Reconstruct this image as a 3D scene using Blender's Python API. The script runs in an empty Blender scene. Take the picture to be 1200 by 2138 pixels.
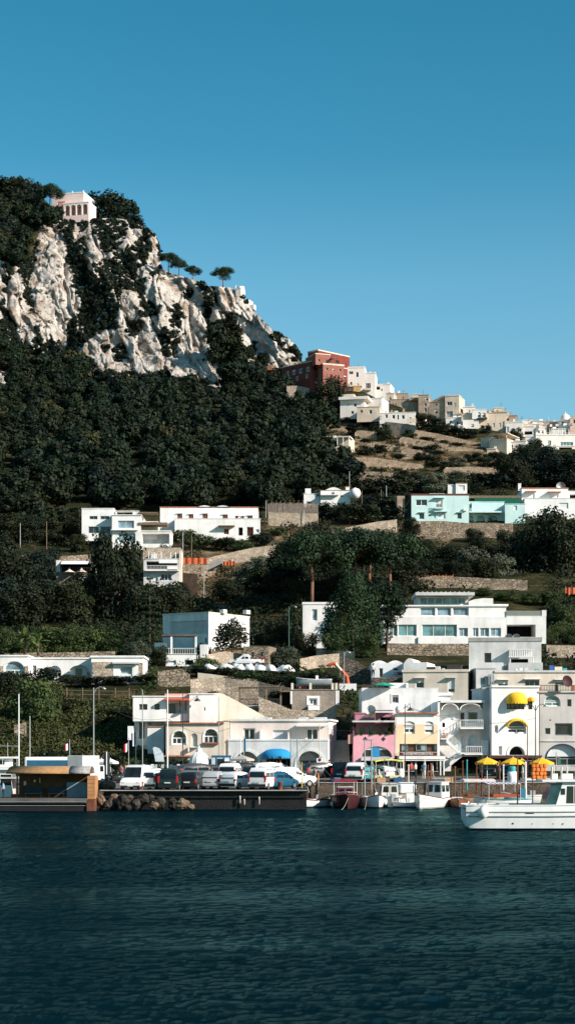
import bpy, math, random
import numpy as np
from mathutils import Vector, Matrix, noise
R = math.radians
sc = bpy.context.scene
COL = sc.collection
F = 3750.0; H0 = 5.0; YH = 1565.0     # focal length in photo pixels, eye height, horizon row
rnd = random.Random(7)

def at(px, py, Y):
    return Vector(((px-600)/F*Y, Y, H0+(YH-py)/F*Y))

# ------------------------------------------------------------------ materials
MATS = {}
def newmat(name):
    m = bpy.data.materials.new(name); m.use_nodes = True
    nt = m.node_tree; b = nt.nodes['Principled BSDF']
    return m, nt, b
def nd(nt, t, **kw):
    n = nt.nodes.new(t)
    for k, v in kw.items():
        if k in n.inputs: n.inputs[k].default_value = v
        else: setattr(n, k, v)
    return n
def pm(name, color, rough=.8, var=.12, scale=1.2, bump=0.0, spec=.3, streak=0.0, metal=0.0, fine=0.0, vein=None, obj=True):
    """procedural paint / plaster / timber: base colour with noise wear, optional vertical streaks and bump"""
    if name in MATS: return MATS[name]
    m, nt, b = newmat(name); L = nt.links.new
    tc = nd(nt, 'ShaderNodeTexCoord')
    n1 = nd(nt, 'ShaderNodeTexNoise', Scale=scale, Detail=6.0, Roughness=.65)
    L(tc.outputs['Object'], n1.inputs['Vector'])
    mr = nd(nt, 'ShaderNodeMapRange'); mr.inputs[1].default_value = .3; mr.inputs[2].default_value = .7
    mr.inputs[3].default_value = 1-var*1.6; mr.inputs[4].default_value = 1+var*.6
    L(n1.outputs['Fac'], mr.inputs[0])
    fac = mr.outputs[0]
    if streak:
        mp = nd(nt, 'ShaderNodeMapping'); mp.inputs['Scale'].default_value = (1.1, 1.1, .14)
        L(tc.outputs['Object'], mp.inputs['Vector'])
        n2 = nd(nt, 'ShaderNodeTexNoise', Scale=1.0, Detail=5.0); L(mp.outputs[0], n2.inputs['Vector'])
        m2 = nd(nt, 'ShaderNodeMapRange'); m2.inputs[1].default_value = .45; m2.inputs[2].default_value = .80
        m2.inputs[3].default_value = 1; m2.inputs[4].default_value = 1-streak
        L(n2.outputs['Fac'], m2.inputs[0])
        mu = nd(nt, 'ShaderNodeMath', operation='MULTIPLY'); L(fac, mu.inputs[0]); L(m2.outputs[0], mu.inputs[1]); fac = mu.outputs[0]
    vm = nd(nt, 'ShaderNodeVectorMath', operation='SCALE'); vm.inputs[0].default_value = color[:3]
    L(fac, vm.inputs['Scale']); L(vm.outputs[0], b.inputs['Base Color'])
    b.inputs['Roughness'].default_value = rough; b.inputs['Specular IOR Level'].default_value = spec; b.inputs['Metallic'].default_value = metal
    if bump:
        n3 = nd(nt, 'ShaderNodeTexNoise', Scale=scale*8, Detail=4.0); L(tc.outputs['Object'], n3.inputs['Vector'])
        bp = nd(nt, 'ShaderNodeBump', Strength=bump, Distance=.05); L(n3.outputs['Fac'], bp.inputs['Height']); L(bp.outputs[0], b.inputs['Normal'])
    MATS[name] = m; return m
def stone(name, c1, c2, mortar, scale=1.6, bump=.8, sq=1.0):
    """irregular masonry: voronoi blocks with mortar"""
    if name in MATS: return MATS[name]
    m, nt, b = newmat(name); L = nt.links.new
    tc = nd(nt, 'ShaderNodeTexCoord'); mp = nd(nt, 'ShaderNodeMapping'); mp.inputs['Scale'].default_value = (1, 1, 1.5*sq)
    L(tc.outputs['Object'], mp.inputs['Vector'])
    nz = nd(nt, 'ShaderNodeTexNoise', Scale=.8, Detail=5.0); L(tc.outputs['Object'], nz.inputs['Vector'])
    v1 = nd(nt, 'ShaderNodeTexVoronoi', Scale=scale); L(mp.outputs[0], v1.inputs['Vector'])
    v2 = nd(nt, 'ShaderNodeTexVoronoi', Scale=scale, feature='DISTANCE_TO_EDGE'); L(mp.outputs[0], v2.inputs['Vector'])
    mx = nd(nt, 'ShaderNodeMix', data_type='RGBA'); mx.inputs[6].default_value = (*c1, 1); mx.inputs[7].default_value = (*c2, 1)
    sx = nd(nt, 'ShaderNodeSeparateColor'); L(v1.outputs['Color'], sx.inputs[0]); L(sx.outputs[0], mx.inputs[0])
    m3 = nd(nt, 'ShaderNodeMix', data_type='RGBA', blend_type='MULTIPLY'); m3.inputs[0].default_value = .8
    rr = nd(nt, 'ShaderNodeValToRGB'); rr.color_ramp.elements[0].position = .3; rr.color_ramp.elements[0].color = (.45, .42, .38, 1)
    rr.color_ramp.elements[1].position = .7; rr.color_ramp.elements[1].color = (1.15, 1.1, 1.05, 1)
    L(nz.outputs['Fac'], rr.inputs[0]); L(mx.outputs[2], m3.inputs[6]); L(rr.outputs[0], m3.inputs[7])
    m4 = nd(nt, 'ShaderNodeMix', data_type='RGBA'); m4.inputs[6].default_value = (*mortar, 1)
    r2 = nd(nt, 'ShaderNodeMapRange'); r2.inputs[1].default_value = .02; r2.inputs[2].default_value = .09
    L(v2.outputs['Distance'], r2.inputs[0]); L(r2.outputs[0], m4.inputs[0]); L(m3.outputs[2], m4.inputs[7]); L(m4.outputs[2], b.inputs['Base Color'])
    bp = nd(nt, 'ShaderNodeBump', Strength=bump, Distance=.15); L(r2.outputs[0], bp.inputs['Height']); L(bp.outputs[0], b.inputs['Normal'])
    b.inputs['Roughness'].default_value = .95; b.inputs['Specular IOR Level'].default_value = .1
    MATS[name] = m; return m
def leafmat(name, dark, light, tr=.0):
    if name in MATS: return MATS[name]
    m, nt, b = newmat(name); L = nt.links.new
    g = nd(nt, 'ShaderNodeNewGeometry'); oi = nd(nt, 'ShaderNodeObjectInfo')
    tc = nd(nt, 'ShaderNodeTexCoord'); nz = nd(nt, 'ShaderNodeTexNoise', Scale=.35, Detail=3.0); L(g.outputs['Position'], nz.inputs['Vector'])
    ad = nd(nt, 'ShaderNodeMath', operation='MULTIPLY_ADD'); ad.inputs[1].default_value = .28; L(g.outputs['Random Per Island'], ad.inputs[0])
    a2 = nd(nt, 'ShaderNodeMath', operation='MULTIPLY_ADD'); a2.inputs[1].default_value = .45; a2.inputs[2].default_value = 0; L(oi.outputs['Random'], a2.inputs[0])
    a3 = nd(nt, 'ShaderNodeMath', operation='MULTIPLY_ADD'); a3.inputs[1].default_value = .7; L(nz.outputs['Fac'], a3.inputs[0]); L(a2.outputs[0], a3.inputs[2])
    L(a3.outputs[0], ad.inputs[2])
    sb = nd(nt, 'ShaderNodeMath', operation='SUBTRACT'); sb.inputs[1].default_value = .26; L(ad.outputs[0], sb.inputs[0]); sb.use_clamp = True
    mx = nd(nt, 'ShaderNodeMix', data_type='RGBA'); mx.inputs[6].default_value = (*dark, 1); mx.inputs[7].default_value = (*light, 1)
    L(sb.outputs[0], mx.inputs[0]); L(mx.outputs[2], b.inputs['Base Color'])
    b.inputs['Roughness'].default_value = .65; b.inputs['Specular IOR Level'].default_value = .15
    MATS[name] = m; return m
def glassmat(name, c, rough=.08, spec=.5):
    if name in MATS: return MATS[name]
    m, nt, b = newmat(name); L = nt.links.new
    tc = nd(nt, 'ShaderNodeTexCoord'); nz = nd(nt, 'ShaderNodeTexNoise', Scale=.9, Detail=2.0); L(tc.outputs['Object'], nz.inputs['Vector'])
    vm = nd(nt, 'ShaderNodeVectorMath', operation='SCALE'); vm.inputs[0].default_value = c
    mr = nd(nt, 'ShaderNodeMapRange'); mr.inputs[1].default_value = .35; mr.inputs[2].default_value = .65; mr.inputs[3].default_value = .55; mr.inputs[4].default_value = 1.5
    L(nz.outputs['Fac'], mr.inputs[0]); L(mr.outputs[0], vm.inputs['Scale']); L(vm.outputs[0], b.inputs['Base Color'])
    b.inputs['Roughness'].default_value = rough; b.inputs['Specular IOR Level'].default_value = spec
    MATS[name] = m; return m

WHITE = pm('white_plaster', (.80, .78, .76), .9, .11, .5, .2, .15, streak=.15)
WHITE2 = pm('old_white_plaster', (.76, .745, .73), .9, .15, .5, .2, .15, streak=.22)
GREYW = pm('grey_plaster', (.60, .59, .575), .9, .16, .5, .2, .15, streak=.25)
BEIGE = pm('beige_plaster', (.66, .57, .48), .9, .12, .5, .2, .15, streak=.18)
PINKW = pm('pale_pink_plaster', (.80, .68, .63), .9, .1, .5, .2, .15, streak=.12)
PINK = pm('pink_plaster', (.76, .37, .43), .9, .08, .5, .15, .15, streak=.1)
PURPLE = pm('rose_plaster', (.50, .22, .29), .9, .1, .5, .15, .15, streak=.1)
SALMON = pm('salmon_plaster', (.66, .34, .28), .9, .1, .5, .15, .15, streak=.1)
YELLOWP = pm('ochre_plaster', (.76, .58, .38), .9, .06, .5, .15, .15, streak=.06)
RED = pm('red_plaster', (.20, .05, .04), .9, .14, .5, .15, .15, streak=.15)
REDL = pm('sunlit_red_plaster', (.32, .125, .095), .9, .14, .5, .15, .15, streak=.15)  # lighter orange copy of the red plaster, sunlight put into the colour
TEAL = pm('pale_teal_plaster', (.52, .69, .67), .9, .06, .5, .15, .15, streak=.1)
ROSE = pm('rose_villa_plaster', (.80, .62, .57), .9, .08, .5, .15, .15, streak=.1)
BROWNST = pm('old_tan_plaster', (.44, .33, .25), .95, .3, .35, .4, .1, streak=.3)
CREAM = pm('cream_plaster', (.70, .60, .50), .9, .12, .5, .2, .15, streak=.15)
CONC = pm('concrete', (.36, .35, .33), .95, .2, .7, .4, .1, streak=.2)
CONCD = pm('dark_concrete', (.13, .12, .11), .95, .3, .7, .5, .1, streak=.2)
FRAME = pm('white_frame', (.78, .78, .77), .5, .04, 2)
BROWNF = pm('brown_frame', (.10, .06, .04), .6, .1, 2)
WOOD = pm('weathered_wood', (.20, .14, .09), .8, .25, 2.0, .3)
ORWOOD = pm('orange_wood', (.46, .22, .09), .7, .2, 1.5, .2)
DARK = pm('shade_and_float_black', (.012, .012, .013), .9, .2, 1)  # shade inside openings put into a near-black colour; pontoon float uses it too
SHUT = pm('white_shutter', (.66, .67, .68), .6, .05, 2)
REDSH = pm('red_brown_shutter', (.17, .05, .035), .7, .15, 2)
TILE = pm('terracotta_tile', (.42, .17, .10), .9, .3, 2.5, .5)
GLASS = glassmat('window_glass', (.022, .03, .034))
TGLASS = glassmat('teal_glazing', (.10, .20, .21), .05)
BGLASS = glassmat('blue_curtain_glass', (.17, .25, .30), .1)
STONE = stone('rubble_stone', (.44, .36, .28), (.26, .21, .16), (.14, .115, .09))
STONEL = stone('pale_rubble_stone', (.56, .47, .38), (.38, .31, .25), (.30, .25, .20), 1.9, .5)
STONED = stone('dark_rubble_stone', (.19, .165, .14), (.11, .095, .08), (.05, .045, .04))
METAL = pm('grey_metal', (.32, .33, .33), .45, .1, 3, 0, .5, metal=.3)
DMETAL = pm('dark_metal', (.035, .035, .037), .5, .2, 3, 0, .4)
WMETAL = pm('white_metal', (.72, .72, .70), .4, .06, 3)
GREENM = pm('green_painted_metal', (.05, .11, .09), .5, .15, 3)
RUST = pm('rusty_iron', (.16, .06, .035), .9, .35, 3, .3)
CANVASW = pm('white_canvas', (.80, .79, .77), .9, .06, 1.5, .1)
YELLOW = pm('yellow_canvas', (.83, .47, .025), .85, .08, 1.5, .1)
BLUECAN = pm('blue_canvas', (.012, .24, .50), .8, .08, 1.5, .1)
ORANGE = pm('orange_vest', (.72, .20, .04), .8, .3, 3.0, .2)

# ------------------------------------------------------------------ mesh building
class MB:
    def __init__(s): s.v = []; s.f = []; s.mi = []; s.cur = 0
    def add(s, vs, fs):
        o = len(s.v); s.v += [tuple(v) for v in vs]
        for f in fs: s.f.append(tuple(i+o for i in f)); s.mi.append(s.cur)
        return s
    def box(s, x0, x1, y0, y1, z0, z1):
        if x0 > x1: x0, x1 = x1, x0
        if y0 > y1: y0, y1 = y1, y0
        if z0 > z1: z0, z1 = z1, z0
        return s.add([(x0,y0,z0),(x1,y0,z0),(x1,y1,z0),(x0,y1,z0),(x0,y0,z1),(x1,y0,z1),(x1,y1,z1),(x0,y1,z1)],
                     [(3,2,1,0),(4,5,6,7),(0,1,5,4),(1,2,6,5),(2,3,7,6),(3,0,4,7)])
    def quad(s, a, b, c, d): return s.add([a,b,c,d], [(0,1,2,3)])
    def poly(s, pts): return s.add(pts, [tuple(range(len(pts)))])
    def tube(s, p, q, r, n=8, r2=None, cap=True):
        p = Vector(p); q = Vector(q); r2 = r if r2 is None else r2
        d = (q-p).normalized(); a = d.orthogonal().normalized(); b = d.cross(a)
        vs = []
        for c, rr in ((p, r), (q, r2)):
            for i in range(n):
                t = 2*math.pi*i/n; vs.append(c+(a*math.cos(t)+b*math.sin(t))*rr)
        fs = [(i, (i+1) % n, n+(i+1) % n, n+i) for i in range(n)]
        if cap: fs += [tuple(range(n-1, -1, -1)), tuple(range(n, 2*n))]
        return s.add(vs, fs)
    def path(s, pts, r, n=7):
        for i in range(len(pts)-1):
            rr = r[i] if isinstance(r, (list, tuple)) else r; r2 = r[i+1] if isinstance(r, (list, tuple)) else r
            s.tube(pts[i], pts[i+1], rr, n, r2)
        return s
    def lathe(s, prof, n=16, c=(0,0,0), sx=1, sy=1):
        vs = []; k = len(prof)
        for r, z in prof:
            for i in range(n):
                t = 2*math.pi*i/n; vs.append((c[0]+r*sx*math.cos(t), c[1]+r*sy*math.sin(t), c[2]+z))
        fs = [(j*n+i, j*n+(i+1) % n, (j+1)*n+(i+1) % n, (j+1)*n+i) for j in range(k-1) for i in range(n)]
        return s.add(vs, fs)
    def prism(s, pts, y0, y1):
        """polygon in (x,z) extruded along y"""
        n = len(pts); vs = [(x, y0, z) for x, z in pts]+[(x, y1, z) for x, z in pts]
        fs = [tuple(range(n)), tuple(range(2*n-1, n-1, -1))]+[(i, n+i, n+(i+1) % n, (i+1) % n) for i in range(n)]
        return s.add(vs, fs)
    def loft(s, rings, closed=False, caps=True):
        n = len(rings[0]); vs = [p for r in rings for p in r]; fs = []
        for j in range(len(rings)-1):
            for i in range(n if closed else n-1):
                k = (i+1) % n; fs.append((j*n+i, j*n+k, (j+1)*n+k, (j+1)*n+i))
        if caps: fs += [tuple(range(n-1, -1, -1)), tuple(range((len(rings)-1)*n, len(rings)*n))]
        return s.add(vs, fs)
    def build(s, name, mat, parent=None, smooth=False, loc=None, bevel=0):
        me = bpy.data.meshes.new(name); me.from_pydata(s.v, [], s.f)
        ms = mat if isinstance(mat, (list, tuple)) else [mat]
        for m in ms: me.materials.append(m)
        if len(ms) > 1: me.polygons.foreach_set('material_index', s.mi)
        if smooth: me.polygons.foreach_set('use_smooth', [True]*len(me.polygons))
        me.update()
        o = bpy.data.objects.new(name, me); COL.objects.link(o)
        if parent: o.parent = parent
        if loc is not None: o.location = loc
        if bevel:
            b = o.modifiers.new('bevel', 'BEVEL'); b.width = bevel; b.segments = 2; b.limit_method = 'ANGLE'
        return o
def np_obj(name, v, q, mat, parent=None, smooth=False):
    me = bpy.data.meshes.new(name); v = np.asarray(v, np.float32); q = np.asarray(q, np.int32)
    k = q.shape[1]
    me.vertices.add(len(v)); me.vertices.foreach_set('co', v.ravel())
    me.loops.add(q.size); me.loops.foreach_set('vertex_index', q.ravel())
    me.polygons.add(len(q)); me.polygons.foreach_set('loop_start', np.arange(0, q.size, k, dtype=np.int32))
    me.polygons.foreach_set('loop_total', np.full(len(q), k, np.int32))
    if smooth: me.polygons.foreach_set('use_smooth', np.ones(len(q), bool))
    me.materials.append(mat); me.update(calc_edges=True); me.validate()
    o = bpy.data.objects.new(name, me); COL.objects.link(o)
    if parent: o.parent = parent
    return o
LABELS = {}
def tag(o, label=None, cat=None, group=None, kind=None):
    if label: o['label'] = label
    if cat: o['category'] = cat
    if group: o['group'] = group
    if kind: o['kind'] = kind
    return o
def empty(name, loc, rz=0, scale=1):
    o = bpy.data.objects.new(name, None); COL.objects.link(o); o.location = loc; o.rotation_euler = (0, 0, rz)
    o.scale = (scale,)*3 if not isinstance(scale, (tuple, list)) else scale
    o.empty_display_size = .5
    return o
def thing(name, label, cat, loc, rz=0, group=None, scale=1): return tag(empty(name, loc, rz, scale), label, cat, group)
def copy_tree(o, parent=None):
    c = o.copy(); COL.objects.link(c)
    if parent: c.parent = parent
    for ch in [x for x in bpy.data.objects if x.parent == o]: copy_tree(ch, c)
    return c
def spheroid(c, rx, ry, rz, n=12, m=7):
    mb = MB(); prof = [(max(1e-3, math.sin(math.pi*j/m)), -math.cos(math.pi*j/m)*rz) for j in range(m+1)]
    return prof
# ------------------------------------------------------------------ camera, light, sky
SUN = Vector((.76, -.46, .47)).normalized()
cam = bpy.data.cameras.new('camera'); camo = bpy.data.objects.new('camera', cam); COL.objects.link(camo); sc.camera = camo
camo.location = (0, 0, H0); camo.rotation_euler = (R(90), 0, 0)
cam.sensor_fit = 'VERTICAL'; cam.sensor_height = 24; cam.lens = 24*F/2138; cam.shift_y = (YH-1069)/2138
cam.clip_start = .5; cam.clip_end = 20000
w = bpy.data.worlds.new('World'); sc.world = w; w.use_nodes = True
nt = w.node_tree; bg = nt.nodes['Background']
sky = nt.nodes.new('ShaderNodeTexSky'); sky.sky_type = 'NISHITA'; sky.sun_disc = False
sky.sun_elevation = math.asin(SUN.z); sky.sun_rotation = math.atan2(SUN.x, SUN.y)
sky.air_density = 1.0; sky.dust_density = .35; sky.ozone_density = 1.6; sky.altitude = 0
mx = nt.nodes.new('ShaderNodeMix'); mx.data_type = 'RGBA'; mx.blend_type = 'MULTIPLY'; mx.inputs[0].default_value = 1
mx.inputs[7].default_value = (.55, .95, 1.0, 1)
tcw = nt.nodes.new('ShaderNodeTexCoord'); sxw = nt.nodes.new('ShaderNodeSeparateXYZ'); nt.links.new(tcw.outputs['Generated'], sxw.inputs[0])
rp = nt.nodes.new('ShaderNodeValToRGB'); e = rp.color_ramp; e.elements[0].position = .0; e.elements[0].color = (.80, 1.10, 1.0, 1); e.elements[1].position = .7; e.elements[1].color = (.32, .86, .91, 1)
for ps, c_ in ((.20, (.70, 1.07, 1.05)), (.25, (.57, 1.07, 1.06)), (.315, (.27, .89, .93)), (.38, (.195, .835, .875))):
    x = e.elements.new(ps); x.color = (*c_, 1)
nt.links.new(sxw.outputs[2], rp.inputs[0]); nt.links.new(rp.outputs[0], mx.inputs[7])
nt.links.new(sky.outputs[0], mx.inputs[6]); nt.links.new(mx.outputs[2], bg.inputs['Color']); bg.inputs['Strength'].default_value = .075
sl = bpy.data.lights.new('sun', 'SUN'); sl.energy = 4.3; sl.angle = R(.5); sl.color = (1, .90, .80)
so = bpy.data.objects.new('sun', sl); COL.objects.link(so); so.rotation_euler = SUN.to_track_quat('Z', 'Y').to_euler()
so.location = (200, -50, 300)
sc.view_settings.view_transform = 'Standard'; sc.view_settings.look = 'None'; sc.view_settings.exposure = .85; sc.view_settings.gamma = 1
sc.cycles.max_bounces = 6; sc.cycles.diffuse_bounces = 3; sc.cycles.glossy_bounces = 3; sc.cycles.transparent_max_bounces = 6
sc.cycles.caustics_reflective = False; sc.cycles.caustics_refractive = False

# ------------------------------------------------------------------ hillside as one sheet
_PY = [340, 400, 480, 600, 740, 800, 900, 1000, 1100, 1200, 1300, 1345, 1400, 1440, 1500, 1560, 1590, 1607, 1625]
_Y =  [735, 705, 665, 628, 600, 578, 508, 450, 398, 336, 297, 278, 236, 219, 205, 196, 192, 188, 183]
def YT(px, py):
    return float(np.interp(py, _PY, _Y))
_RX = [-400, -60, 0, 40, 68, 80, 100, 135, 190, 235, 262, 292, 322, 333, 336, 362, 400, 425, 432, 445, 480, 505, 520, 545, 572, 600, 618, 628, 660, 720, 800, 860, 930, 1000, 1060, 1120, 1200, 1300, 1600]
_RY = [440, 385, 380, 378, 385, 400, 425, 452, 456, 455, 458, 470, 487, 505, 560, 572, 582, 590, 600, 597, 600, 612, 640, 664, 692, 704, 722, 752, 775, 800, 838, 858, 878, 893, 905, 918, 912, 905, 915]
def ridge(px): return float(np.interp(px, _RX, _RY))
def fb(x, y, z=0., o=4): return noise.fractal(Vector((x, y, z)), 1.0, 2.0, o)

def inpoly(x, y, P):
    c = False; j = len(P)-1
    for i in range(len(P)):
        xi, yi = P[i]; xj, yj = P[j]
        if (yi > y) != (yj > y) and x < (xj-xi)*(y-yi)/(yj-yi)+xi: c = not c
        j = i
    return c
DRY = [[(630,850),(700,850),(760,840),(880,890),(1000,915),(1060,960),(1040,1005),(960,1000),(880,985),(735,1005),(740,960),(690,900)],
       [(380,1110),(560,1115),(600,1105),(600,1180),(500,1200),(430,1250),(370,1250),(370,1150)], [(540,1090),(840,1080),(840,1120),(560,1130)],
       [(830,1110),(960,1110),(930,1150),(870,1200),(820,1210)], [(400,1230),(640,1200),(640,1270),(400,1290)],
       [(420,1340),(505,1330),(505,1400),(420,1400)]]
def dryness(px, py):
    d = 0.
    for P in DRY:
        if inpoly(px+14*fb(px*.03, py*.05, 3), py+9*fb(px*.03, py*.05, 9), P): d = 1.
    return d
HULL = [(-150,550),(40,550),(70,540),(85,470),(110,455),(150,452),(190,440),(292,440),(340,470),(345,540),(430,570),(510,590),(565,670),(626,700),(624,765),(590,772),(540,768),(480,735),(472,806),(440,808),(340,800),(200,788),(170,750),(60,735),(-150,712)]
NR, NC = 300, 430
pxs = np.linspace(-420, 1620, NC)
V = []; dry = []
for i in range(NR):
    t = i/(NR-1)
    for px in pxs:
        r = ridge(px); py = 1628+(930-1628)*i/209 if i < 210 else max(930-(i-209)*(930-355)/(NR-1-209), min(r, 927))
        Y = YT(px, py)
        j = 0 if py > 1590 else .35 if (py < 820 and px < 650) else 1.0
        X = (px-600)/F*Y; Z = H0+(YH-py)/F*Y
        Y2 = Y+j*(3.0*fb(X*.03, Z*.05)+.9*fb(X*.2, Z*.25))
        if 430 < py < 812 and px < 640 and inpoly(px, py, HULL): Y2 += 9
        p = at(px, py, Y2)
        V.append(p); dry.append(dryness(px, py) if 830 < py < 1420 and px > 330 else 0.)
for back, dz in ((25, -2), (120, -30), (600, -160)):
    for c, px in enumerate(pxs):
        p = V[(NR-1)*NC+c]; V.append(Vector((p.x*(1+back/p.y), p.y+back, p.z+dz))); dry.append(0.)
n = NR+3
q = [(i*NC+j, i*NC+j+1, (i+1)*NC+j+1, (i+1)*NC+j) for i in range(n-1) for j in range(NC-1)]
hm, nt_, b_ = newmat('hillside_soil'); L = nt_.links.new
tc = nd(nt_, 'ShaderNodeTexCoord'); at_ = nd(nt_, 'ShaderNodeAttribute', attribute_name='dry')
nz = nd(nt_, 'ShaderNodeTexNoise', Scale=.22, Detail=9.0, Roughness=.7); L(tc.outputs['Object'], nz.inputs['Vector'])
nz2 = nd(nt_, 'ShaderNodeTexNoise', Scale=1.6, Detail=6.0, Roughness=.7); L(tc.outputs['Object'], nz2.inputs['Vector'])
cr = nd(nt_, 'ShaderNodeValToRGB'); e = cr.color_ramp
e.elements[0].position = .36; e.elements[0].color = (.012, .018, .009, 1); e.elements[1].position = .72; e.elements[1].color = (.27, .19, .12, 1)
x = e.elements.new(.5); x.color = (.026, .029, .012, 1); x = e.elements.new(.6); x.color = (.085, .062, .030, 1)
ma = nd(nt_, 'ShaderNodeMath', operation='MULTIPLY_ADD'); ma.inputs[1].default_value = .13; L(at_.outputs['Fac'], ma.inputs[0])
mb_ = nd(nt_, 'ShaderNodeMath', operation='MULTIPLY_ADD'); mb_.inputs[1].default_value = .4; L(nz2.outputs['Fac'], mb_.inputs[0])
m5 = nd(nt_, 'ShaderNodeMath', operation='MULTIPLY'); m5.inputs[1].default_value = .6; L(nz.outputs['Fac'], m5.inputs[0]); L(m5.outputs[0], mb_.inputs[2])
L(mb_.outputs[0], ma.inputs[2]); L(ma.outputs[0], cr.inputs[0]); L(cr.outputs[0], b_.inputs['Base Color'])
bp = nd(nt_, 'ShaderNodeBump', Strength=.8, Distance=.5); L(nz2.outputs['Fac'], bp.inputs['Height']); L(bp.outputs[0], b_.inputs['Normal'])
b_.inputs['Roughness'].default_value = 1; b_.inputs['Specular IOR Level'].default_value = .05
hill = np_obj('hillside', [tuple(p) for p in V], q, hm, smooth=True); tag(hill, kind='structure')
a = hill.data.attributes.new('dry', 'FLOAT', 'POINT'); a.data.foreach_set('value', dry)

# ------------------------------------------------------------------ limestone cliff
def z1(L_): return [(x/3, 340+y/3) for x, y in L_]
def z2(L_): return [(300+x/2.6087, 480+y/2.6087) for x, y in L_]
ROCK = [z1([(-400,600),(0,618),(42,630),(22,720),(16,985),(-400,980)]),
 z1([(75,650),(110,645),(150,720),(160,790),(130,850),(200,920),(230,1000),(226,1090),(200,1145),(150,1140),(110,1080),(85,960),(40,960),(20,850),(45,760)]),
 z1([(255,400),(290,372),(382,378),(390,440),(420,500),(410,590),(440,650),(460,720),(450,800),(510,850),(508,960),(440,985),(430,1080),(432,1160),(385,1195),(370,1120),(300,1105),(270,1110),(245,1090),(215,950),(198,800),(195,680),(240,560),(245,460)]),
 z1([(450,420),(480,395),(520,440),(560,388),(605,400),(590,440),(630,490),(640,520),(700,560),(760,520),(790,430),(830,398),(884,405),(885,480),(850,522),(800,530),(740,590),(690,600),(640,610),(600,645),(580,690),(540,660),(520,590),(540,520),(480,470)]),
 z1([(900,430),(960,435),(1000,488),(992,540),(1000,655),(930,740),(860,735),(860,680),(920,640),(910,570),(955,545),(940,470)]),
 z1([(735,905),(760,800),(830,775),(870,830),(900,870),(905,770),(1000,660),(1060,690),(1090,680),(1200,705),(1290,800),(1280,900),(1300,1020),(1340,1130),(1390,1270),(1405,1375),(1320,1385),(1200,1345),(1100,1320),(1020,1310),(900,1340),(740,1310),(600,1305),(590,1250),(480,1225),(530,1105),(600,1100),(720,1040),(740,985)]),
 z2([(375,520),(372,480),(392,400),(402,306),(440,298),(480,308),(512,340),(535,372),(560,410),(612,432),(625,462),(650,488),(690,548),(690,590),(740,575),(795,588),(832,640),(842,690),(800,732),(740,752),(690,752),(600,738),(560,722),(548,690),(540,640),(512,600),(530,560),(512,510),(460,480),(440,512),(420,490)]),
 [(-140,770),(0,770),(22,775),(14,800),(0,806),(-140,800)]]
HOLES = [z1([(870,885),(930,868),(1005,890),(1008,965),(940,960),(880,940)]), z1([(1030,1060),(1080,1050),(1120,1080),(1100,1180),(1060,1230),(995,1190)]),
 z1([(1085,880),(1130,890),(1150,960),(1120,1060),(1060,1010)]), z1([(700,1150),(790,1140),(800,1210),(720,1240)]), z1([(425,480),(530,470),(530,590),(450,610),(415,570)]),
 z1([(800,1000),(880,985),(915,1010),(870,1070),(810,1060)]), z1([(640,1140),(690,1150),(640,1190)]), z1([(1180,760),(1230,800),(1190,840),(1150,830)]),
 z2([(555,650),(600,630),(612,690),(560,710)]), z2([(625,680),(660,668),(688,700),(660,740),(620,720)]), z2([(690,560),(745,575),(760,620),(700,605)]), z2([(800,640),(832,632),(832,680),(806,680)])]
def rockmask(px, py):
    x = px+8*fb(px*.045, py*.035, 1.7, 5); y = py+9*fb(px*.045, py*.035, 7.7, 5)
    if not any(inpoly(x, y, P) for P in ROCK): return 0.
    if any(inpoly(x, y, P) for P in HOLES): return 0.
    return 1.
cx = np.arange(-150, 650, 1.7); nrw = 225; CB = 815.
Mk = np.zeros((nrw, len(cx))); Rk = np.zeros((nrw, len(cx))); PYS = np.zeros_like(Mk); DD = np.zeros_like(Mk)
for i in range(nrw):
    t = i/(nrw-1)
    for j, px in enumerate(cx):
        r = ridge(px); py = max(CB+(448-CB)*t, r); PYS[i, j] = py
        if py < CB-2: Rk[i, j] = rockmask(px, py); Mk[i, j] = 1. if (Rk[i, j] or inpoly(px+5*fb(px*.06, py*.06), py, HULL)) else 0.
S = Mk.copy()
for _ in range(1):
    Q = S.copy(); Q[1:] = np.maximum(Q[1:], S[:-1]); Q[:-1] = np.maximum(Q[:-1], S[1:]); Q[:, 1:] = np.maximum(Q[:, 1:], S[:, :-1]); Q[:, :-1] = np.maximum(Q[:, :-1], S[:, 1:]); S = Q
for _ in range(2): S[1:-1, 1:-1] = (S[1:-1, 1:-1]*2+S[:-2, 1:-1]+S[2:, 1:-1]+S[1:-1, :-2]+S[1:-1, 2:])/6
for _ in range(9): Rk[1:-1, 1:-1] = (Rk[1:-1, 1:-1]*2+Rk[:-2, 1:-1]+Rk[2:, 1:-1]+Rk[1:-1, :-2]+Rk[1:-1, 2:])/6
CV = []
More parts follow.
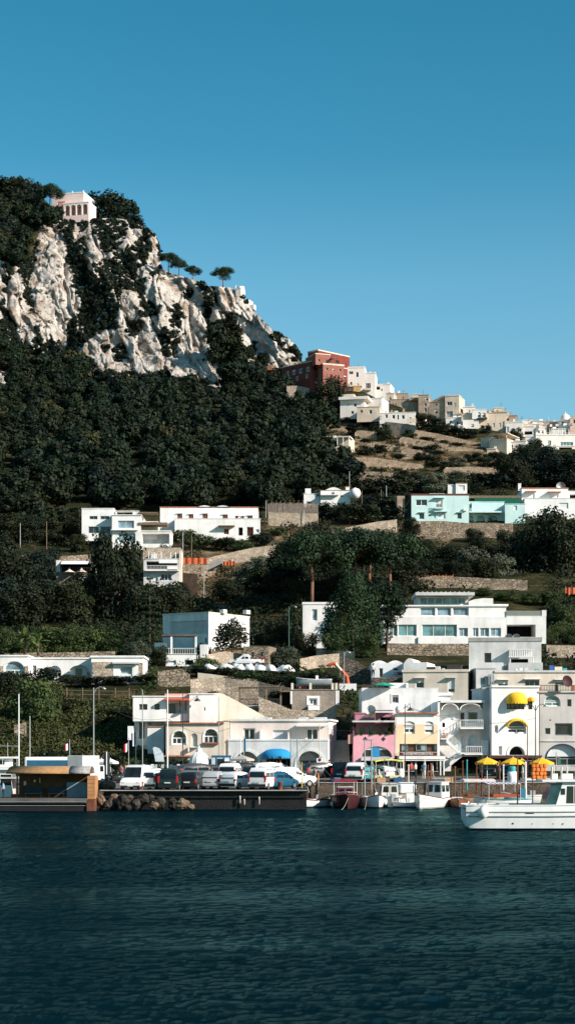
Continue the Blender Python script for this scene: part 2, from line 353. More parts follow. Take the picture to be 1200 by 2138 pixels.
for i in range(nrw):
    for j, px in enumerate(cx):
        py = PYS[i, j]; Y = YT(px, py); X = (px-600)/F*Y; Z = H0+(YH-py)/F*Y
        wx_ = 1.6*fb(X*.12, Z*.08, 2, 3); xl = X+.30*Z+wx_; zl = Z+1.2*fb(X*.1, Z*.12, 6, 3)
        d = 9*abs(fb(xl*.05, Z*.016, 5, 3))
        for fx, fz, tx, tz, am in ((.070, .022, .60, .10, 2.0), (.19, .075, .62, .20, .9), (.55, .28, .42, .30, .28)):
            dist, pt_ = noise.voronoi(Vector((xl*fx, zl*fz, fx*9))); c0 = pt_[0]
            g1 = noise.cell(c0*57.3+Vector((3.1, 0, 0))); g2 = noise.cell(c0*41.7+Vector((0, 5.3, 1))); g3 = noise.cell(c0*73.9)
            d += ((xl*fx-c0[0])/fx*g1*tx+(zl*fz-c0[1])/fz*g2*tz)+g3*am
        d += .40*fb(X*.6, Z*.45, 1, 5)
        for f_, h_, a_ in ((.065, .014, 3.6), (.16, .04, 1.4)): d += a_*max(0, 1-abs(fb(xl*f_+4, Z*h_, 11, 3))*9)
        DD[i, j] = d
        Yc = Y+3-7*S[i, j]+S[i, j]*(d-2.2)+2.2*S[i, j]*(1-Rk[i, j])
        CV.append(tuple(at(px, py, Yc)))
for back, dz in ((30, -6), (110, -30)):
    for j, px in enumerate(cx):
        p = CV[(nrw-1)*len(cx)+j]; CV.append((p[0]*(1+back/p[1]), p[1]+back, p[2]+dz))
nc = len(cx)
cq = [(i*nc+j, i*nc+j+1, (i+1)*nc+j+1, (i+1)*nc+j) for i in range(nrw+1) for j in range(nc-1)]
cm, nt_, b_ = newmat('limestone'); L = nt_.links.new
tc = nd(nt_, 'ShaderNodeTexCoord'); mp = nd(nt_, 'ShaderNodeMapping'); mp.inputs['Scale'].default_value = (1, 1, .35); mp.inputs['Rotation'].default_value = (0, R(-14), 0)
L(tc.outputs['Object'], mp.inputs['Vector'])
na = nd(nt_, 'ShaderNodeTexNoise', Scale=.16, Detail=9.0, Roughness=.68); L(mp.outputs[0], na.inputs['Vector'])
cr = nd(nt_, 'ShaderNodeValToRGB'); e = cr.color_ramp
e.elements[0].position = .30; e.elements[0].color = (.11, .09, .07, 1); e.elements[1].position = .66; e.elements[1].color = (.57, .515, .465, 1)
x = e.elements.new(.40); x.color = (.27, .20, .15, 1); x = e.elements.new(.48); x.color = (.42, .375, .335, 1)
L(na.outputs['Fac'], cr.inputs[0])
nb = nd(nt_, 'ShaderNodeTexNoise', Scale=.9, Detail=7.0, Roughness=.7); L(tc.outputs['Object'], nb.inputs['Vector'])
# scrub tufts clinging to the ledges
r3 = nd(nt_, 'ShaderNodeMapRange'); r3.inputs[1].default_value = .57; r3.inputs[2].default_value = .62; L(nb.outputs['Fac'], r3.inputs[0])
mm = nd(nt_, 'ShaderNodeMix', data_type='RGBA'); mm.inputs[7].default_value = (.085, .07, .04, 1); L(r3.outputs[0], mm.inputs[0]); L(cr.outputs[0], mm.inputs[6]); L(mm.outputs[2], b_.inputs['Base Color'])
bp = nd(nt_, 'ShaderNodeBump', Strength=.7, Distance=.9); L(nb.outputs['Fac'], bp.inputs['Height']); L(bp.outputs[0], b_.inputs['Normal'])
b_.inputs['Roughness'].default_value = 1; b_.inputs['Specular IOR Level'].default_value = .05
cl = np_obj('cliff', CV, cq, cm); tag(cl, kind='structure')

# ------------------------------------------------------------------ water
wy = [7.]
while wy[-1] < 200: wy.append(wy[-1]*1.0068+.02)
wx = np.linspace(-.45, .45, 460)
WV = []
for y in wy:
    for k in wx:
        x = k*y*1.0+0
        a = .40+.60*min(1, max(0, .5+1.6*fb(x*.03, y*.03, 4, 2)))
        z = a*(.05*fb(x*.14+3, y*.26, 0, 3)+.065*fb(x*.75, y*.95, 5, 3)+.050*fb(x*2.1, y*2.5, 9, 3))
        WV.append((x, y, z))
nW = len(wx)
wq = [(i*nW+j, i*nW+j+1, (i+1)*nW+j+1, (i+1)*nW+j) for i in range(len(wy)-1) for j in range(nW-1)]
wm, nt_, b_ = newmat('sea_water'); L = nt_.links.new
tc = nd(nt_, 'ShaderNodeTexCoord'); mp = nd(nt_, 'ShaderNodeMapping'); mp.inputs['Scale'].default_value = (1.25, 1.6, 1); L(tc.outputs['Object'], mp.inputs['Vector'])
n1 = nd(nt_, 'ShaderNodeTexNoise', Scale=1.5, Detail=8.0, Roughness=.68); L(mp.outputs[0], n1.inputs['Vector'])
bp = nd(nt_, 'ShaderNodeBump', Strength=1.0, Distance=.22); L(n1.outputs['Fac'], bp.inputs['Height'])
ncm = nd(nt_, 'ShaderNodeTexNoise', Scale=.035, Detail=3.0); mpc = nd(nt_, 'ShaderNodeMapping'); mpc.inputs['Scale'].default_value = (1, 2.6, 1); L(tc.outputs['Object'], mpc.inputs['Vector']); L(mpc.outputs[0], ncm.inputs['Vector'])
mrc = nd(nt_, 'ShaderNodeMapRange'); mrc.inputs[1].default_value = .38; mrc.inputs[2].default_value = .56; mrc.inputs[3].default_value = .30; mrc.inputs[4].default_value = 1.0; L(ncm.outputs['Fac'], mrc.inputs[0]); L(mrc.outputs[0], bp.inputs['Strength']); L(bp.outputs[0], b_.inputs['Normal'])
b_.inputs['Base Color'].default_value = (.0003, .0080, .0122, 1); b_.inputs['Roughness'].default_value = .10; b_.inputs['IOR'].default_value = 1.33
b_.inputs['Specular IOR Level'].default_value = 0
gl_ = nd(nt_, 'ShaderNodeBsdfGlossy'); gl_.inputs['Color'].default_value = (.46, .92, .93, 1); gl_.inputs['Roughness'].default_value = .07; L(bp.outputs[0], gl_.inputs['Normal'])
fr = nd(nt_, 'ShaderNodeFresnel'); fr.inputs['IOR'].default_value = 1.33; L(bp.outputs[0], fr.inputs['Normal'])
fm_ = nd(nt_, 'ShaderNodeMath', operation='MULTIPLY'); fm_.inputs[1].default_value = .38; L(fr.outputs[0], fm_.inputs[0])
mxs = nd(nt_, 'ShaderNodeMixShader'); L(fm_.outputs[0], mxs.inputs[0]); L(b_.outputs[0], mxs.inputs[1]); L(gl_.outputs[0], mxs.inputs[2])
L(mxs.outputs[0], nt_.nodes['Material Output'].inputs['Surface'])
wo = np_obj('sea', WV, wq, wm, smooth=True); tag(wo, kind='structure')
o = MB().quad((-3000, -1500, -.6), (3000, -1500, -.6), (3000, 1400, -.6), (-3000, 1400, -.6)).build('sea_bed', wm); tag(o, kind='structure')

# ------------------------------------------------------------------ quay and pavement
QX = 1.6
def zq(Y): return 1.5+max(0, Y-150)*.8/36
QUAYST = stone('quay_stone', (.17, .14, .11), (.12, .10, .08), (.07, .06, .05), 2.6, .4)
ASPH = pm('asphalt', (.15, .14, .13), .95, .25, .5, .3, .1)
WALLW = pm('shaded_wet_quay_stone', (.0095, .009, .0085), .6, .6, .8, .9, .3, streak=.4)  # wet stone, with the shadow on its face put into the near-black colour
def strip(name, x0, x1, y0, mat, wall):
    mb = MB(); mb.cur = 0
    mb.quad((x0, y0, zq(y0)), (x1, y0, zq(y0)), (x1, 190, zq(190)), (x0, 190, zq(190)))
    o = mb.build(name, mat); tag(o, kind='structure')
strip('pavement', -16.2, QX, 150.7, ASPH, 0)
strip('quayside', QX, 60, 166, ASPH, 0)
strip('forecourt', -80, -16.2, 158, ASPH, 0)
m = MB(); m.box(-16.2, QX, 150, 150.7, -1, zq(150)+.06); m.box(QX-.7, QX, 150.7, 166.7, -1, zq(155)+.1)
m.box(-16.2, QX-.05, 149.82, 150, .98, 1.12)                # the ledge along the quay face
o = m.build('quay_wall', [WALLW]); tag(o, 'long wet stone quay wall, shade painted into its dark colour, below the row of parked cars', 'quay wall')
m = MB(); m.box(QX, 60, 166, 166.6, -1, zq(166)+.05); o = m.build('quay_wall', QUAYST); tag(o, 'sandy stone quay wall behind the moored wooden boats', 'quay wall')
m = MB(); m.box(-80, -16.2, 157.5, 158, -1, zq(158)+.03); o = m.build('quay_wall', QUAYST); tag(o, 'low stone quay wall behind the timber ticket hut', 'quay wall')
m = MB(); m.box(-16.6, QX+.02, 149.5, 150.75, zq(150)+.06, zq(150)+.12); o = m.build('kerb', CONC); tag(o, kind='structure')
m = MB(); m.box(QX+.0, 60, 165.9, 166.7, zq(166)+.05, zq(166)+.11); o = m.build('kerb', CONC); tag(o, kind='structure')

def cliffY(px, py):
    j = int(round((px-cx[0])/(cx[1]-cx[0]))); t = (CB-py)/(CB-448); i = min(nrw-1, max(0, int(round(t*(nrw-1))))); return CV[i*nc+min(nc-1, max(0, j))]
# ------------------------------------------------------------------ foliage
LEAF = leafmat('evergreen_leaf', (.0040, .0085, .0048), (.030, .037, .014))
LEAFW = leafmat('woodland_leaf', (.0028, .0065, .0040), (.015, .026, .011))
LEAFG = leafmat('fresh_green_leaf', (.012, .026, .009), (.075, .10, .030))
LEAFP = leafmat('pine_needle', (.006, .016, .009), (.034, .060, .022))
LEAFO = leafmat('olive_leaf', (.030, .038, .024), (.12, .135, .085))
LEAFD = leafmat('dry_scrub_leaf', (.028, .024, .010), (.15, .105, .045))
LEAFR = leafmat('reddish_leaf', (.09, .03, .015), (.30, .12, .06))
LEAFF = leafmat('blossom', (.45, .38, .36), (.72, .62, .60))
BARK = pm('bark', (.13, .085, .06), .95, .3, 3, .5, .1)
PBARK = pm('pine_bark', (.20, .105, .07), .95, .3, 3, .5, .1)

def leaves(rg, lobes, n, size, up=.0, jit=.65):
    """n leaf-sized quads spread through a set of ellipsoid lobes (cx,cy,cz,rx,ry,rz)"""
    lb = np.array(lobes, float); vol = (lb[:, 3]*lb[:, 4]*lb[:, 5])**.66; pk = rg.choice(len(lb), n, p=vol/vol.sum())
    d = rg.normal(size=(n, 3)); d /= np.linalg.norm(d, axis=1)[:, None]
    rad = 1-.55*rg.random(n)**2.2+.10*rg.normal(size=n)
    c = lb[pk, :3]+d*lb[pk, 3:]*rad[:, None]
    nr = d+rg.normal(size=(n, 3))*jit; nr[:, 2] += up; nr /= np.linalg.norm(nr, axis=1)[:, None]
    t = np.cross(nr, rg.normal(size=(n, 3))); t /= np.linalg.norm(t, axis=1)[:, None]; b = np.cross(nr, t)
    s = size*(.55+.9*rg.random(n))[:, None]
    a = .55+.5*rg.random(n)[:, None]
    v = np.stack([c-t*s, c-b*s*a, c+t*s+nr*s*.25, c+b*s*a], 1).reshape(-1, 3)
    return v
def leafobj(name, v, mat, parent=None): return np_obj(name, v, np.arange(len(v)).reshape(-1, 4), mat, parent)
def leafmesh(name, v, mat):
    o = leafobj(name, v, mat); me = o.data; bpy.data.objects.remove(o); return me
def meshof(mb, name, mat, smooth=True):
    o = mb.build(name, mat, smooth=smooth); me = o.data; bpy.data.objects.remove(o); return me
PROTO = {}
def lobes_round(rg, k, cz, rx, rz, spread=.75):
    out = [(0, 0, cz, rx*.75, rx*.75, rz*.75)]
    for _ in range(k):
        a = rg.random()*6.283; e = rg.uniform(-.6, 1); r = rx*spread*math.sqrt(max(0, 1-e*e*.8))
        q = rg.uniform(.26, .46)
        out.append((r*math.cos(a), r*math.sin(a), cz+e*rz*.72, rx*q, rx*q, rz*q*rg.uniform(.8, 1.15)))
    return out
def trunkmesh(rg, pts_list):
    mb = MB()
    for pts, r in pts_list: mb.path(pts, r, 7)
    return mb
def proto(kind):
    """(trunk mesh or None, crown mesh) of unit height"""
    if kind in PROTO: return PROTO[kind]
    base, k = kind.rsplit('_', 1); sd = sum(map(ord, kind)); rg = np.random.default_rng(sd)
    T = MB(); mat = LEAF; tm = BARK
    if base in ('broad', 'broadfar', 'green', 'olive'):
        far = base == 'broadfar'
        lb = lobes_round(rg, 12, .56, .42, .43)+[(.24*math.cos(a), .24*math.sin(a), .2, .22, .22, .2) for a in (0, 1.3, 2.5, 3.8, 5.0)]
        v = leaves(rg, lb, 1300 if far else 5600, .040 if far else .021, .1, .3 if far else .42)
        mat = {'broad': LEAF, 'broadfar': LEAFW, 'green': LEAFG, 'olive': LEAFO}[base]
        T.path([(0,0,-.08), (.01,0,.2), (.02,.01,.45)], [.035, .028, .02])
        for q in lb[1:6]: T.path([(.01,0,.25), (q[0]*.8, q[1]*.8, q[2])], [.018, .006], 5)
    elif base == 'wood':
        lb = lobes_round(rg, 9, .55, .45, .42, .7); v = leaves(rg, lb, 1050, .045, .12, .26); mat = LEAFW
        T.path([(0,0,-.1), (0,0,.5)], [.04, .02], 5)
    elif base == 'tuft':
        lb = lobes_round(rg, 5, .5, .5, .45, .7); v = leaves(rg, lb, 340, .085, .1, .3)
    elif base == 'bush':
        lb = [(0,0,.42,.42,.42,.42)]+[(rg.uniform(-.4,.4), rg.uniform(-.4,.4), rg.uniform(.25,.72), .22, .22, .24) for _ in range(9)]
        v = leaves(rg, lb, 2200, .034); mat = LEAFG if int(k) % 2 else LEAF
        T.path([(0,0,-.1), (.03,0,.4)], [.03, .015], 5); T.path([(0,0,0), (-.2,.05,.5)], [.02, .008], 5)
    elif base == 'pine':
        lb = []
        for _ in range(46):
            a = rg.random()*6.283; r = .5*math.sqrt(rg.random()); q = rg.uniform(.09, .16)
            lb.append((r*math.cos(a), r*math.sin(a), .88-.32*r*r*2-.22*rg.random()**2+rg.uniform(-.04, .05), q*1.2, q*1.2, q*.85))
        v = leaves(rg, lb, 9500, .0155, .35, .4); mat = LEAFP; tm = PBARK
        T.path([(0,0,-.05), (.012,0,.3), (-.01,0,.55), (.0,0,.72)], [.03, .024, .02, .014])
        for q in lb[::2]: T.path([(-.005,0,.52+rg.uniform(0,.12)), (q[0]*.55, q[1]*.55, .70), (q[0], q[1], q[2]-.02)], [.012, .008, .004], 5)
    elif base == 'fluffy':      # full, soft, tall conifer branching to the ground
        lb = [(0,0,.52,.24,.24,.42)]
        for _ in range(40):
            h = rg.uniform(.06, .97); rr = .40*math.sin(min(1, (1.04-h)*1.35)*1.57)*(1 if h > .2 else .75); a = rg.random()*6.283
            q = rg.uniform(.09, .16); lb.append((rr*math.cos(a)*.85, rr*math.sin(a)*.85, h, q, q, q*1.1))
        v = leaves(rg, lb, 15000, .0125, .2); mat = leafmat('soft_conifer_needle', (.007, .019, .009), (.034, .062, .022))
        T.path([(0,0,-.03), (0,0,.8)], [.03, .008])
    elif base == 'cedar':       # open crown of drooping plates on a tall bare trunk
        lb = []
        for _ in range(24):
            h = rg.uniform(.45, .97); a = rg.random()*6.283; rr = rg.uniform(.05, .34)*(1.25-h*.7)
            lb.append((rr*math.cos(a), rr*math.sin(a), h-rr*.35, .11, .11, .05)); lb.append((rr*1.3*math.cos(a), rr*1.3*math.sin(a), h-rr*.7-.03, .06, .06, .07))
        v = leaves(rg, lb, 6500, .0125, .1); mat = LEAFP; tm = pm('dark_bark', (.07, .05, .04), .95, .3, 3, .5, .1)
        T.path([(0,0,-.03), (.02,0,.3), (.035,0,.55), (.02,0,.9)], [.026, .020, .016, .006])
        for q in lb[::3]: T.path([(.03,0,q[2]+.03), (q[0]*.6, q[1]*.6, q[2]+.03), q[:3]], [.009, .006, .003], 5)
    elif base == 'tier':        # slim conifer with level whorls
        lb = []
        for h in np.arange(.12, .98, .075):
            rr = .17*(1.03-h)**.6
            for a in np.arange(0, 6.28, 1.05): lb.append((rr*math.cos(a+h*9)*.75, rr*math.sin(a+h*9)*.75, h, rr*.45, rr*.45, .014))
        v = leaves(rg, lb, 4500, .009, .5); mat = LEAFP; T.path([(0,0,-.03), (0,0,.5), (0,0,.99)], [.016, .011, .003])
    elif base == 'cypress':
        lb = [(0,0,z,.11*math.sin(min(1,(1.05-z)*2)*1.57),.11*math.sin(min(1,(1.05-z)*2)*1.57),.14) for z in np.arange(.12, .97, .07)]
        v = leaves(rg, lb, 2600, .02); T.path([(0,0,-.05), (0,0,.7)], [.025, .008], 5)
    elif base == 'palm':        # long arching fronds / leaves
        vs = []
        for i in range(26):
            a = rg.random()*6.283; el = rg.uniform(.1, 1.3); ln = rg.uniform(.42, .6); P = []
            for s in range(7):
                t = s/6; P.append(np.array([math.cos(a)*ln*t*math.cos(el), math.sin(a)*ln*t*math.cos(el), .48+ln*t*math.sin(el)-.55*t*t*ln*math.cos(el)]))
            wv = np.array([-math.sin(a), math.cos(a), .25])
            for s in range(6):
                w0 = .055*math.sin(.35+2.6*s/6); w1 = .055*math.sin(.35+2.6*(s+1)/6)
                vs += [P[s]-wv*w0, P[s+1]-wv*w1, P[s+1]+wv*w1, P[s]+wv*w0]
        v = np.array(vs); mat = leafmat('palm_leaf', (.030, .055, .014), (.17, .22, .07)); T.path([(0,0,-.05), (.02,0,.25), (0,0,.5)], [.05, .04, .045])
    PROTO[kind] = (meshof(T, 'trunk', tm), leafmesh('crown', v, mat)); return PROTO[kind]
NTREE = [0]
def tree(kind, px, pyb, hpx, wpx=None, label=None, group=None, Y=None, name='tree', cat='tree', cm=None, w0=.85, rz=None):
    """a tree of hpx photo-pixels height standing where row pyb meets the slope"""
    tr, cr = proto(kind); NTREE[0] += 1
    Y = (YT(px, pyb)-.8) if Y is None else Y
    H = hpx*Y/F; sx = H if wpx is None else wpx*Y/F/w0
    r = thing(name, label, cat, at(px, pyb, Y), rnd.random()*6.28 if rz is None else rz, group, (sx, sx, H))
    for nm, me in (('trunk', tr), ('crown', cr)):
        o = bpy.data.objects.new(nm, me); COL.objects.link(o); o.parent = r
    if kind.split('_')[0] in ('broad', 'broadfar', 'bush') and (group or kind[0] != 'b'): recolor(o, cr.materials[0])
    return r

# ------------------------------------------------------------------ the dark wood below the cliff
WOOD_R = [[(-330,690),(0,685),(45,720),(70,735),(130,740),(165,740),(190,790),(300,795),(470,812),(480,745),(470,690),(520,700),(540,750),(600,800),(648,832),(690,868),(712,905),(738,958),(738,1008),(640,1030),(520,1046),(330,1052),(240,1058),(170,1058),(150,1095),(-330,1105)],
          [(-330,440),(-200,400),(-60,380),(0,372),(70,388),(98,440),(150,456),(92,468),(76,540),(52,556),(-330,700)]]
CLEAR = [(125,1035,175,1062),(590,800,650,832),(676,900,745,945)]
pts = []
py = 372.
while py < 1105:
    Y = float(np.interp(py, _PY, _Y)); sp = 6.3/Y*F
    px = -330+rnd.random()*sp
    while px < 745:
        x = px+rnd.uniform(-.4, .4)*sp; y = py+rnd.uniform(-.3, .3)*sp*.5
        if any(inpoly(x, y, P) for P in WOOD_R) and y > ridge(x)+4 and not any(a <= x <= c and b <= y-8 <= d for a, b, c, d in CLEAR) and not (430 < y < 815 and x < 640 and (rockmask(x, y) or rockmask(x, y-13) or rockmask(x-12, y-6) or rockmask(x+12, y-6))): pts.append((x, y))
        px += sp*.85
    py += sp*.42
# crevices and ledges on the cliff
ledge = []; _g = {}
for _ in range(16000):
    x = rnd.uniform(-60, 632); y = rnd.uniform(445, 806)
    if y < ridge(x)+3 or not inpoly(x, y, HULL) or rockmask(x, y): continue
    k_ = (int(x/5.5), int(y/5.5))
    if k_ in _g: continue
    _g[k_] = 1; ledge.append((x, y))
WK = ['wood_%d' % i for i in range(6)]
big = sorted(pts, key=lambda p: -p[1])
solo = []; rest = []
for p in big:
    if len(solo) < 285 and 0 < p[0] < 745 and rnd.random() < .55: solo.append(p)
    else: rest.append(p)
LEAFV = [leafmat('olive_wood_leaf', (.0045, .009, .004), (.026, .034, .013)), leafmat('bluish_wood_leaf', (.003, .0075, .006), (.016, .027, .018)), leafmat('yellowish_leaf', (.009, .012, .004), (.042, .044, .016))]
def recolor(o, base):
    q = rnd.random(); m = base if q < .5 else LEAFV[0] if q < .74 else LEAFV[1] if q < .94 else LEAFV[2]
    o.material_slots[0].link = 'OBJECT'; o.material_slots[0].material = m
for p in solo:
    tr, cr = proto(WK[rnd.randrange(6)]); H = rnd.uniform(6.2, 10.2); Y = YT(p[0], p[1]+22)-1.0
    r = thing('forest_tree', 'dark evergreen tree in the dense wood covering the slope below the cliff', 'tree', at(p[0], p[1]+.5*H*F/Y, Y), rnd.random()*6.28, 'evergreens of the dense wood below the cliff', (H*rnd.uniform(.9, 1.2),)*2+(H,))
    o = bpy.data.objects.new('crown', cr); COL.objects.link(o); o.parent = r; recolor(o, LEAFW)
def mass(name, items, mat, kinds, hmin, hmax, dy, wide=(.9, 1.25), on=None):
    out = []
    for (x, y) in items:
        me = proto(kinds[rnd.randrange(len(kinds))])[1]; v = np.empty(len(me.vertices)*3, np.float32); me.vertices.foreach_get('co', v); v = v.reshape(-1, 3)
        H = rnd.uniform(hmin, hmax); Y = YT(x, y+.45*H*F/YT(x, y))-dy; a = rnd.random()*6.28; s = H*rnd.uniform(*wide)
        c, sn = math.cos(a), math.sin(a); p = at(x, y+.5*H*F/Y, Y)
        if on: q = on(x, y); p = Vector((q[0], q[1]-.3, q[2]-.5*H))
        out.append(np.stack([(v[:, 0]*c-v[:, 1]*sn)*s+p.x, (v[:, 0]*sn+v[:, 1]*c)*s+p.y, v[:, 2]*H+p.z], 1))
    o = leafobj(name, np.concatenate(out), mat); tag(o, kind='stuff'); return o
mass('olive_woodland', rest[::3], LEAFV[0], WK, 5.5, 9.5, 1.0); rest = [p for i, p in enumerate(rest) if i % 3]
mass('woodland', rest, LEAFW, WK, 5.5, 9.5, 1.0)
mass('cliff_scrub', ledge, LEAFW, ['tuft_%d' % i for i in range(5)], 1.3, 2.9, 1.0, (.8, 1.2), cliffY)
tuft = []
for _ in range(900):
    x = rnd.uniform(0, 620); y = rnd.uniform(450, 800)
    if y > ridge(x)+4 and rockmask(x, y) and fb(x*.03, y*.02, 3.3, 3) > -.05: tuft.append((x, y))
_out = []
for x, y in tuft:
    p = cliffY(x, y); s_ = rnd.uniform(.35, .95); v = leaves(np.random.default_rng(int(x*7+y)), [(0, 0, 0, 1, .7, .8)], 36, .26); _out.append(v*s_+np.array([p[0], p[1]-.25, p[2]]))
tag(leafobj('ledge_tufts', np.concatenate(_out), leafmat('dry_ledge_leaf', (.020, .020, .010), (.085, .070, .035))), kind='stuff')

# ------------------------------------------------------------------ low scrub on the slopes and terraces
def scrub(name, regions, n, mat, s0, s1, nl, avoid=(), lf=.2):
    rg = np.random.default_rng(len(name)); out = []; c = 0
    while c < n:
        P = regions[rnd.randrange(len(regions))]; xs = [p[0] for p in P]; ys = [p[1] for p in P]
        x = rnd.uniform(min(xs), max(xs)); y = rnd.uniform(min(ys), max(ys)); c += 1
        if not inpoly(x, y, P) or y < ridge(x)+6: continue
        if fb(x*.025, y*.04, 2.2, 3) < -.22 or any(a-3 <= x <= b2+3 and t-2 <= y <= b+7 for a, t, b2, b in avoid): continue
        Y = YT(x, y)-.4; p = at(x, y, Y); s = rnd.uniform(s0, s1)
        v = leaves(rg, [(0,0,.3,1,1,.7),(rnd.uniform(-.7,.7),rnd.uniform(-.5,.5),.4,.6,.6,.6)], nl, lf)
        out.append(v*s+np.array(p))
    o = leafobj(name, np.concatenate(out), mat); tag(o, kind='stuff'); return o
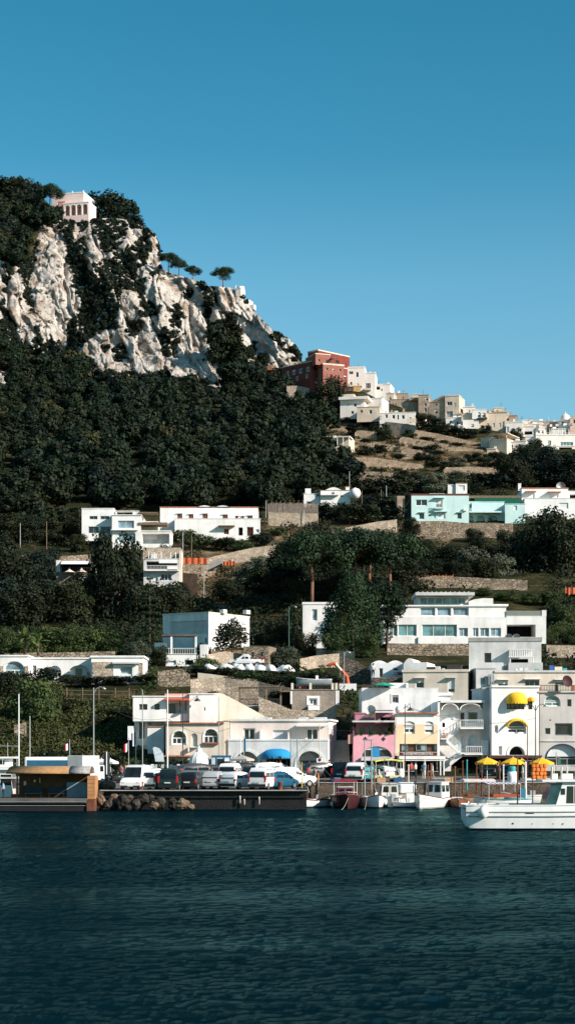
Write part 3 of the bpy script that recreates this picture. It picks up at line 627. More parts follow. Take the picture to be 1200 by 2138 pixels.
# ------------------------------------------------------------------ houses
AVOID = []
GM = {'w': (FRAME, GLASS), 'b': (BROWNF, GLASS), 'g': (FRAME, TGLASS), 'c': (FRAME, BGLASS), 't': (METAL, GLASS)}
class House:
    """px0..px1: the facade in photo pixels, pyb: its base row, Y: its distance; yaw turns it (negative shows its right flank)"""
    def __init__(s, name, label, cat, px0, px1, pyb, Y=None, yaw=0, group=None, pyt=None):
        s.Y = YT((px0+px1)/2, pyb)-1.5 if Y is None else Y
        s.s = F/s.Y; s.pm_ = (px0+px1)/2; s.pyb = pyb; s.c = math.cos(R(yaw)); s.yaw = yaw
        s.r = thing(name, label, cat, at(s.pm_, pyb, s.Y), R(yaw), group)
        if pyt is not None: AVOID.append((px0, pyt, px1, pyb))
    def u(s, px): return (px-s.pm_)/s.s/s.c
    def z(s, py): return (s.pyb-py)/s.s
    def block(s, px0, px1, pyt, pyb, mat, depth=8, d=0, ops=(), rops=(), drop=1.2, name='wall', cap=.14, capmat=None, over=.1, th=.25, arch_top=None):
        x0, x1, z0, z1 = s.u(px0), s.u(px1), s.z(pyb), s.z(pyt); zb = z0-drop
        mb = MB(); kids = []
        def face(M, u0, u1, zl, zh, OP):
            us = sorted({u0, u1, *[o[1] for o in OP], *[o[3] for o in OP]}); zs = sorted({zl, zh, *[o[2] for o in OP], *[o[4] for o in OP]})
            us = [q for q in us if u0-1e-6 <= q <= u1+1e-6]; zs = [q for q in zs if zl-1e-6 <= q <= zh+1e-6]
            for i in range(len(us)-1):
                for j in range(len(zs)-1):
                    cu, cz = (us[i]+us[i+1])/2, (zs[j]+zs[j+1])/2
                    if any(o[1] < cu < o[3] and o[2] < cz < o[4] for o in OP): continue
                    mb.quad(M(us[i], 0, zs[j]), M(us[i+1], 0, zs[j]), M(us[i+1], 0, zs[j+1]), M(us[i], 0, zs[j+1]))
            for o in OP: opening(M, *o)
        def opening(M, kind, a, b, c, e, opt):
            arch = kind[0] == 'a'; k = kind[1:] if arch else kind
            dp = opt.get('d', 2.2 if k[0] == 'o' else .28)
            if arch:
                ah = opt.get('ah', min((c-a)/2, (e-b)*.65)); zs = e-ah; um = (a+c)/2; N = 12
                P = [(um-(c-a)/2*math.cos(math.pi*i/N), zs+ah*math.sin(math.pi*i/N)) for i in range(N+1)]
                for i in range(N):
                    cor = (a, e) if i < N/2 else (c, e)
                    mb.poly([M(cor[0], 0, cor[1]), M(*[P[i+1][0], 0, P[i+1][1]]), M(P[i][0], 0, P[i][1])])
                    mb.quad(M(P[i][0], 0, P[i][1]), M(P[i+1][0], 0, P[i+1][1]), M(P[i+1][0], dp, P[i+1][1]), M(P[i][0], dp, P[i][1]))
                mb.poly([M(a, 0, e), M(um, 0, e), M(c, 0, e)]) if False else None
                zt = zs; out = [(a, b), (c, b)]+[P[N-i] for i in range(N+1)]
            else:
                zt = e; out = [(a, b), (c, b), (c, e), (a, e)]; mb.quad(M(a,0,e), M(c,0,e), M(c,dp,e), M(a,dp,e))
            mb.quad(M(a,0,b), M(a,0,zt), M(a,dp,zt), M(a,dp,b)); mb.quad(M(c,0,b), M(c,dp,b), M(c,dp,zt), M(c,0,zt)); mb.quad(M(a,0,b), M(a,dp,b), M(c,dp,b), M(c,0,b))
            t = opt.get('t', min(.09, (c-a)*.12)); n = int(k[1:]) if k[1:].isdigit() else 1
            def ring(outl, dd, tt):
                q = MB(); cu = sum(p[0] for p in outl)/len(outl); cz = sum(p[1] for p in outl)/len(outl)
                W_ = max(p[0] for p in outl)-min(p[0] for p in outl); H_ = max(p[1] for p in outl)-min(p[1] for p in outl)
                inn = [(cu+(u-cu)*(1-2*tt/W_), cz+(z-cz)*(1-2*tt/H_)) for u, z in outl]; m_ = len(outl)
                for i in range(m_):
                    j = (i+1) % m_
                    q.quad(M(outl[i][0], dd, outl[i][1]), M(outl[j][0], dd, outl[j][1]), M(inn[j][0], dd, inn[j][1]), M(inn[i][0], dd, inn[i][1]))
                    q.quad(M(inn[i][0], dd, inn[i][1]), M(inn[j][0], dd, inn[j][1]), M(inn[j][0], dd+.05, inn[j][1]), M(inn[i][0], dd+.05, inn[i][1]))
                return q
            if k[0] in GM:
                fm, gm = GM[k[0]]
                pane = MB().poly([M(u, dp, z) for u, z in out]); w_ = pane.build('window', gm, s.r)
                q = ring(out, dp-.08, t)
                for i in range(1, n):
                    uu = a+(c-a)*i/n; q.poly([M(uu-t*.4, dp-.06, b), M(uu+t*.4, dp-.06, b), M(uu+t*.4, dp-.06, zt), M(uu-t*.4, dp-.06, zt)])
                if arch and n > 1: q.poly([M(a, dp-.062, zs-t*.4), M(c, dp-.062, zs-t*.4), M(c, dp-.062, zs+t*.4), M(a, dp-.062, zs+t*.4)])
                for hz in opt.get('bars', ()): zz = b+(e-b)*hz; q.poly([M(a, dp-.064, zz-t*.4), M(c, dp-.064, zz-t*.4), M(c, dp-.064, zz+t*.4), M(a, dp-.064, zz+t*.4)])
                q.build('frame', fm, w_)
                if 'blind' not in opt and k[0] in 'wt' and rnd.random() < .28: opt = dict(opt, blind=rnd.uniform(.25, .6))
                if opt.get('blind'):
                    zz = e-(e-b)*opt['blind']; ib = MB()
                    if arch:
                        pts_ = [p for p in out if p[1] >= zz-1e-6]; pts_ = [(a, zz), (c, zz)]+[p for p in out[2:] if p[1] > zz]
                        ib.poly([M(u, dp-.1, z) for u, z in pts_])
                    else: ib.poly([M(a, dp-.1, zz), M(c, dp-.1, zz), M(c, dp-.1, e), M(a, dp-.1, e)])
                    ib.build('roller_blind', SHUT, w_)
                if opt.get('sill'):
                    kk = MB(); p0, p1 = M(a-.08, -.1, b-.09), M(c+.08, 0, b); kk.box(p0[0], p1[0], p0[1], p1[1], p0[2], p1[2]); kk.build('sill', WHITE, w_)
                if opt.get('hood'):
                    kk = MB(); p0, p1 = M(a-.15, -.45, e+.08), M(c+.15, 0, e+.16); kk.box(p0[0], p1[0], p0[1], p1[1], p0[2], p1[2]); kk.build('hood', opt.get('hm', WHITE), w_)
            elif k[0] == 's':
                w_ = MB().poly([M(u, dp*.7, z) for u, z in out]).build('shutter', SHUT, s.r)
                ring(out, dp*.7-.03, t*.6).build('frame', FRAME, w_)
            elif k[0] == 'r':
                w_ = MB().poly([M(u, dp*.6, z) for u, z in out]).build('shutter', REDSH, s.r); q = ring(out, dp*.6-.03, t)
                q.poly([M((a+c)/2-.03, dp*.6-.03, b), M((a+c)/2+.03, dp*.6-.03, b), M((a+c)/2+.03, dp*.6-.03, zt), M((a+c)/2-.03, dp*.6-.03, zt)]); q.build('frame', BROWNF, w_)
                if opt.get('hood'):
                    kk = MB(); p0, p1 = M(a-.15, -.4, e+.08), M(c+.15, 0, e+.15); kk.box(p0[0], p1[0], p0[1], p1[1], p0[2], p1[2]); kk.build('hood', WHITE, w_)
            elif k[0] in 'dD':
                m_ = {'d': BROWNF, 'D': SHUT}[k[0]]; w_ = MB().poly([M(u, dp, z) for u, z in out]).build('door', opt.get('m', m_), s.r)
                ring(out, dp-.06, t).build('frame', opt.get('fm', FRAME), w_)
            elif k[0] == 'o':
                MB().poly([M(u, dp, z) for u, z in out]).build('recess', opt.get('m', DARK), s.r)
            if opt.get('rim'):     # a raised surround
                tt = opt['rim']; q = MB(); W_ = (c-a); cu = (a+c)/2
                oo = [(cu+(u-cu)*(1+2*tt/W_), b+(z-b)*(1+tt/(e-b))) for u, z in out[1:]]+[(a-tt, b)]; inn = out[1:]+[out[0]]
                for i in range(len(inn)-1):
                    q.quad(M(inn[i][0], -.06, inn[i][1]), M(oo[i][0], -.06, oo[i][1]), M(oo[i+1][0], -.06, oo[i+1][1]), M(inn[i+1][0], -.06, inn[i+1][1]))
                    q.quad(M(oo[i][0], -.06, oo[i][1]), M(oo[i][0], 0, oo[i][1]), M(oo[i+1][0], 0, oo[i+1][1]), M(oo[i+1][0], -.06, oo[i+1][1]))
                    q.quad(M(inn[i+1][0], -.06, inn[i+1][1]), M(inn[i+1][0], 0, inn[i+1][1]), M(inn[i][0], 0, inn[i][1]), M(inn[i][0], -.06, inn[i][1]))
                q.build('surround', opt.get('rm', WHITE), s.r)
        def conv(o):
            k, a, t_, b2, c_ = o[:5]; return (k, s.u(a), s.z(c_), s.u(b2), s.z(t_), o[5] if len(o) > 5 else {})
        def convr(o):
            k, a, t_, b2, c_ = o[:5]; return (k, a*depth, s.z(c_), b2*depth, s.z(t_), o[5] if len(o) > 5 else {})
        face(lambda u, v, z: (u, d+v, z), x0, x1, zb, z1, [conv(o) for o in ops])
        face(lambda u, v, z: (x1-v, d+u, z), 0, depth, zb, z1, [convr(o) for o in rops])
        mb.quad((x0,d+depth,zb), (x0,d,zb), (x0,d,z1), (x0,d+depth,z1)); mb.quad((x1,d+depth,zb), (x0,d+depth,zb), (x0,d+depth,z1), (x1,d+depth,z1))
        mb.quad((x0,d,z1), (x1,d,z1), (x1,d+depth,z1), (x0,d+depth,z1))
        wl = mb.build(name, mat, s.r)
        if cap:
            k = MB().box(x0-over, x1+over, d-over, d+depth+over, z1+.003, z1+cap); k.build('roof', capmat or mat, s.r)
        return wl
    def slab(s, px0, px1, pyt, pyb, d0, d1, mat, name='slab', bevel=0):
        """a box between distances d0..d1 behind the facade plane (negative = in front)"""
        return MB().box(s.u(px0), s.u(px1), d0, d1, s.z(pyb), s.z(pyt)).build(name, mat, s.r, bevel=bevel)
    def rail(s, px0, px1, pyt, pyb, d, mat=WMETAL, step=.22, name='railing', r=.022, ends=None):
        mb = MB(); x0, x1, z0, z1 = s.u(px0), s.u(px1), s.z(pyb), s.z(pyt); n = max(2, int((x1-x0)/step))
        for i in range(n+1):
            x = x0+(x1-x0)*i/n; mb.box(x-r, x+r, d-r, d+r, z0, z1)
        mb.box(x0, x1, d-r*1.6, d+r*1.6, z1, z1+.06); mb.box(x0, x1, d-r, d+r, z0+.04, z0+.09)
        if ends:
            for x in (x0, x1):
                mb.box(x-r, x+r, d, d+ends, z1, z1+.05)
                for i in range(1, int(ends/step)+1): mb.box(x-r, x+r, d+i*step-r, d+i*step+r, z0, z1)
        return mb.build(name, mat, s.r)
    def vaults(s, spans, py_top, py_base, d0, d1, mat, name='roof'):
        """low barrel-vault roofs seen end-on: spans of (px0, px1)"""
        mb = MB()
        for a, b in spans:
            N = 14; x0, x1 = s.u(a), s.u(b); zb, zt = s.z(py_base), s.z(py_top)
            pts_ = [(x0, zb)]+[(x0+(x1-x0)*(i/N), zb+(zt-zb)*math.sin(math.pi*i/N)) for i in range(1, N)]+[(x1, zb)]
            mb.prism(pts_, d0, d1)
        return mb.build(name, mat, s.r)
    def dome_awning(s, px0, px1, pyt, pyb, out, mat, scallop=True, name='awning', bands=10):
        """quarter-dome canopy over a window"""
        x0, x1, z0, z1 = s.u(px0), s.u(px1), s.z(pyb), s.z(pyt); rx = (x1-x0)/2; cx_ = (x0+x1)/2; rings = []
        for j in range(9):
            el = math.pi/2*j/8; rings.append([(cx_-rx*math.cos(math.pi*i/24)*math.cos(el)**.75, -.02-out*math.sin(math.pi*i/24)*math.cos(el)*(1+(.03 if i % 2 else 0)), z0+(z1-z0)*math.sin(el)) for i in range(25)])
        mb = MB().loft(rings, caps=False)
        if scallop:
            h = (z1-z0)*.16+.05; a = rings[0]
            for i in range(24): mb.quad(a[i], a[i+1], (a[i+1][0], a[i+1][1], z0-h*(.6 if (i+1) % 2 else 1)), (a[i][0], a[i][1], z0-h*(.6 if i % 2 else 1)))
        return mb.build(name, mat, s.r, smooth=True)
    def arc_awning(s, px0, px1, pyt, pyb, out, mat, tk=.55, name='awning'):
        x0, x1, z0, z1 = s.u(px0), s.u(px1), s.z(pyb), s.z(pyt); rx = (x1-x0)/2; cx_ = (x0+x1)/2; mb = MB(); N = 24
        P = [(cx_-rx*math.cos(math.pi*i/N), z0+(z1-z0)*math.sin(math.pi*i/N)) for i in range(N+1)]
        Q = [(cx_+(x-cx_)*.86, z0+(z-z0)*.80-.05-(.12 if i % 2 else 0)) for i, (x, z) in enumerate(P)]
        for i in range(N):
            mb.quad((P[i][0], 0, P[i][1]), (P[i+1][0], 0, P[i+1][1]), (P[i+1][0]*.98+.02*cx_, -out, P[i+1][1]-.15), (P[i][0]*.98+.02*cx_, -out, P[i][1]-.15))
            mb.quad((P[i][0]*.98+.02*cx_, -out, P[i][1]-.15), (P[i+1][0]*.98+.02*cx_, -out, P[i+1][1]-.15), (Q[i+1][0], -out-.03, Q[i+1][1]), (Q[i][0], -out-.03, Q[i][1]))
        return mb.build(name, mat, s.r, smooth=True)
    def chimney(s, px0, px1, pyt, pyb, d=2, mat=WHITE, name='chimney'):
        w_ = s.u(px1)-s.u(px0); q = MB().box(s.u(px0), s.u(px1), d, d+w_, s.z(pyb)-.1, s.z(pyt)); q.box(s.u(px0)-.06, s.u(px1)+.06, d-.06, d+w_+.06, s.z(pyt)+.002, s.z(pyt)+.12); return q.build(name, mat, s.r)
    def clutter(s, px0, px1, pyt, k=1., d=1.):
        """roof litter: vents, tanks, aerials, a drain pipe"""
        w_ = px1-px0; n = max(1, int(w_/16*k))
        for i in range(n):
            x = px0+w_*(i+rnd.uniform(.15, .85))/n; q = rnd.random(); z = s.z(pyt)+.1; u = s.u(x); dd = d+rnd.uniform(.3, 2.5)
            if q < .35: MB().box(u-.3, u+.3, dd, dd+.5, z, z+rnd.uniform(.6, 1.3)).build('chimney', rnd.choice([WHITE2, CREAM, BROWNST]), s.r)
            elif q < .6: MB().tube((u-.5, dd, z+.5), (u+.5, dd, z+.5), .4, 10).build('water_tank', rnd.choice([METAL, GREYW, CANVASW]), s.r)
            elif q < .85: MB().tube((u, dd, z), (u, dd, z+rnd.uniform(1.3, 2.2)), .035, 5).tube((u-.5, dd, z+1.2), (u+.5, dd, z+1.25), .025, 4).build('aerial', DMETAL, s.r)
            else: MB().box(u-.4, u+.4, dd, dd+.4, z, z+.6).build('air_conditioner', GREYW, s.r)
    def pipe(s, px, pyt, pyb, d=-.05): MB().tube((s.u(px), d, s.z(pyb)), (s.u(px), d, s.z(pyt)), .05, 6).build('drain_pipe', rnd.choice([METAL, GREYW, WOOD]), s.r)
    def post(s, px, pyt, pyb, d, r=.09, mat=WHITE, name='post'):
        return MB().tube((s.u(px), d, s.z(pyb)), (s.u(px), d, s.z(pyt)), r, 8).build(name, mat, s.r)
def wall(name, label, pts, hpx, mat, thick=.6, cat='wall', flat=0, dY=1.2, group=None, cap=None, Y=None):
    """free retaining wall following (px, py) of its foot; hpx = height in photo pixels"""
    ym = sum(YT(x, y) for x, y in pts)/len(pts); P = [at(x, y, YT(x, y)*(1-flat)+ym*flat-dY if Y is None else Y) for x, y in pts]; o0 = P[len(P)//2].copy(); mb = MB(); rings = []
    for i, p in enumerate(P):
        h = (hpx[i] if isinstance(hpx, (list, tuple)) else hpx)*p.y/F; q = p-o0
        rings.append([(q.x, q.y, q.z-1.2), (q.x, q.y, q.z+h+.12*fb(p.x*.5, p.z*.3)), (q.x, q.y+thick, q.z+h+.1*fb(p.x*.4, 3)), (q.x, q.y+thick, q.z-1.2)])
    fine = []
    for i in range(len(rings)-1):
        n = max(1, int((Vector(rings[i+1][0])-Vector(rings[i][0])).length/1.5))
        for k in range(n): fine.append([tuple(Vector(a).lerp(Vector(b), k/n)+Vector((0, 0, (.10*fb(a[0]*1.3+k*.9, i*3.1) if z in (1, 2) else 0)))) for z, (a, b) in enumerate(zip(rings[i], rings[i+1]))])
    fine.append(rings[-1]); mb.loft(fine, closed=True)
    for x, y in pts: pass
    xs = [p[0] for p in pts]; ys = [p[1] for p in pts]; hm_ = max(hpx) if isinstance(hpx, (list, tuple)) else hpx
    for (xa, ya), (xb, yb) in zip(pts, pts[1:]): AVOID.append((min(xa, xb), min(ya, yb)-hm_+2, max(xa, xb), max(ya, yb)))
    return tag(mb.build(name, mat, loc=o0), label, cat, group)
# ================================================================== buildings on the waterfront
FY = 187.0
# long pale pink building with three ground arches
h = House('shop_building', 'long pale pink building with a bright blue awning over its middle arch', 'building', 476, 684, 1616, FY, -7, pyt=1504)
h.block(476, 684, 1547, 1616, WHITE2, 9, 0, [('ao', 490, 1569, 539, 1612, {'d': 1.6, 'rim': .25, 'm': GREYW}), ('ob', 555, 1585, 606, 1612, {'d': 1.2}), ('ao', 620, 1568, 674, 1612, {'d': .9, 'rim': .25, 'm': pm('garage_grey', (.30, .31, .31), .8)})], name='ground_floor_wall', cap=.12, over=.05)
h.block(476, 684, 1505, 1546, PINKW, 8, 1.2, [('w2', 504, 1520, 529, 1546, {'t': .12}), ('s', 567, 1524, 597, 1546), ('w2', 636, 1521, 661, 1546, {'t': .12})], rops=[('w', .3, 1522, .42, 1540)], cap=.2, over=.18, capmat=WHITE2, drop=0)
h.slab(476, 684, 1543, 1547.5, 0, .14, WHITE2, 'parapet')
h.slab(626, 664, 1588, 1612, .86, .9, DMETAL, 'garage_door')
for px in (541, 600): h.slab(px, px+2.5, 1524, 1546, .2, 1.2, PINKW, 'divider_wall')
h.slab(618, 682, 1512, 1514, -.2, 1.25, CANVASW, 'awning'); h.slab(618, 682, 1514, 1517, -.24, -.2, CANVASW, 'awning_valance')
for a, b in ((522, 528), (540, 548), (618, 636), (650, 676), (552, 560)): h.slab(a, b, 1497, 1504, 2, 3, GREYW, 'roof_box')
h.dome_awning(546, 609, 1563, 1580, 1.3, BLUECAN)
h.slab(571, 591, 1579, 1584, -1.32, -1.28, DMETAL, 'sign_board')
for px in (568, 582, 596): h.slab(px-.5, px+.5, 1586, 1612, 1.1, 1.17, METAL, 'mullion')
# stairway and passage beside it
m = MB(); p = at(713, 1616, 188)
for i in range(15): m.box(-.95, .95, i*.5, i*.5+.52, -.5, .2+i*.24)
m.box(-1.35, -.96, 0, 7.5, -.5, .9); m.prism([(0, 0)]*3, 0, 0) if False else None
o = m.build('stairway', CREAM, loc=p); tag(o, 'outdoor stone stairway climbing between the pale and the bright pink buildings', 'stairway')
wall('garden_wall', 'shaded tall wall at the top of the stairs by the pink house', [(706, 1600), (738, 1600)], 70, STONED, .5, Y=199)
# pink house
h = House('pink_house', 'bright pink house with planted balcony and a wide glazed ground arch', 'house', 737, 824, 1616, FY-.3, 0, pyt=1488)
h.block(737, 823, 1553, 1616, PINK, 9, 0, [('at3', 754, 1558, 818, 1581, {'t': .1, 'ah': 1.15}), ('ob', 754, 1589, 818, 1611, {'d': 1.})], name='ground_floor_wall', cap=0)
h.slab(753, 820, 1581.5, 1588, -.35, -.003, GREYW, 'lintel')
for px in (770, 786, 802): h.slab(px-.5, px+.5, 1590, 1612, .7, .76, DMETAL, 'mullion')
h.slab(777, 792, 1560, 1580, .12, .16, BLUECAN, 'window_poster')
h.block(737, 822, 1509, 1553, PURPLE, 7, 2.0, [('t', 750, 1516, 765, 1534), ('t2', 769, 1516, 784, 1534), ('t', 788, 1517, 797, 1534), ('t', 803, 1517, 818, 1534)], name='upper_wall', cap=0)
h.slab(737, 823, 1534, 1553, -.003, .18, PINK, 'balcony_parapet'); h.slab(737, 823, 1551.5, 1553, .19, 2.0, PINK, 'balcony_floor')
h.slab(727, 737, 1534, 1553, .2, 2, SALMON, 'side_balcony'); h.slab(735, 825, 1504.5, 1508, -.5, 2.3, GREYW, 'canopy')
for px in (737.7, 822): h.slab(px-.8, px+.8, 1508, 1534, .05, .25, PURPLE, 'post')
for px in (762, 800):
    x, z = h.u(px), h.z(1543); MB().prism([(x-.24, z), (x, z-.24), (x+.24, z), (x, z+.24)], -.03, .02).build('diamond_grille', DMETAL, h.r)
for px, sc_ in ((747, 1), (757, .8), (779, 1.1), (797, .8), (812, 1.1)):
    o = bpy.data.objects.new('balcony_plant', proto('bush_3')[1]); COL.objects.link(o); o.parent = h.r; o.location = (h.u(px), .1, h.z(1536)); o.scale = (.5*sc_,)*3
for px, dz in ((736, 0), (820, 0)):
    o = bpy.data.objects.new('climbing_plant', proto('bush_2')[1]); COL.objects.link(o); o.parent = h.r; o.location = (h.u(px), .2, h.z(1535)); o.scale = (.7, .6, 1.9)
h.block(744, 823, 1488.5, 1504, PURPLE, 4, 3.5, [('ob', 797, 1496, 818, 1504, {'d': 1})], name='terrace_wall', cap=.1)
h.slab(783, 822, 1482, 1483, 1, 3.6, WOOD, 'pergola_beam'); h.post(783, 1483, 1505, 1.1, .05, WOOD)
o = MB().poly([(h.u(753), 1.6, h.z(1497)), (h.u(783), 1.1, h.z(1484)), (h.u(783), 1.4, h.z(1498))]).build('shade_cloth', pm('tan_cloth', (.30, .21, .16), .9), h.r)
# restaurant with ochre front
h = House('restaurant_building', 'narrow restaurant building painted white above and ochre below with brown band', 'building', 828, 916, 1618, FY-.2, 0, pyt=1488)
h.block(828, 913, 1513, 1578, YELLOWP, 9, 0, [('aw2', 842, 1506, 866, 1532, {'blind': .45, 't': .11}) if False else ('o', 833.5, 1553, 912, 1577, {'d': .35, 'm': pm('brown_panel', (.10, .05, .03), .7, .2, 2)}), ('aw2', 842.5, 1514, 865.5, 1532, {'t': .11, 'ah': .02}), ('aw', 885.5, 1514, 904.5, 1532, {'t': .11, 'ah': .02})], name='ochre_wall', cap=0, drop=0)
h.block(828, 913, 1490, 1512.9, WHITE, 9, .002, [('ao', 842.5, 1506, 865.5, 1513, {'d': .12, 'm': SHUT, 'ah': .34}), ('ao', 885.5, 1506, 904.5, 1513, {'d': .12, 'm': SHUT, 'ah': .34})], drop=0, name='white_wall', cap=0)
h.slab(885.5, 904.5, 1512.5, 1524, .1, .13, SHUT, 'roller_blind'); h.slab(842.5, 865.5, 1512.5, 1517, .1, .13, SHUT, 'roller_blind')
h.slab(829, 914, 1487, 1490, -.35, .5, TILE, 'tile_cornice')
h.slab(913, 917.5, 1466, 1578, .05, 9, WHITE, 'end_wall'); h.slab(824, 828, 1490, 1578, 0, .3, CREAM, 'corner_pier')
for a, b in ((838, 851), (868, 879), (879.6, 890), (906.5, 912)):
    w_ = h.slab(a, b, 1554, 1567, .25, .32, BGLASS if b != 879 else GLASS, 'window')
    q = MB(); x0, x1, z0, z1 = h.u(a), h.u(b), h.z(1567), h.z(1554)
    for bx in ((x0, x0+.05, z0, z1), (x1-.05, x1, z0, z1), (x0+.05, x1-.05, z0, z0+.05), (x0+.05, x1-.05, z1-.05, z1)): q.box(bx[0], bx[1], .2, .247, bx[2], bx[3])
    q.build('frame', METAL, w_)
sg = h.slab(834.5, 911, 1571, 1577, -.06, 0.3, pm('maroon_sign', (.10, .018, .022), .6, .1), 'sign_board'); h.slab(834.5, 911, 1570, 1571, -.09, 0.3, GREYW, 'sign_ledge')
cu = bpy.data.curves.new('lettering', 'FONT'); cu.body = 'SNACK BAR PASTICCERIA LA VELA'; cu.size = .30; cu.align_x = 'CENTER'; cu.align_y = 'CENTER'; cu.extrude = .006
tmp = bpy.data.objects.new('lettering', cu); COL.objects.link(tmp); tmp.rotation_euler = (R(90), 0, 0); bpy.context.view_layer.update()
me = bpy.data.meshes.new_from_object(tmp.evaluated_get(bpy.context.evaluated_depsgraph_get())); bpy.data.objects.remove(tmp)
tx = [v.co.x for v in me.vertices]; fw = (h.u(903)-h.u(841))/(max(tx)-min(tx))
o = bpy.data.objects.new('lettering', me); COL.objects.link(o); o.parent = sg; o.rotation_euler = (R(90), 0, 0); o.scale = (fw, 1.0, 1); o.location = (h.u(872), -.07, h.z(1574)); me.materials.append(WHITE)
cn = h.slab(829, 924, 1578.5, 1585, -3.0, -.08, WHITE, 'canopy'); h.slab(832, 922, 1586.5, 1588, -3.0, -2.9, WHITE, 'canopy_rail')
for px in (838, 882, 914, 921): h.slab(px-1.2, px+1.2, 1585, 1618, -2.95, -2.75, WHITE, 'pillar')
h.slab(828, 913, 1578, 1618, 1.6, 1.8, DARK, 'restaurant_shade_sheet'); h.slab(828, 913, 1577.6, 1579, -.07, 1.6, BROWNF, 'ceiling')  # dark sheet stands in for the deep shade under the canopy
h.slab(860, 873, 1592, 1616, 1.4, 1.58, GLASS, 'glass_door'); h.slab(828, 831, 1578, 1618, 0, 1.6, CREAM, 'side_pier'); h.slab(911, 913, 1578, 1618, 0, 1.6, CREAM, 'side_pier'); h.slab(879.5, 884, 1587, 1600, -2.7, -2.6, CANVASW, 'rolled_blind')
# white house with outside stairs
h = House('stair_house', 'white house with two shallow vaults and a zigzag outside staircase', 'house', 919, 1011, 1616, FY+.4, 0, pyt=1462)
h.block(919, 1010, 1467, 1616, WHITE2, 8, 1.4, [('aD', 935, 1485, 947.5, 1505, {'d': .1}), ('d', 962.5, 1486, 973, 1519), ('t', 979, 1486, 1000, 1507, {'t': .12}), ('aD', 979.5, 1533, 1002.5, 1573, {'d': .35}), ('D', 964, 1538, 973, 1563), ('ob', 945, 1580, 1009, 1615, {'d': 2.5}), ('ao', 925, 1508, 931, 1518, {'d': .3})], cap=0)
h.slab(919, 1011, 1462, 1467, 0, 9.4, WHITE2, 'parapet')
mb = MB()
for a, b in ((921, 957.5), (959, 1006)):
    N = 14; x0, x1 = h.u(a), h.u(b)
    for i in range(N):
        t0, t1 = math.pi*i/N, math.pi*(i+1)/N; cxx = (x0+x1)/2; rr = (x1-x0)/2; P = []
        for t, k in ((t0, 1), (t1, 1), (t1, .9), (t0, .9)): P.append((cxx-rr*k*math.cos(t), h.z(1482)+(h.z(1468)-h.z(1482))*math.sin(t)*k))
        mb.prism(P, .1, 1.39)
    
mb.build('vault_arch', WHITE, h.r)
h.slab(960, 1008, 1519, 1522, -.3, 1.39, WHITE, 'balcony'); h.rail(961, 1007, 1504, 1519, -.2, WMETAL, .2, ends=1.5)
h.slab(968, 1006, 1573, 1576, -.3, 1.39, WHITE, 'balcony'); h.rail(972, 1004, 1559, 1573, -.2, WMETAL, .2); h.slab(977, 1002, 1568, 1571, -.15, .1, pm('flower_box', (.25, .08, .05), .8), 'flower_box')
h.slab(1006, 1019, 1546, 1577, .2, 6, WHITE, 'buttress')
def flight(pa, pb, n, d0, d1):
    (xa, ya), (xb, yb) = pa, pb; q = MB()
    for i in range(n):
        a, b = xa+(xb-xa)*i/n, xa+(xb-xa)*(i+1)/n; yy = ya+(yb-ya)*(i+1)/n; q.box(h.u(a), h.u(b), d0, d1, h.z(yy)-.42, h.z(yy))
    q.build('stair_flight', WHITE2, h.r); q = MB()
    for i in range(n):
        a = xa+(xb-xa)*(i+.5)/n; yy = ya+(yb-ya)*(i+1)/n; q.box(h.u(a)-.02, h.u(a)+.02, d0-.03, d0+.01, h.z(yy), h.z(yy)+.95)
    q.build('stair_railing', WMETAL, h.r)
flight((935, 1593), (960, 1573), 9, -1.4, -.3); flight((961, 1571), (931, 1543), 11, -.2, .7); flight((931, 1540), (959, 1518), 9, .3, 1.3)
h.slab(919, 932, 1541, 1544, -.4, 1.39, WHITE2, 'landing'); h.slab(958, 968, 1571, 1574, -1.3, 1.39, WHITE2, 'landing'); h.rail(920, 932, 1532, 1541, -.4, TILE, .14)
h.slab(926, 940, 1585, 1616, -.3, 1.3, WHITE2, 'stair_base')
# white house with yellow awnings
h = House('white_house', 'tall bright white house with yellow dome and arc awnings', 'house', 1012, 1126, 1616, FY, 5, pyt=1432)
Y4 = ('aw2', 1058, 1504, 1098, 1532, {'t': .14, 'bars': (.52,)})
h.block(1025, 1125, 1435, 1616, WHITE, 9, 0, [('b4', 1057, 1464, 1094, 1481, {'t': .12}), ('b', 1102, 1462, 1111, 1481, {'t': .12}), Y4, ('aw2', 1031, 1514, 1039, 1531, {'t': .08}), ('ao', 1062, 1558, 1095, 1576.5, {'d': 1.2, 'rim': .28, 'ah': .85}), ('D', 1040, 1558, 1047, 1576), ('ob', 1027, 1583, 1123, 1617, {'d': 3.5})], cap=.12)
h.block(1011, 1025, 1437, 1616, GREYW, 6, 1.2, cap=.1, name='side_wall')  # grey stands in for shade on the left side of the white house
h.dome_awning(1055, 1100, 1445, 1466, 1.15, YELLOW); h.dome_awning(1100.5, 1115.5, 1455, 1463, .7, YELLOW); h.arc_awning(1055, 1100, 1499.5, 1516, .6, YELLOW)
h.slab(1009, 1120, 1577, 1583, -2.6, -.05, pm('maroon_canopy', (.07, .028, .026), .8, .15), 'canopy'); h.slab(1025, 1126, 1431.5, 1435, -.15, .05, WHITE, 'cornice')
for px in (1012, 1045, 1081, 1117): h.post(px, 1583, 1616, -2.4, .07, BROWNF)
h.slab(1070, 1092, 1586, 1612, 1.8, 2.4, BROWNF, 'bar_door')
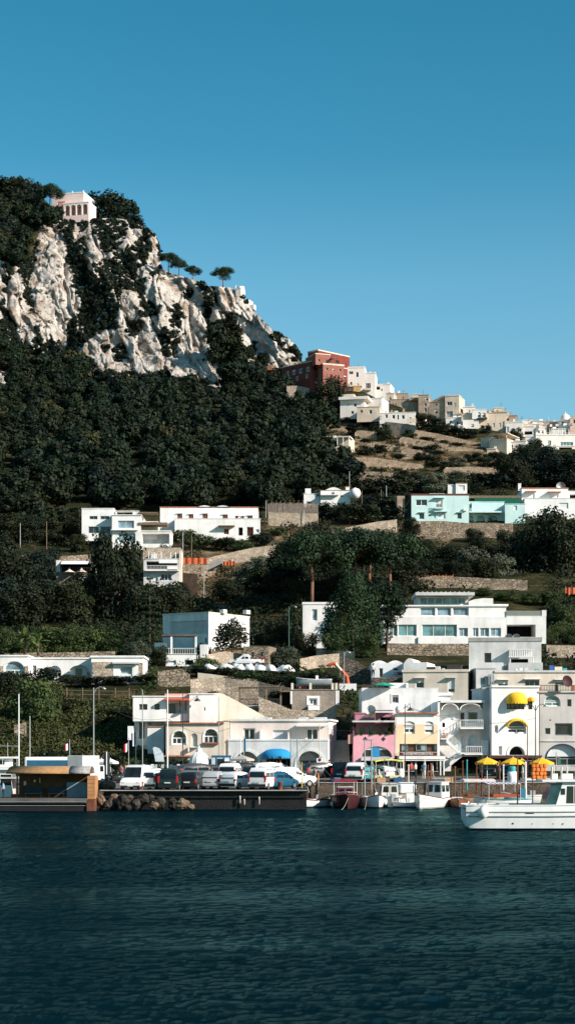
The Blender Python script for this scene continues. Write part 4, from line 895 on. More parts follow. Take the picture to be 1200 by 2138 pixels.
# grey house at the right edge
h = House('grey_house', 'pale grey house with a blue-edged ground arch and red posts on its roof terrace', 'house', 1126, 1226, 1616, FY+.3, 0, pyt=1445)
h.block(1126, 1230, 1446, 1616, pm('greyish_plaster', (.56, .52, .49), .9, .12, .5, .2, .15, streak=.2), 9, 0, [('ag2', 1135, 1452, 1169, 1475, {'t': .1, 'bars': (.5,)}), ('t', 1183, 1460, 1192, 1475), ('t', 1157, 1510, 1194, 1536, {'t': .1}), ('t', 1137, 1520, 1148, 1533), ('at3', 1140, 1555, 1206, 1600, {'t': .1, 'rim': .12, 'rm': pm('navy_edge', (.012, .035, .08), .8), 'd': .5}), ('t', 1146, 1502, 1149, 1505)], cap=.15, over=.18)
for px in (1126, 1162, 1196): h.slab(px-2.5, px+2.5, 1430, 1443, .1, .7, pm('terrace_red', (.33, .10, .07), .9, .2), 'terrace_post')
h.rail(1130, 1200, 1431, 1442, .3, DMETAL, .16)
h.slab(1126, 1230, 1546, 1548, -.1, 0, GREYW, 'string_course')
mb = MB(); mb.lathe([(0.01, .0), (.45, .12), (.62, .32)], 20); o = mb.build('satellite_dish', pm('dark_red_dish', (.07, .03, .03), .5), smooth=True, loc=at(1180, 1424, FY-.2)); o.rotation_euler = (R(75), 0, R(25)); tag(o, 'dark red satellite dish above the roof terrace with red posts', 'satellite dish')
# beige house with arched windows
h = House('beige_house', 'beige house with two big arched windows and a terracotta tile edge', 'house', 347, 466, 1618, FY+.5, 0, pyt=1509)
h.block(347, 466, 1511, 1618, BEIGE, 9, 0, [('aw3', 359, 1526, 389, 1555, {'t': .12, 'd': .3, 'rim': .1}), ('aD', 399, 1531, 412.5, 1560, {'m': GREYW, 'fm': CREAM}), ('aw3', 425, 1522, 455.5, 1553, {'t': .12, 'd': .3, 'rim': .1}), ('ob', 395, 1585, 440, 1612, {'d': 1})], cap=.02)
h.slab(346, 467.5, 1508.5, 1511, -.3, 9, TILE, 'tile_edge'); h.slab(343, 400, 1577, 1580, -1.2, -.01, TILE, 'tile_canopy')
h.slab(424, 456, 1550, 1554, -.35, -.02, pm('flower_box', (.25, .08, .05), .8), 'flower_box')
h.slab(393, 396, 1560, 1570, -.5, 0, WHITE, 'balcony_end'); h.slab(397, 414, 1559, 1561, -.5, 0, WHITE, 'balcony')
h.block(466.6, 478, 1505, 1618, CREAM, 8, .3, name='side_wall', cap=.1)
# white house above on the left
h = House('white_villa', 'white two-storey house with a red awning over its porch above the beige house', 'house', 278, 448, 1560, 193, 0, pyt=1448)
h.block(278, 396, 1455, 1506, WHITE, 8, 0, [('b', 291, 1470, 308, 1482, {'t': .12}), ('b', 323, 1470, 333.5, 1482, {'t': .12}), ('o', 347, 1468, 392, 1490, {'d': 1.2, 'm': WHITE2})], drop=0, cap=.12)
h.slab(352, 365, 1470, 1490, 1.0, 1.18, GLASS, 'porch_door'); h.slab(344, 396, 1458, 1463, -.9, .3, pm('red_awning', (.50, .10, .05), .9), 'awning'); h.post(376, 1463, 1488, -.05, .05, DMETAL); h.post(388, 1463, 1484, -.05, .05, DMETAL)
h.slab(344, 396, 1448, 1458, .3, 6, SALMON, 'roof_parapet')
h.block(278, 350, 1506.3, 1560, WHITE2, 7, 1.6, [('o', 288, 1508, 300, 1542, {'d': 1, 'm': GREYW}), ('w', 306, 1507, 317, 1514), ('s', 328, 1508, 336, 1514)], name='lower_wall', cap=0)
h.block(308, 342, 1518, 1560, WHITE, 2, .2, [], name='annex_wall', cap=.1, capmat=TILE)
h.block(396.3, 448, 1450, 1515, WHITE, 8, -.6, [('t', 427, 1477, 429.5, 1484)], name='bright_wall', cap=.1)
h.slab(267, 278, 1516, 1545, 0, 3, WHITE, 'gate_pier')
o = MB().lathe([(.03, .5), (.05, .35), (.32, .1), (.34, 0)], 14).build('wall_lamp', DMETAL, loc=at(412, 1464, 191.6)); MB().tube((0, 0, .45), (0, 1, .65), .03, 6).build('lamp_arm', DMETAL, o); tag(o, 'bell-shaped lamp on the blank white wall', 'lamp')
m = MB(); m.prism([(0, 0), (5.5, 0), (5.5, .6), (2.2, 2.4), (.8, 3.1), (0, 3.1)], 0, .4); o = m.build('sloping_wall', CREAM, loc=at(447, 1506, 197)); tag(o, 'sloping cream garden wall behind the pale pink building', 'wall')
# ------------------------------------------------------------------ second row
h = House('stone_cottage', 'square stone cottage with white-framed double window and flat terrace roof', 'house', 609, 705, 1486, 203.5, 0, pyt=1440)
h.block(609, 702, 1441, 1486, stone('fine_ashlar', (.40, .34, .29), (.33, .28, .24), (.25, .22, .19), 3.4, .3), 8, 0, [('w2', 645, 1458, 662, 1472, {'t': .16, 'rim': .28}), ('w', 700, 1455, 701.5, 1464)], cap=.08)
h.slab(643, 667, 1473, 1483, -.5, -.1, CANVASW, 'hanging_cloth'); h.slab(700, 708, 1442, 1472, -.05, 3, WHITE2, 'end_pier'); h.slab(606, 610, 1443, 1470, -.05, 3, WHITE, 'end_pier')
for px in (610, 648, 694, 702): h.slab(px-2.5, px+2.5, 1426, 1440, .1, .6, CREAM, 'terrace_pillar')
h.rail(613, 646, 1430, 1439, .3, DMETAL, .3); h.rail(651, 692, 1430, 1439, .3, DMETAL, .3)
for px in (626, 636): h.slab(px-2, px+3, 1433, 1439, .8, 1.2, pm('red_planter', (.5, .07, .04), .8), 'planter')
h.slab(587, 606, 1444, 1470, 2, 4, DARK, 'porch_shade_block'); h.slab(585, 609, 1442, 1444.5, 0, 4, WOOD, 'porch_roof')  # solid near-black block stands in for the shade under the porch roof
wall('stone_wall', 'broad rubble wall behind the timber pergola', [(398, 1464), (470, 1460), (540, 1462), (606, 1470)], [46, 44, 38, 34], STONEL, .8, dY=5)
wall('stone_wall', 'low stone wall running in front of the stone cottage', [(540, 1496), (610, 1497), (700, 1498)], [42, 14, 13], STONEL, .6, Y=201)
wall('stone_wall', 'shady stone wall under the pergola terrace', [(460, 1500), (560, 1496)], [16, 26], STONE, .6, Y=202)
r = thing('pergola', 'timber pergola terrace against the big rubble wall', 'pergola', at(544, 1472, 204))
s_ = 204/F
for px in (500, 556, 586): MB().box((px-544)*s_-.1, (px-544)*s_+.1, -.1, .1, -.3, 34*s_).build('post', WOOD, r)
MB().box(-46*s_, 44*s_, -.15, .15, 34*s_, 37*s_).build('beam', WOOD, r); q = MB()
for i in range(16): q.box((-45+i*5.8)*s_, (-45+i*5.8)*s_+.12, -.3, 3, 37*s_+.003, 37*s_+.15)
q.build('rafters', WOOD, r); q = MB()
for i in range(30): q.box((-42+i*2.9)*s_, (-42+i*2.9)*s_+.05, -.06, 0, 0, 12*s_)
q.box(-44*s_, 44*s_, -.08, -.02, 12*s_, 12*s_+.07); q.build('railing', DMETAL, r)
MB().box(-50*s_, 44*s_, -.3, 4, -.6, -.02).build('terrace_floor', CONC, r)
# tall white block behind the pink house
h = House('white_block', 'plain weathered white block with one small window behind the pink house', 'building', 755, 916, 1500, 196, 0, pyt=1437)
h.block(755, 914, 1438, 1500, WHITE2, 8, 0, [('t2', 818, 1451, 831.5, 1467, {'t': .1, 'rim': .12})], rops=[('t', .3, 1460, .45, 1480)], cap=.1, over=.02)
h.slab(816, 850, 1424, 1437, 2.5, 5, WHITE2, 'roof_cabin'); h.slab(850, 854, 1424, 1437, 2, 2.4, WHITE, 'roof_post'); h.slab(781, 785, 1430, 1437, .5, .8, CREAM, 'roof_post')
h.rail(756, 815, 1429, 1437, .3, DMETAL, .3); h.slab(914.3, 945, 1446, 1452, .2, 6, WHITE, 'terrace_parapet'); h.slab(914.3, 940, 1452, 1500, .4, 6, WHITE2, 'terrace_wall')
mb = MB(); mb.lathe([(0.01, .35), (1.3, 0), (1.32, -.05)], 8); o = mb.build('green_parasol', pm('green_canvas', (.02, .30, .20), .9), loc=at(800, 1431, 195.5)); MB().tube((0, 0, -.4), (0, 0, .35), .03, 6).build('pole', METAL, o); tag(o, 'green parasol on the roof of the plain white block', 'parasol')
mb = MB(); mb.lathe([(.01, 0), (.4, .1), (.55, .3)], 18); o = mb.build('satellite_dish', GREYW, smooth=True, loc=at(775, 1484, 188.5)); o.rotation_euler = (R(80), 0, R(-20)); tag(o, 'pale satellite dish above the roof of the pink house', 'satellite dish')
o = MB().lathe([(.03, .5), (.05, .35), (.36, .1), (.4, 0)], 14).build('wall_lamp', DMETAL, loc=at(856, 1484, 195)); MB().tube((0, 0, .45), (0, 1, .8), .03, 6).build('lamp_arm', DMETAL, o); tag(o, 'bell-shaped lamp above the tiled edge of the ochre restaurant', 'lamp')
# beige houses at right, second row
h = House('beige_block', 'flat-roofed beige house with two shuttered windows and a sunlit flank', 'house', 841, 975, 1470, 212, -9, pyt=1402)
h.block(841, 975, 1403, 1470, BEIGE, 8, 0, [('w', 867, 1417, 885, 1437, {'blind': .4, 'hood': 1, 't': .1}), ('w', 933, 1417, 948, 1446, {'blind': .75, 'hood': 1, 't': .1})], cap=.3, over=.12, capmat=CREAM)
for a, b, t in ((888, 905, 1391), (906, 915, 1390), (920, 926, 1394), (930, 960, 1388)): h.slab(a, b, t, 1402, 1.5, 3.2, DMETAL if a in (888, 930) else GREYW, 'roof_tank')
h = House('grey_annex', 'narrow grey-white house squeezed between two beige ones', 'house', 995, 1030, 1470, 211, 0, pyt=1396)
h.block(993, 1034, 1396, 1470, GREYW, 8, 0, [('c', 1002, 1415, 1014, 1430)], cap=.1)
for px in (1019, 1023, 1028): h.slab(px-1, px+1.2, 1408, 1430, -.5, -.2, METAL, 'flue')
h = House('beige_terrace_house', 'long low beige house with three hooded windows above the white yellow-awned house', 'house', 1034, 1236, 1450, 211, 0, pyt=1402)
h.block(1034, 1240, 1404, 1450, BEIGE, 8, 0, [('w', 1039, 1421, 1059, 1435, {'blind': .5, 'hood': 1}), ('t3', 1095, 1420, 1125, 1436, {'hood': 1}), ('t', 1158, 1421, 1176, 1430, {'blind': .4, 'hood': 1}), ('w', 1205, 1421, 1220, 1436)], cap=.25, over=.15, capmat=GREYW)
for a, b, t, mm_ in ((1078, 1084, 1396, WHITE), (1086, 1094, 1394, CANVASW), (1096, 1104, 1393, GREYW), (1120, 1128, 1396, pm('turquoise_tub', (.05, .35, .36), .6)), (1150, 1158, 1388, pm('blue_barrel', (.03, .12, .35), .5)), (1160, 1176, 1391, CREAM), (1178, 1186, 1394, pm('turquoise_tub', (.05, .35, .36), .6))): h.slab(a, b, t, 1403, 1.2, 2, mm_, 'roof_tub')
# house with pergola below the hotel
h = House('grey_house', 'grey-white house with a slatted balcony awning just below the big white hotel', 'house', 979, 1130, 1404, 232, -6, pyt=1336)
h.block(979, 1128, 1339, 1404, GREYW, 9, 0, [('b', 1011, 1363, 1025, 1384, {'t': .1}), ('o', 1066, 1376, 1101, 1392, {'d': 1.3})], rops=[('w', .2, 1352, .35, 1370), ('w', .6, 1352, .75, 1370)], cap=.5, over=.1, capmat=CONC)
h.slab(1062, 1110, 1357, 1358.5, -1.4, 0, WHITE, 'awning_frame'); q = MB()
for i in range(13): q.quad((h.u(1062+i*3.7), -1.4, h.z(1359)), (h.u(1064+i*3.7), -1.4, h.z(1359)), (h.u(1064+i*3.7), -1.6, h.z(1372)), (h.u(1062+i*3.7), -1.6, h.z(1372)))
q.build('slatted_awning', CANVASW, h.r); h.slab(1060, 1112, 1372, 1374, -1.65, -1.5, WHITE, 'awning_frame')
h.slab(1060, 1130, 1385, 1404, -1.6, -.02, GREYW, 'balcony_parapet'); h.slab(979, 1050, 1384, 1404, -1.2, -.02, WHITE2, 'lower_terrace')
for px in (1063, 1110): h.post(px, 1374, 1386, -1.5, .06)
for px in (1062, 1078): MB().lathe([(0.01, 0), (.45, .1), (.6, .3)], 16, (0, 0, 0)).build('satellite_dish', METAL, h.r, True, loc=(h.u(px), 1, h.z(1333))).rotation_euler = (R(70), 0, R(-25))
MB().tube((h.u(1054), 1, h.z(1334)), (h.u(1054), 1, h.z(1322)), .04, 5).build('antenna', METAL, h.r)
# vaulted white houses
h = House('vaulted_house', 'small white house with a scalloped two-vault roofline and dark red door', 'house', 775, 842, 1420, 224, 0, pyt=1372)
h.block(775, 841, 1385, 1420, pm('bluish_white', (.66, .68, .70), .9, .08, .5, .1, .1, streak=.1), 7, 0, [('d', 791, 1395, 799, 1414), ('d', 820, 1394, 832, 1401, {'m': pm('dark_red_blind', (.13, .02, .04), .7)})], cap=0)
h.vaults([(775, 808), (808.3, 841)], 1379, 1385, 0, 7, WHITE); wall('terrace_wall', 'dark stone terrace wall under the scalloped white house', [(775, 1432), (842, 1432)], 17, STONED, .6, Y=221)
h.slab(822, 838, 1404, 1410, -1.2, -.6, DMETAL, 'garden_table')
h = House('domed_house', 'bright white low house with a curved domed end', 'house', 842, 892, 1404, 222, -14, pyt=1374)
h.block(842, 890, 1386, 1404, WHITE, 7, 0, cap=0); h.vaults([(842, 866)], 1374, 1386, 0, 6, WHITE); h.slab(866, 890, 1383, 1385.9, 0, 6, WHITE, 'parapet')
# ------------------------------------------------------------------ the big white hotel
h = House('hotel', 'large white modern hotel with long bands of tinted windows and a glazed top pavilion', 'hotel', 800, 1139, 1350, 272, 0, pyt=1237)
gl = ('g3', 880, 1304, 953, 1329, {'t': .1})
h.block(800, 1056, 1290, 1344, WHITE, 10, 0, [('c2', 811, 1304, 829, 1328), ('g2', 830.5, 1304, 869, 1328), gl, ('c2', 957, 1311, 976, 1329), ('c2', 986, 1311, 998, 1329), ('c2', 1001, 1311, 1020, 1329), ('c2', 1023, 1311, 1045, 1329)], cap=.1, over=.02, drop=0)
h.block(800, 1056, 1266, 1289.8, WHITE, 9, .3, [('t2', 802, 1268, 836, 1286), ('c', 877, 1268, 908, 1285), ('c', 912, 1268, 941, 1285), ('c', 945, 1268, 977, 1285)], cap=.22, over=.25, drop=0, name='upper_wall')
h.block(1056.3, 1139, 1287, 1344, WHITE, 10, .002, [('o', 1057, 1304, 1117, 1330, {'d': 5})], cap=.08, over=.02, drop=0, name='garage_wall')
h.slab(1130, 1139.5, 1274, 1287, 0, 8, WHITE, 'corner_pier'); h.slab(1056, 1130, 1275, 1287, .1, .14, pm('balustrade_glass', (.20, .21, .19), .15, .1, 1, 0, .5), 'glass_balustrade')
h.block(871, 978, 1244, 1265, GREYW, 7, 1.0, [('g6', 877, 1245.5, 972, 1261, {'t': .1})], cap=0, drop=0, name='pavilion_wall')
h.slab(866, 989, 1237.5, 1243.8, -.9, 8, GREYW, 'pavilion_roof')
mb = MB(); A = [(978, 1262), (978, 1254), (990, 1250), (1010, 1248), (1029, 1249), (1029, 1261), (1024, 1261), (1061, 1261.5), (1059, 1268), (978, 1268)]
mb.prism([(h.u(a), h.z(b)) for a, b in [(978, 1290), (1056, 1290), (1056, 1268), (1061, 1264), (1061, 1261), (1029, 1261), (1029, 1249), (1010, 1248.5), (990, 1251), (978, 1255)]], .25, 8); mb.build('gable_wall', WHITE, h.r)
h.slab(978, 1031, 1247.2, 1249.2, -.05, 7, WHITE, 'parapet') if False else None
h.slab(800, 1139, 1327, 1330, -.12, -.003, WHITE, 'string_course') if False else None
for px in (872, 1050): h.slab(px, px+5, 1330, 1344, -.3, -.01, WHITE2, 'buttress')
for i in range(12): h.slab(872+i*9.6, 873.6+i*9.6, 1234.5, 1237.4, .5, .6, WHITE, 'roof_lamp')
wall('stone_wall', 'tan stone wall carrying the big white hotel', [(808, 1366), (980, 1366)], 22.5, STONE, .8, Y=261.5)
wall('stone_wall', 'pale stone wall at the right foot of the white hotel', [(1140, 1374), (1240, 1374)], 26, STONEL, .8, Y=255)
h = House('white_annex', 'white cube-shaped house half shaded by the big conifer', 'house', 632, 704, 1346, 272, 0, pyt=1256)
h.block(632, 704, 1262, 1346, WHITE, 8, 0, [('c', 651, 1272, 662, 1296), ('c', 676, 1270, 692, 1290)], cap=.35, over=.1); h.slab(640, 648, 1255, 1259, 2, 3, WHITE2, 'chimney')
# ------------------------------------------------------------------ left middle houses
h = House('corner_house', 'white flat-roofed house with a grey panelled side behind the flowering oleander', 'house', 338, 437, 1352, 268, -32, pyt=1282)
h.block(338, 437, 1283, 1352, WHITE2, 11, 0, [('o', 352, 1297, 434, 1325, {'d': .15, 'm': GREYW}), ('o', 429, 1334, 433, 1345, {'d': .3})], cap=.25, over=.06, capmat=CREAM)
h.slab(436, 444, 1272, 1280, 3, 4, WHITE2, 'roof_tank'); h.slab(462, 470, 1272, 1280, 6, 7, WHITE2, 'roof_tank')
h = House('terrace_house', 'white terraced house with balustrade and tall columns below the panelled house', 'house', 340, 412, 1388, 243, 0, pyt=1326)
h.block(346, 410, 1366, 1392, WHITE, 6, 0, [('s', 350, 1380, 368, 1388), ('o', 386, 1378, 404, 1388, {'d': 1})], cap=.08); h.rail(348, 406, 1354, 1366, .1, WMETAL, .3)
for px in (358, 409): h.slab(px-2, px+2, 1328, 1366, .1, .4, WHITE, 'column')
h.slab(338, 412, 1324, 1328, 0, 3, CONCD, 'pergola_roof'); h.slab(418, 434, 1346, 1380, -.3, 2, WHITE2, 'garden_pier'); h.slab(320, 346, 1340, 1366, 2, 3, WHITE2, 'sloping_wall')
h = House('stone_hut', 'brown stone hut with two tiny windows beside the wrapped boats', 'hut', 505, 582, 1394, 238, -12, pyt=1350)
h.block(508, 560, 1350, 1394, STONE, 5, 0, [('t', 525, 1361, 530, 1371), ('t', 544, 1361, 549, 1371)], cap=.05, over=.02)
# low modern bungalow at left
h = House('bungalow', 'long low white bungalow with arched bays and a stone-faced end', 'house', -20, 301, 1420, 225, 0, pyt=1370)
h.block(-40, 62, 1372, 1420, WHITE, 7, -1.5, [('ac2', 13, 1382, 56, 1410, {'t': .14, 'rim': .2})], cap=.2, over=.12); h.slab(57, 64, 1392, 1410, -1.7, -1.51, STONEL, 'stone_pier'); h.slab(5, 12, 1392, 1418, -1.7, -1.51, STONEL, 'stone_pier')
h.block(62.3, 193, 1375, 1420, WHITE, 7, 1.2, [('w2', 66, 1388, 74, 1408), ('aw3', 99, 1389, 126, 1412, {'d': .5}), ('ao', 140, 1388, 187, 1416, {'d': .6, 'm': WHITE2}), ('w', 179, 1396, 186, 1411)], cap=.2, over=.12)
h.slab(155, 168, 1394, 1416, 1.6, 1.78, GLASS, 'glass_door')
h.block(193.3, 301, 1374, 1420, WHITE, 7, -1.2, [('c', 253, 1392, 278, 1409, {'rim': .1, 't': .1})], cap=.25, over=.15)
h.slab(196, 238, 1383, 1413, -1.3, -1.203, STONEL, 'stone_cladding'); h.slab(292, 300, 1385, 1413, -1.3, -1.203, STONEL, 'stone_cladding'); h.slab(238, 293, 1383.5, 1387, -1.9, -1.21, GREYW, 'awning_box')
for a in (239, 278.5): h.slab(a, a+13, 1391, 1412, -1.3, -1.21, WHITE, 'shutter')
wall('stone_wall', 'stone garden wall along the back of the low white bungalow', [(10, 1380), (110, 1378), (240, 1376)], 16, STONE, .6, Y=240)
# upper left villas
h = House('modern_villa', 'white stepped modern villa with large panes and an open garage', 'villa', 170, 357, 1140, 370, 0, pyt=1058)
h.block(170, 237, 1061, 1116, WHITE, 9, 1.0, [('t2', 186, 1076, 203, 1083), ('t2', 209, 1076, 228, 1083), ('t2', 184, 1098, 205, 1112), ('t2', 209, 1098, 230, 1113)], cap=.15)
h.block(235, 295, 1077, 1140, WHITE, 10, -.8, [('c2', 247, 1088, 281, 1104), ('c2', 248, 1114, 284, 1134)], cap=.15, over=.2)
h.slab(234, 289, 1107, 1109, -1.6, -.81, WHITE, 'ledge'); h.block(240, 288, 1065, 1077, GREYW, 4, 1.5, [('o', 243, 1067, 276, 1076)], cap=.1, name='roof_room')
h.block(295.3, 328, 1087, 1112, WHITE, 6, 2, [('t2', 300, 1101, 318, 1109)], cap=.12, name='rear_wall'); h.slab(290, 350, 1092, 1097, -1, 3, WOOD, 'pergola_roof'); h.slab(288, 328, 1068, 1070, 1, 4, WOOD, 'pergola_roof')
h.block(295.4, 357, 1111, 1140, WHITE, 7, -.6, [('o', 298, 1115, 354, 1136, {'d': 3, 'm': WHITE2})], cap=.3, capmat=CREAM, name='garage_wall')
h = House('long_villa', 'long white villa with wavy roofline and red-brown shutters', 'villa', 333, 543, 1122, 381, 0, pyt=1053)
h.block(333, 538, 1057, 1095, WHITE, 9, 2.2, [('r', 369, 1070, 379.5, 1082, {'hood': 1}), ('r', 393, 1071, 403, 1082, {'hood': 1}), ('r', 422, 1070, 433, 1082, {'hood': 1}), ('r', 464, 1072, 475, 1084, {'hood': 1}), ('r', 490, 1074, 497, 1084), ('w', 497.3, 1074, 503, 1084), ('r', 503.3, 1074, 509, 1084), ('r', 516, 1074, 527, 1084, {'hood': 1})], cap=.2, capmat=TILE)
h.vaults([(408, 444), (446, 482)], 1052.5, 1057, 2.1, 10, WHITE); h.block(365, 543, 1083, 1122, WHITE, 2, 0, [('d', 467, 1103, 478, 1116, {'m': REDSH}), ('o', 516, 1100, 529, 1119, {'d': 1, 'm': REDSH}), ('o', 498, 1101, 507, 1118, {'d': 1}), ('c', 534, 1105, 541, 1112)], cap=.08, name='terrace_wall')
h.slab(456, 490, 1098, 1100, -1.2, 0, WOOD, 'porch_roof'); h.slab(333, 366, 1095.5, 1112, 2.1, 6, WHITE2, 'lower_wall')
h = House('balcony_house', 'narrow house with two white balconies and a rolled awning below the modern villa', 'house', 300, 376, 1215, 327, 0, pyt=1138)
h.block(300, 374, 1167, 1215, GREYW, 6, 0, [('o', 306, 1172, 370, 1190, {'d': 1.5}), ('w3', 336, 1198, 358, 1212), ('s', 312, 1198, 330, 1212)], cap=.1); h.slab(304, 374, 1190, 1193, -1, 0, WHITE, 'balcony'); h.rail(304, 372, 1182, 1190, -.9, WMETAL, .25)
h.slab(333, 371, 1169, 1177, -1.1, -.9, CANVASW, 'rolled_awning'); h.slab(350, 371, 1183, 1192, -1, -.92, CANVASW, 'hanging_sheet'); h.block(296, 376, 1140, 1166, STONEL, 6, 2.5, [], cap=0, name='stone_wall_face')
for px in (310, 322, 336, 356, 366): h.slab(px, px+1.5, 1152, 1166, .4, .6, WHITE, 'terrace_post')
h.slab(314, 326, 1154, 1164, 1.5, 2.3, GREYW, 'air_conditioner'); h.slab(374.3, 379, 1150, 1215, .2, 5, CREAM, 'end_pier')
h = House('terrace_hut', 'low shaded house with striped awning between the dark trees at left', 'house', 118, 200, 1220, 325, 0, pyt=1168)
h.block(118, 196, 1172, 1220, pm('dull_brown_plaster', (.26, .21, .17), .9, .2, .6, .2), 6, 0, [('o', 128, 1176, 190, 1194, {'d': 1.5}), ('s', 165, 1203, 185, 1212)], cap=0); h.slab(118, 126, 1170, 1195, -.2, 1, WHITE2, 'end_pier')
q = MB(); x0, x1 = h.u(130), h.u(186); q.quad((x0, -2, h.z(1180)), (x1, -2, h.z(1180)), (x1, 0, h.z(1171)), (x0, 0, h.z(1171))); q.build('awning', CANVASW, h.r); h.rail(124, 192, 1186, 1194, -.1, DMETAL, .4)
for px in (147, 172): MB().lathe([(.02, .9), (.25, .45), (1.0, 0)], 8).build('garden_parasol', CREAM, h.r, loc=(h.u(px), -1, h.z(1196)))
wall('stone_wall', 'low stone wall above the shaded house at left', [(45, 1168), (120, 1170), (190, 1166)], 9, STONE, .5, dY=2)
# hump roof house and teal houses
h = House('hump_house', 'small white house with a curved hump roof at the edge of the wood', 'house', 635, 731, 1052, 418, 0, pyt=1017)
h.block(669, 731, 1024, 1052, WHITE, 7, 0, [('t', 691, 1027, 698, 1033), ('t', 710, 1034, 716, 1038)], cap=.08, capmat=TILE); h.vaults([(678, 714)], 1017.5, 1024, -.05, 7, WHITE)
h.block(634, 669, 1030, 1050, WHITE2, 6, .8, [('t', 660, 1027.5, 667, 1036), ('o', 640, 1046, 650, 1050)], cap=.08, name='rear_wall'); h.slab(637, 649, 1018, 1030, 1.5, 3, WHITE, 'chimney'); h.slab(669, 706, 1033, 1035, -1, 0, WHITE2, 'terrace_edge')
h.chimney(722, 730, 1015, 1024, 2, WHITE)
o = MB().lathe([(.01, -1.35), (1.0, -.9), (1.35, 0), (1.0, .9), (.01, 1.35)], 16).build('round_tank', WHITE, smooth=True, loc=at(741, 1030, 417)); tag(o, 'round white tank beside the hump-roofed house', 'tank')
h = House('teal_house', 'pale turquoise two-storey house with white windows on a stone terrace', 'house', 858, 978, 1088, 402, 0, pyt=1032)
h.block(858, 978, 1034, 1088, TEAL, 9, 0, [('w2', 867, 1043, 891, 1056, {'t': .14}), ('w2', 909, 1041, 923, 1062, {'blind': .5}), ('w', 874, 1071, 885, 1084, {'hood': 1, 'hm': TEAL}), ('t', 894, 1074, 899, 1078), ('s', 905, 1072, 909, 1082), ('s', 914, 1071, 929, 1083), ('t', 954, 1071, 963, 1083, {'hood': 1, 'hm': TEAL})], cap=.35, capmat=pm('dark_red_coping', (.14, .05, .04), .9))
h.slab(907, 925, 1060, 1063, -.9, 0, TEAL, 'balcony'); h.rail(907, 925, 1054, 1060, -.85, WMETAL, .2); h.slab(905, 933, 1068, 1069.5, -.8, 0, TEAL, 'hood'); h.slab(905, 927, 1039, 1040.5, -.8, 0, TEAL, 'hood')
h.slab(898, 930, 1026, 1032, 3, 5, TEAL, 'roof_room'); h.slab(966, 973, 1062, 1067, -.5, 0, WHITE, 'air_conditioner')
h.block(978.3, 1054, 1045, 1090, TEAL, 7, 2.2, [('t', 982, 1050, 992, 1058), ('ao', 980, 1074, 990, 1088, {'d': .8, 'm': TEAL}), ('ao', 996, 1074, 1014, 1088, {'d': .8, 'm': TEAL}), ('ao', 1019, 1074, 1040, 1088, {'d': .8, 'm': TEAL})], name='rear_wall', cap=.1); h.slab(978.3, 1046, 1067, 1070, 0, 2.1, pm('pale_teal_slab', (.60, .74, .72), .8), 'porch_roof')
q = MB(); q.prism([(h.u(985), h.z(1067)), (h.u(1032), h.z(1067)), (h.u(986), h.z(1046))], 1.4, 2.1); q.build('stair_wall', TEAL, h.r)
h.block(1053, 1095, 1053, 1094, TEAL, 6, -.4, [('s', 1071, 1056, 1078, 1066), ('o', 1042.5, 1056, 1052.5, 1066)] [:1], cap=.1, name='end_wall')
h.slab(993, 1089, 1035.5, 1050, 3, 3.1, pm('green_netting', (.006, .10, .065), .9, .3, 3), 'green_screen'); h.slab(980, 1090, 1030, 1035, 3.5, 8, WOOD, 'reed_roof')
h.slab(829, 845, 1034, 1090, 1, 5, BROWNST, 'old_wall'); o = MB().quad((h.u(845), .5, h.z(1090)), (h.u(858), -.3, h.z(1094)), (h.u(858), -.1, h.z(1030)), (h.u(853), .5, h.z(1048))).build('dark_netting', pm('dark_netting', (.006, .02, .022), .9), h.r)
h = House('white_terrace_villa', 'white flat-roofed villa with hooded windows to the right of the turquoise house', 'villa', 1089, 1215, 1075, 408, 0, pyt=1018)
h.block(1089, 1186, 1019, 1050, WHITE, 9, .8, [('s', 1102, 1028, 1116, 1042, {}), ('s', 1146, 1029, 1166, 1038)], cap=.2, capmat=TILE); h.block(1092, 1240, 1043, 1080, WHITE, 4, -1.6, [('s', 1164, 1052, 1183, 1064)], cap=.08, name='terrace_wall'); h.block(1186.3, 1240, 1024, 1050, WHITE, 7, 1.4, [('o', 1190, 1030, 1210, 1044)], name='rear_wall', cap=.1)
h.slab(1096, 1118, 1025.5, 1027, -.4, .8, TILE, 'hood'); h.slab(1142, 1170, 1026.5, 1028, -.4, .8, TILE, 'hood'); h.chimney(1082, 1088, 1009, 1022, 1)
MB().lathe([(0.01, 0), (.9, .3), (1.1, .6)], 14).build('satellite_dish', METAL, h.r, True, loc=(h.u(1172), 2, h.z(1015))).rotation_euler = (R(75), 0, 0)
h = House('small_white_house', 'tiny white house half hidden by trees above the turquoise house', 'house', 934, 974, 1032, 432, 0, pyt=1009)
h.block(934, 950, 1012, 1032, WHITE, 5, 0, [], cap=.08); h.block(950.3, 974, 1010, 1032, WHITE, 5, -.5, [('s', 956, 1014, 969, 1025)], cap=.12, capmat=TILE, name='front_wall')
# ================================================================== the town along the ridge
TW = pm('town_white', (.78, .72, .67), .9, .08, .3, .2, .1, streak=.12)
TSTONE = stone('terrace_stone', (.50, .38, .28), (.36, .27, .20), (.30, .23, .17), 1.4, .5)
TC = pm('town_cream', (.66, .54, .43), .9, .14, .3, .2, .1, streak=.18)
def ws(cols, rows, w_=5, h_=7, k='t'):
    return [(k, x-w_/2, y-h_/2, x+w_/2, y+h_/2, {'t': .14}) for y in rows for x in cols]
def rw(a, b, t, bt):
    out = []; y = t+6
    while y < bt-9:
        x = a+3
        while x < b-6:
            if rnd.random() < .75: w_ = rnd.uniform(2.6, 4); out.append((rnd.choice('ttwwcD'), x, y, x+w_, y+rnd.uniform(4.5, 7), {'t': .14}))
            x += rnd.uniform(8, 12)
        y += 12
    return out
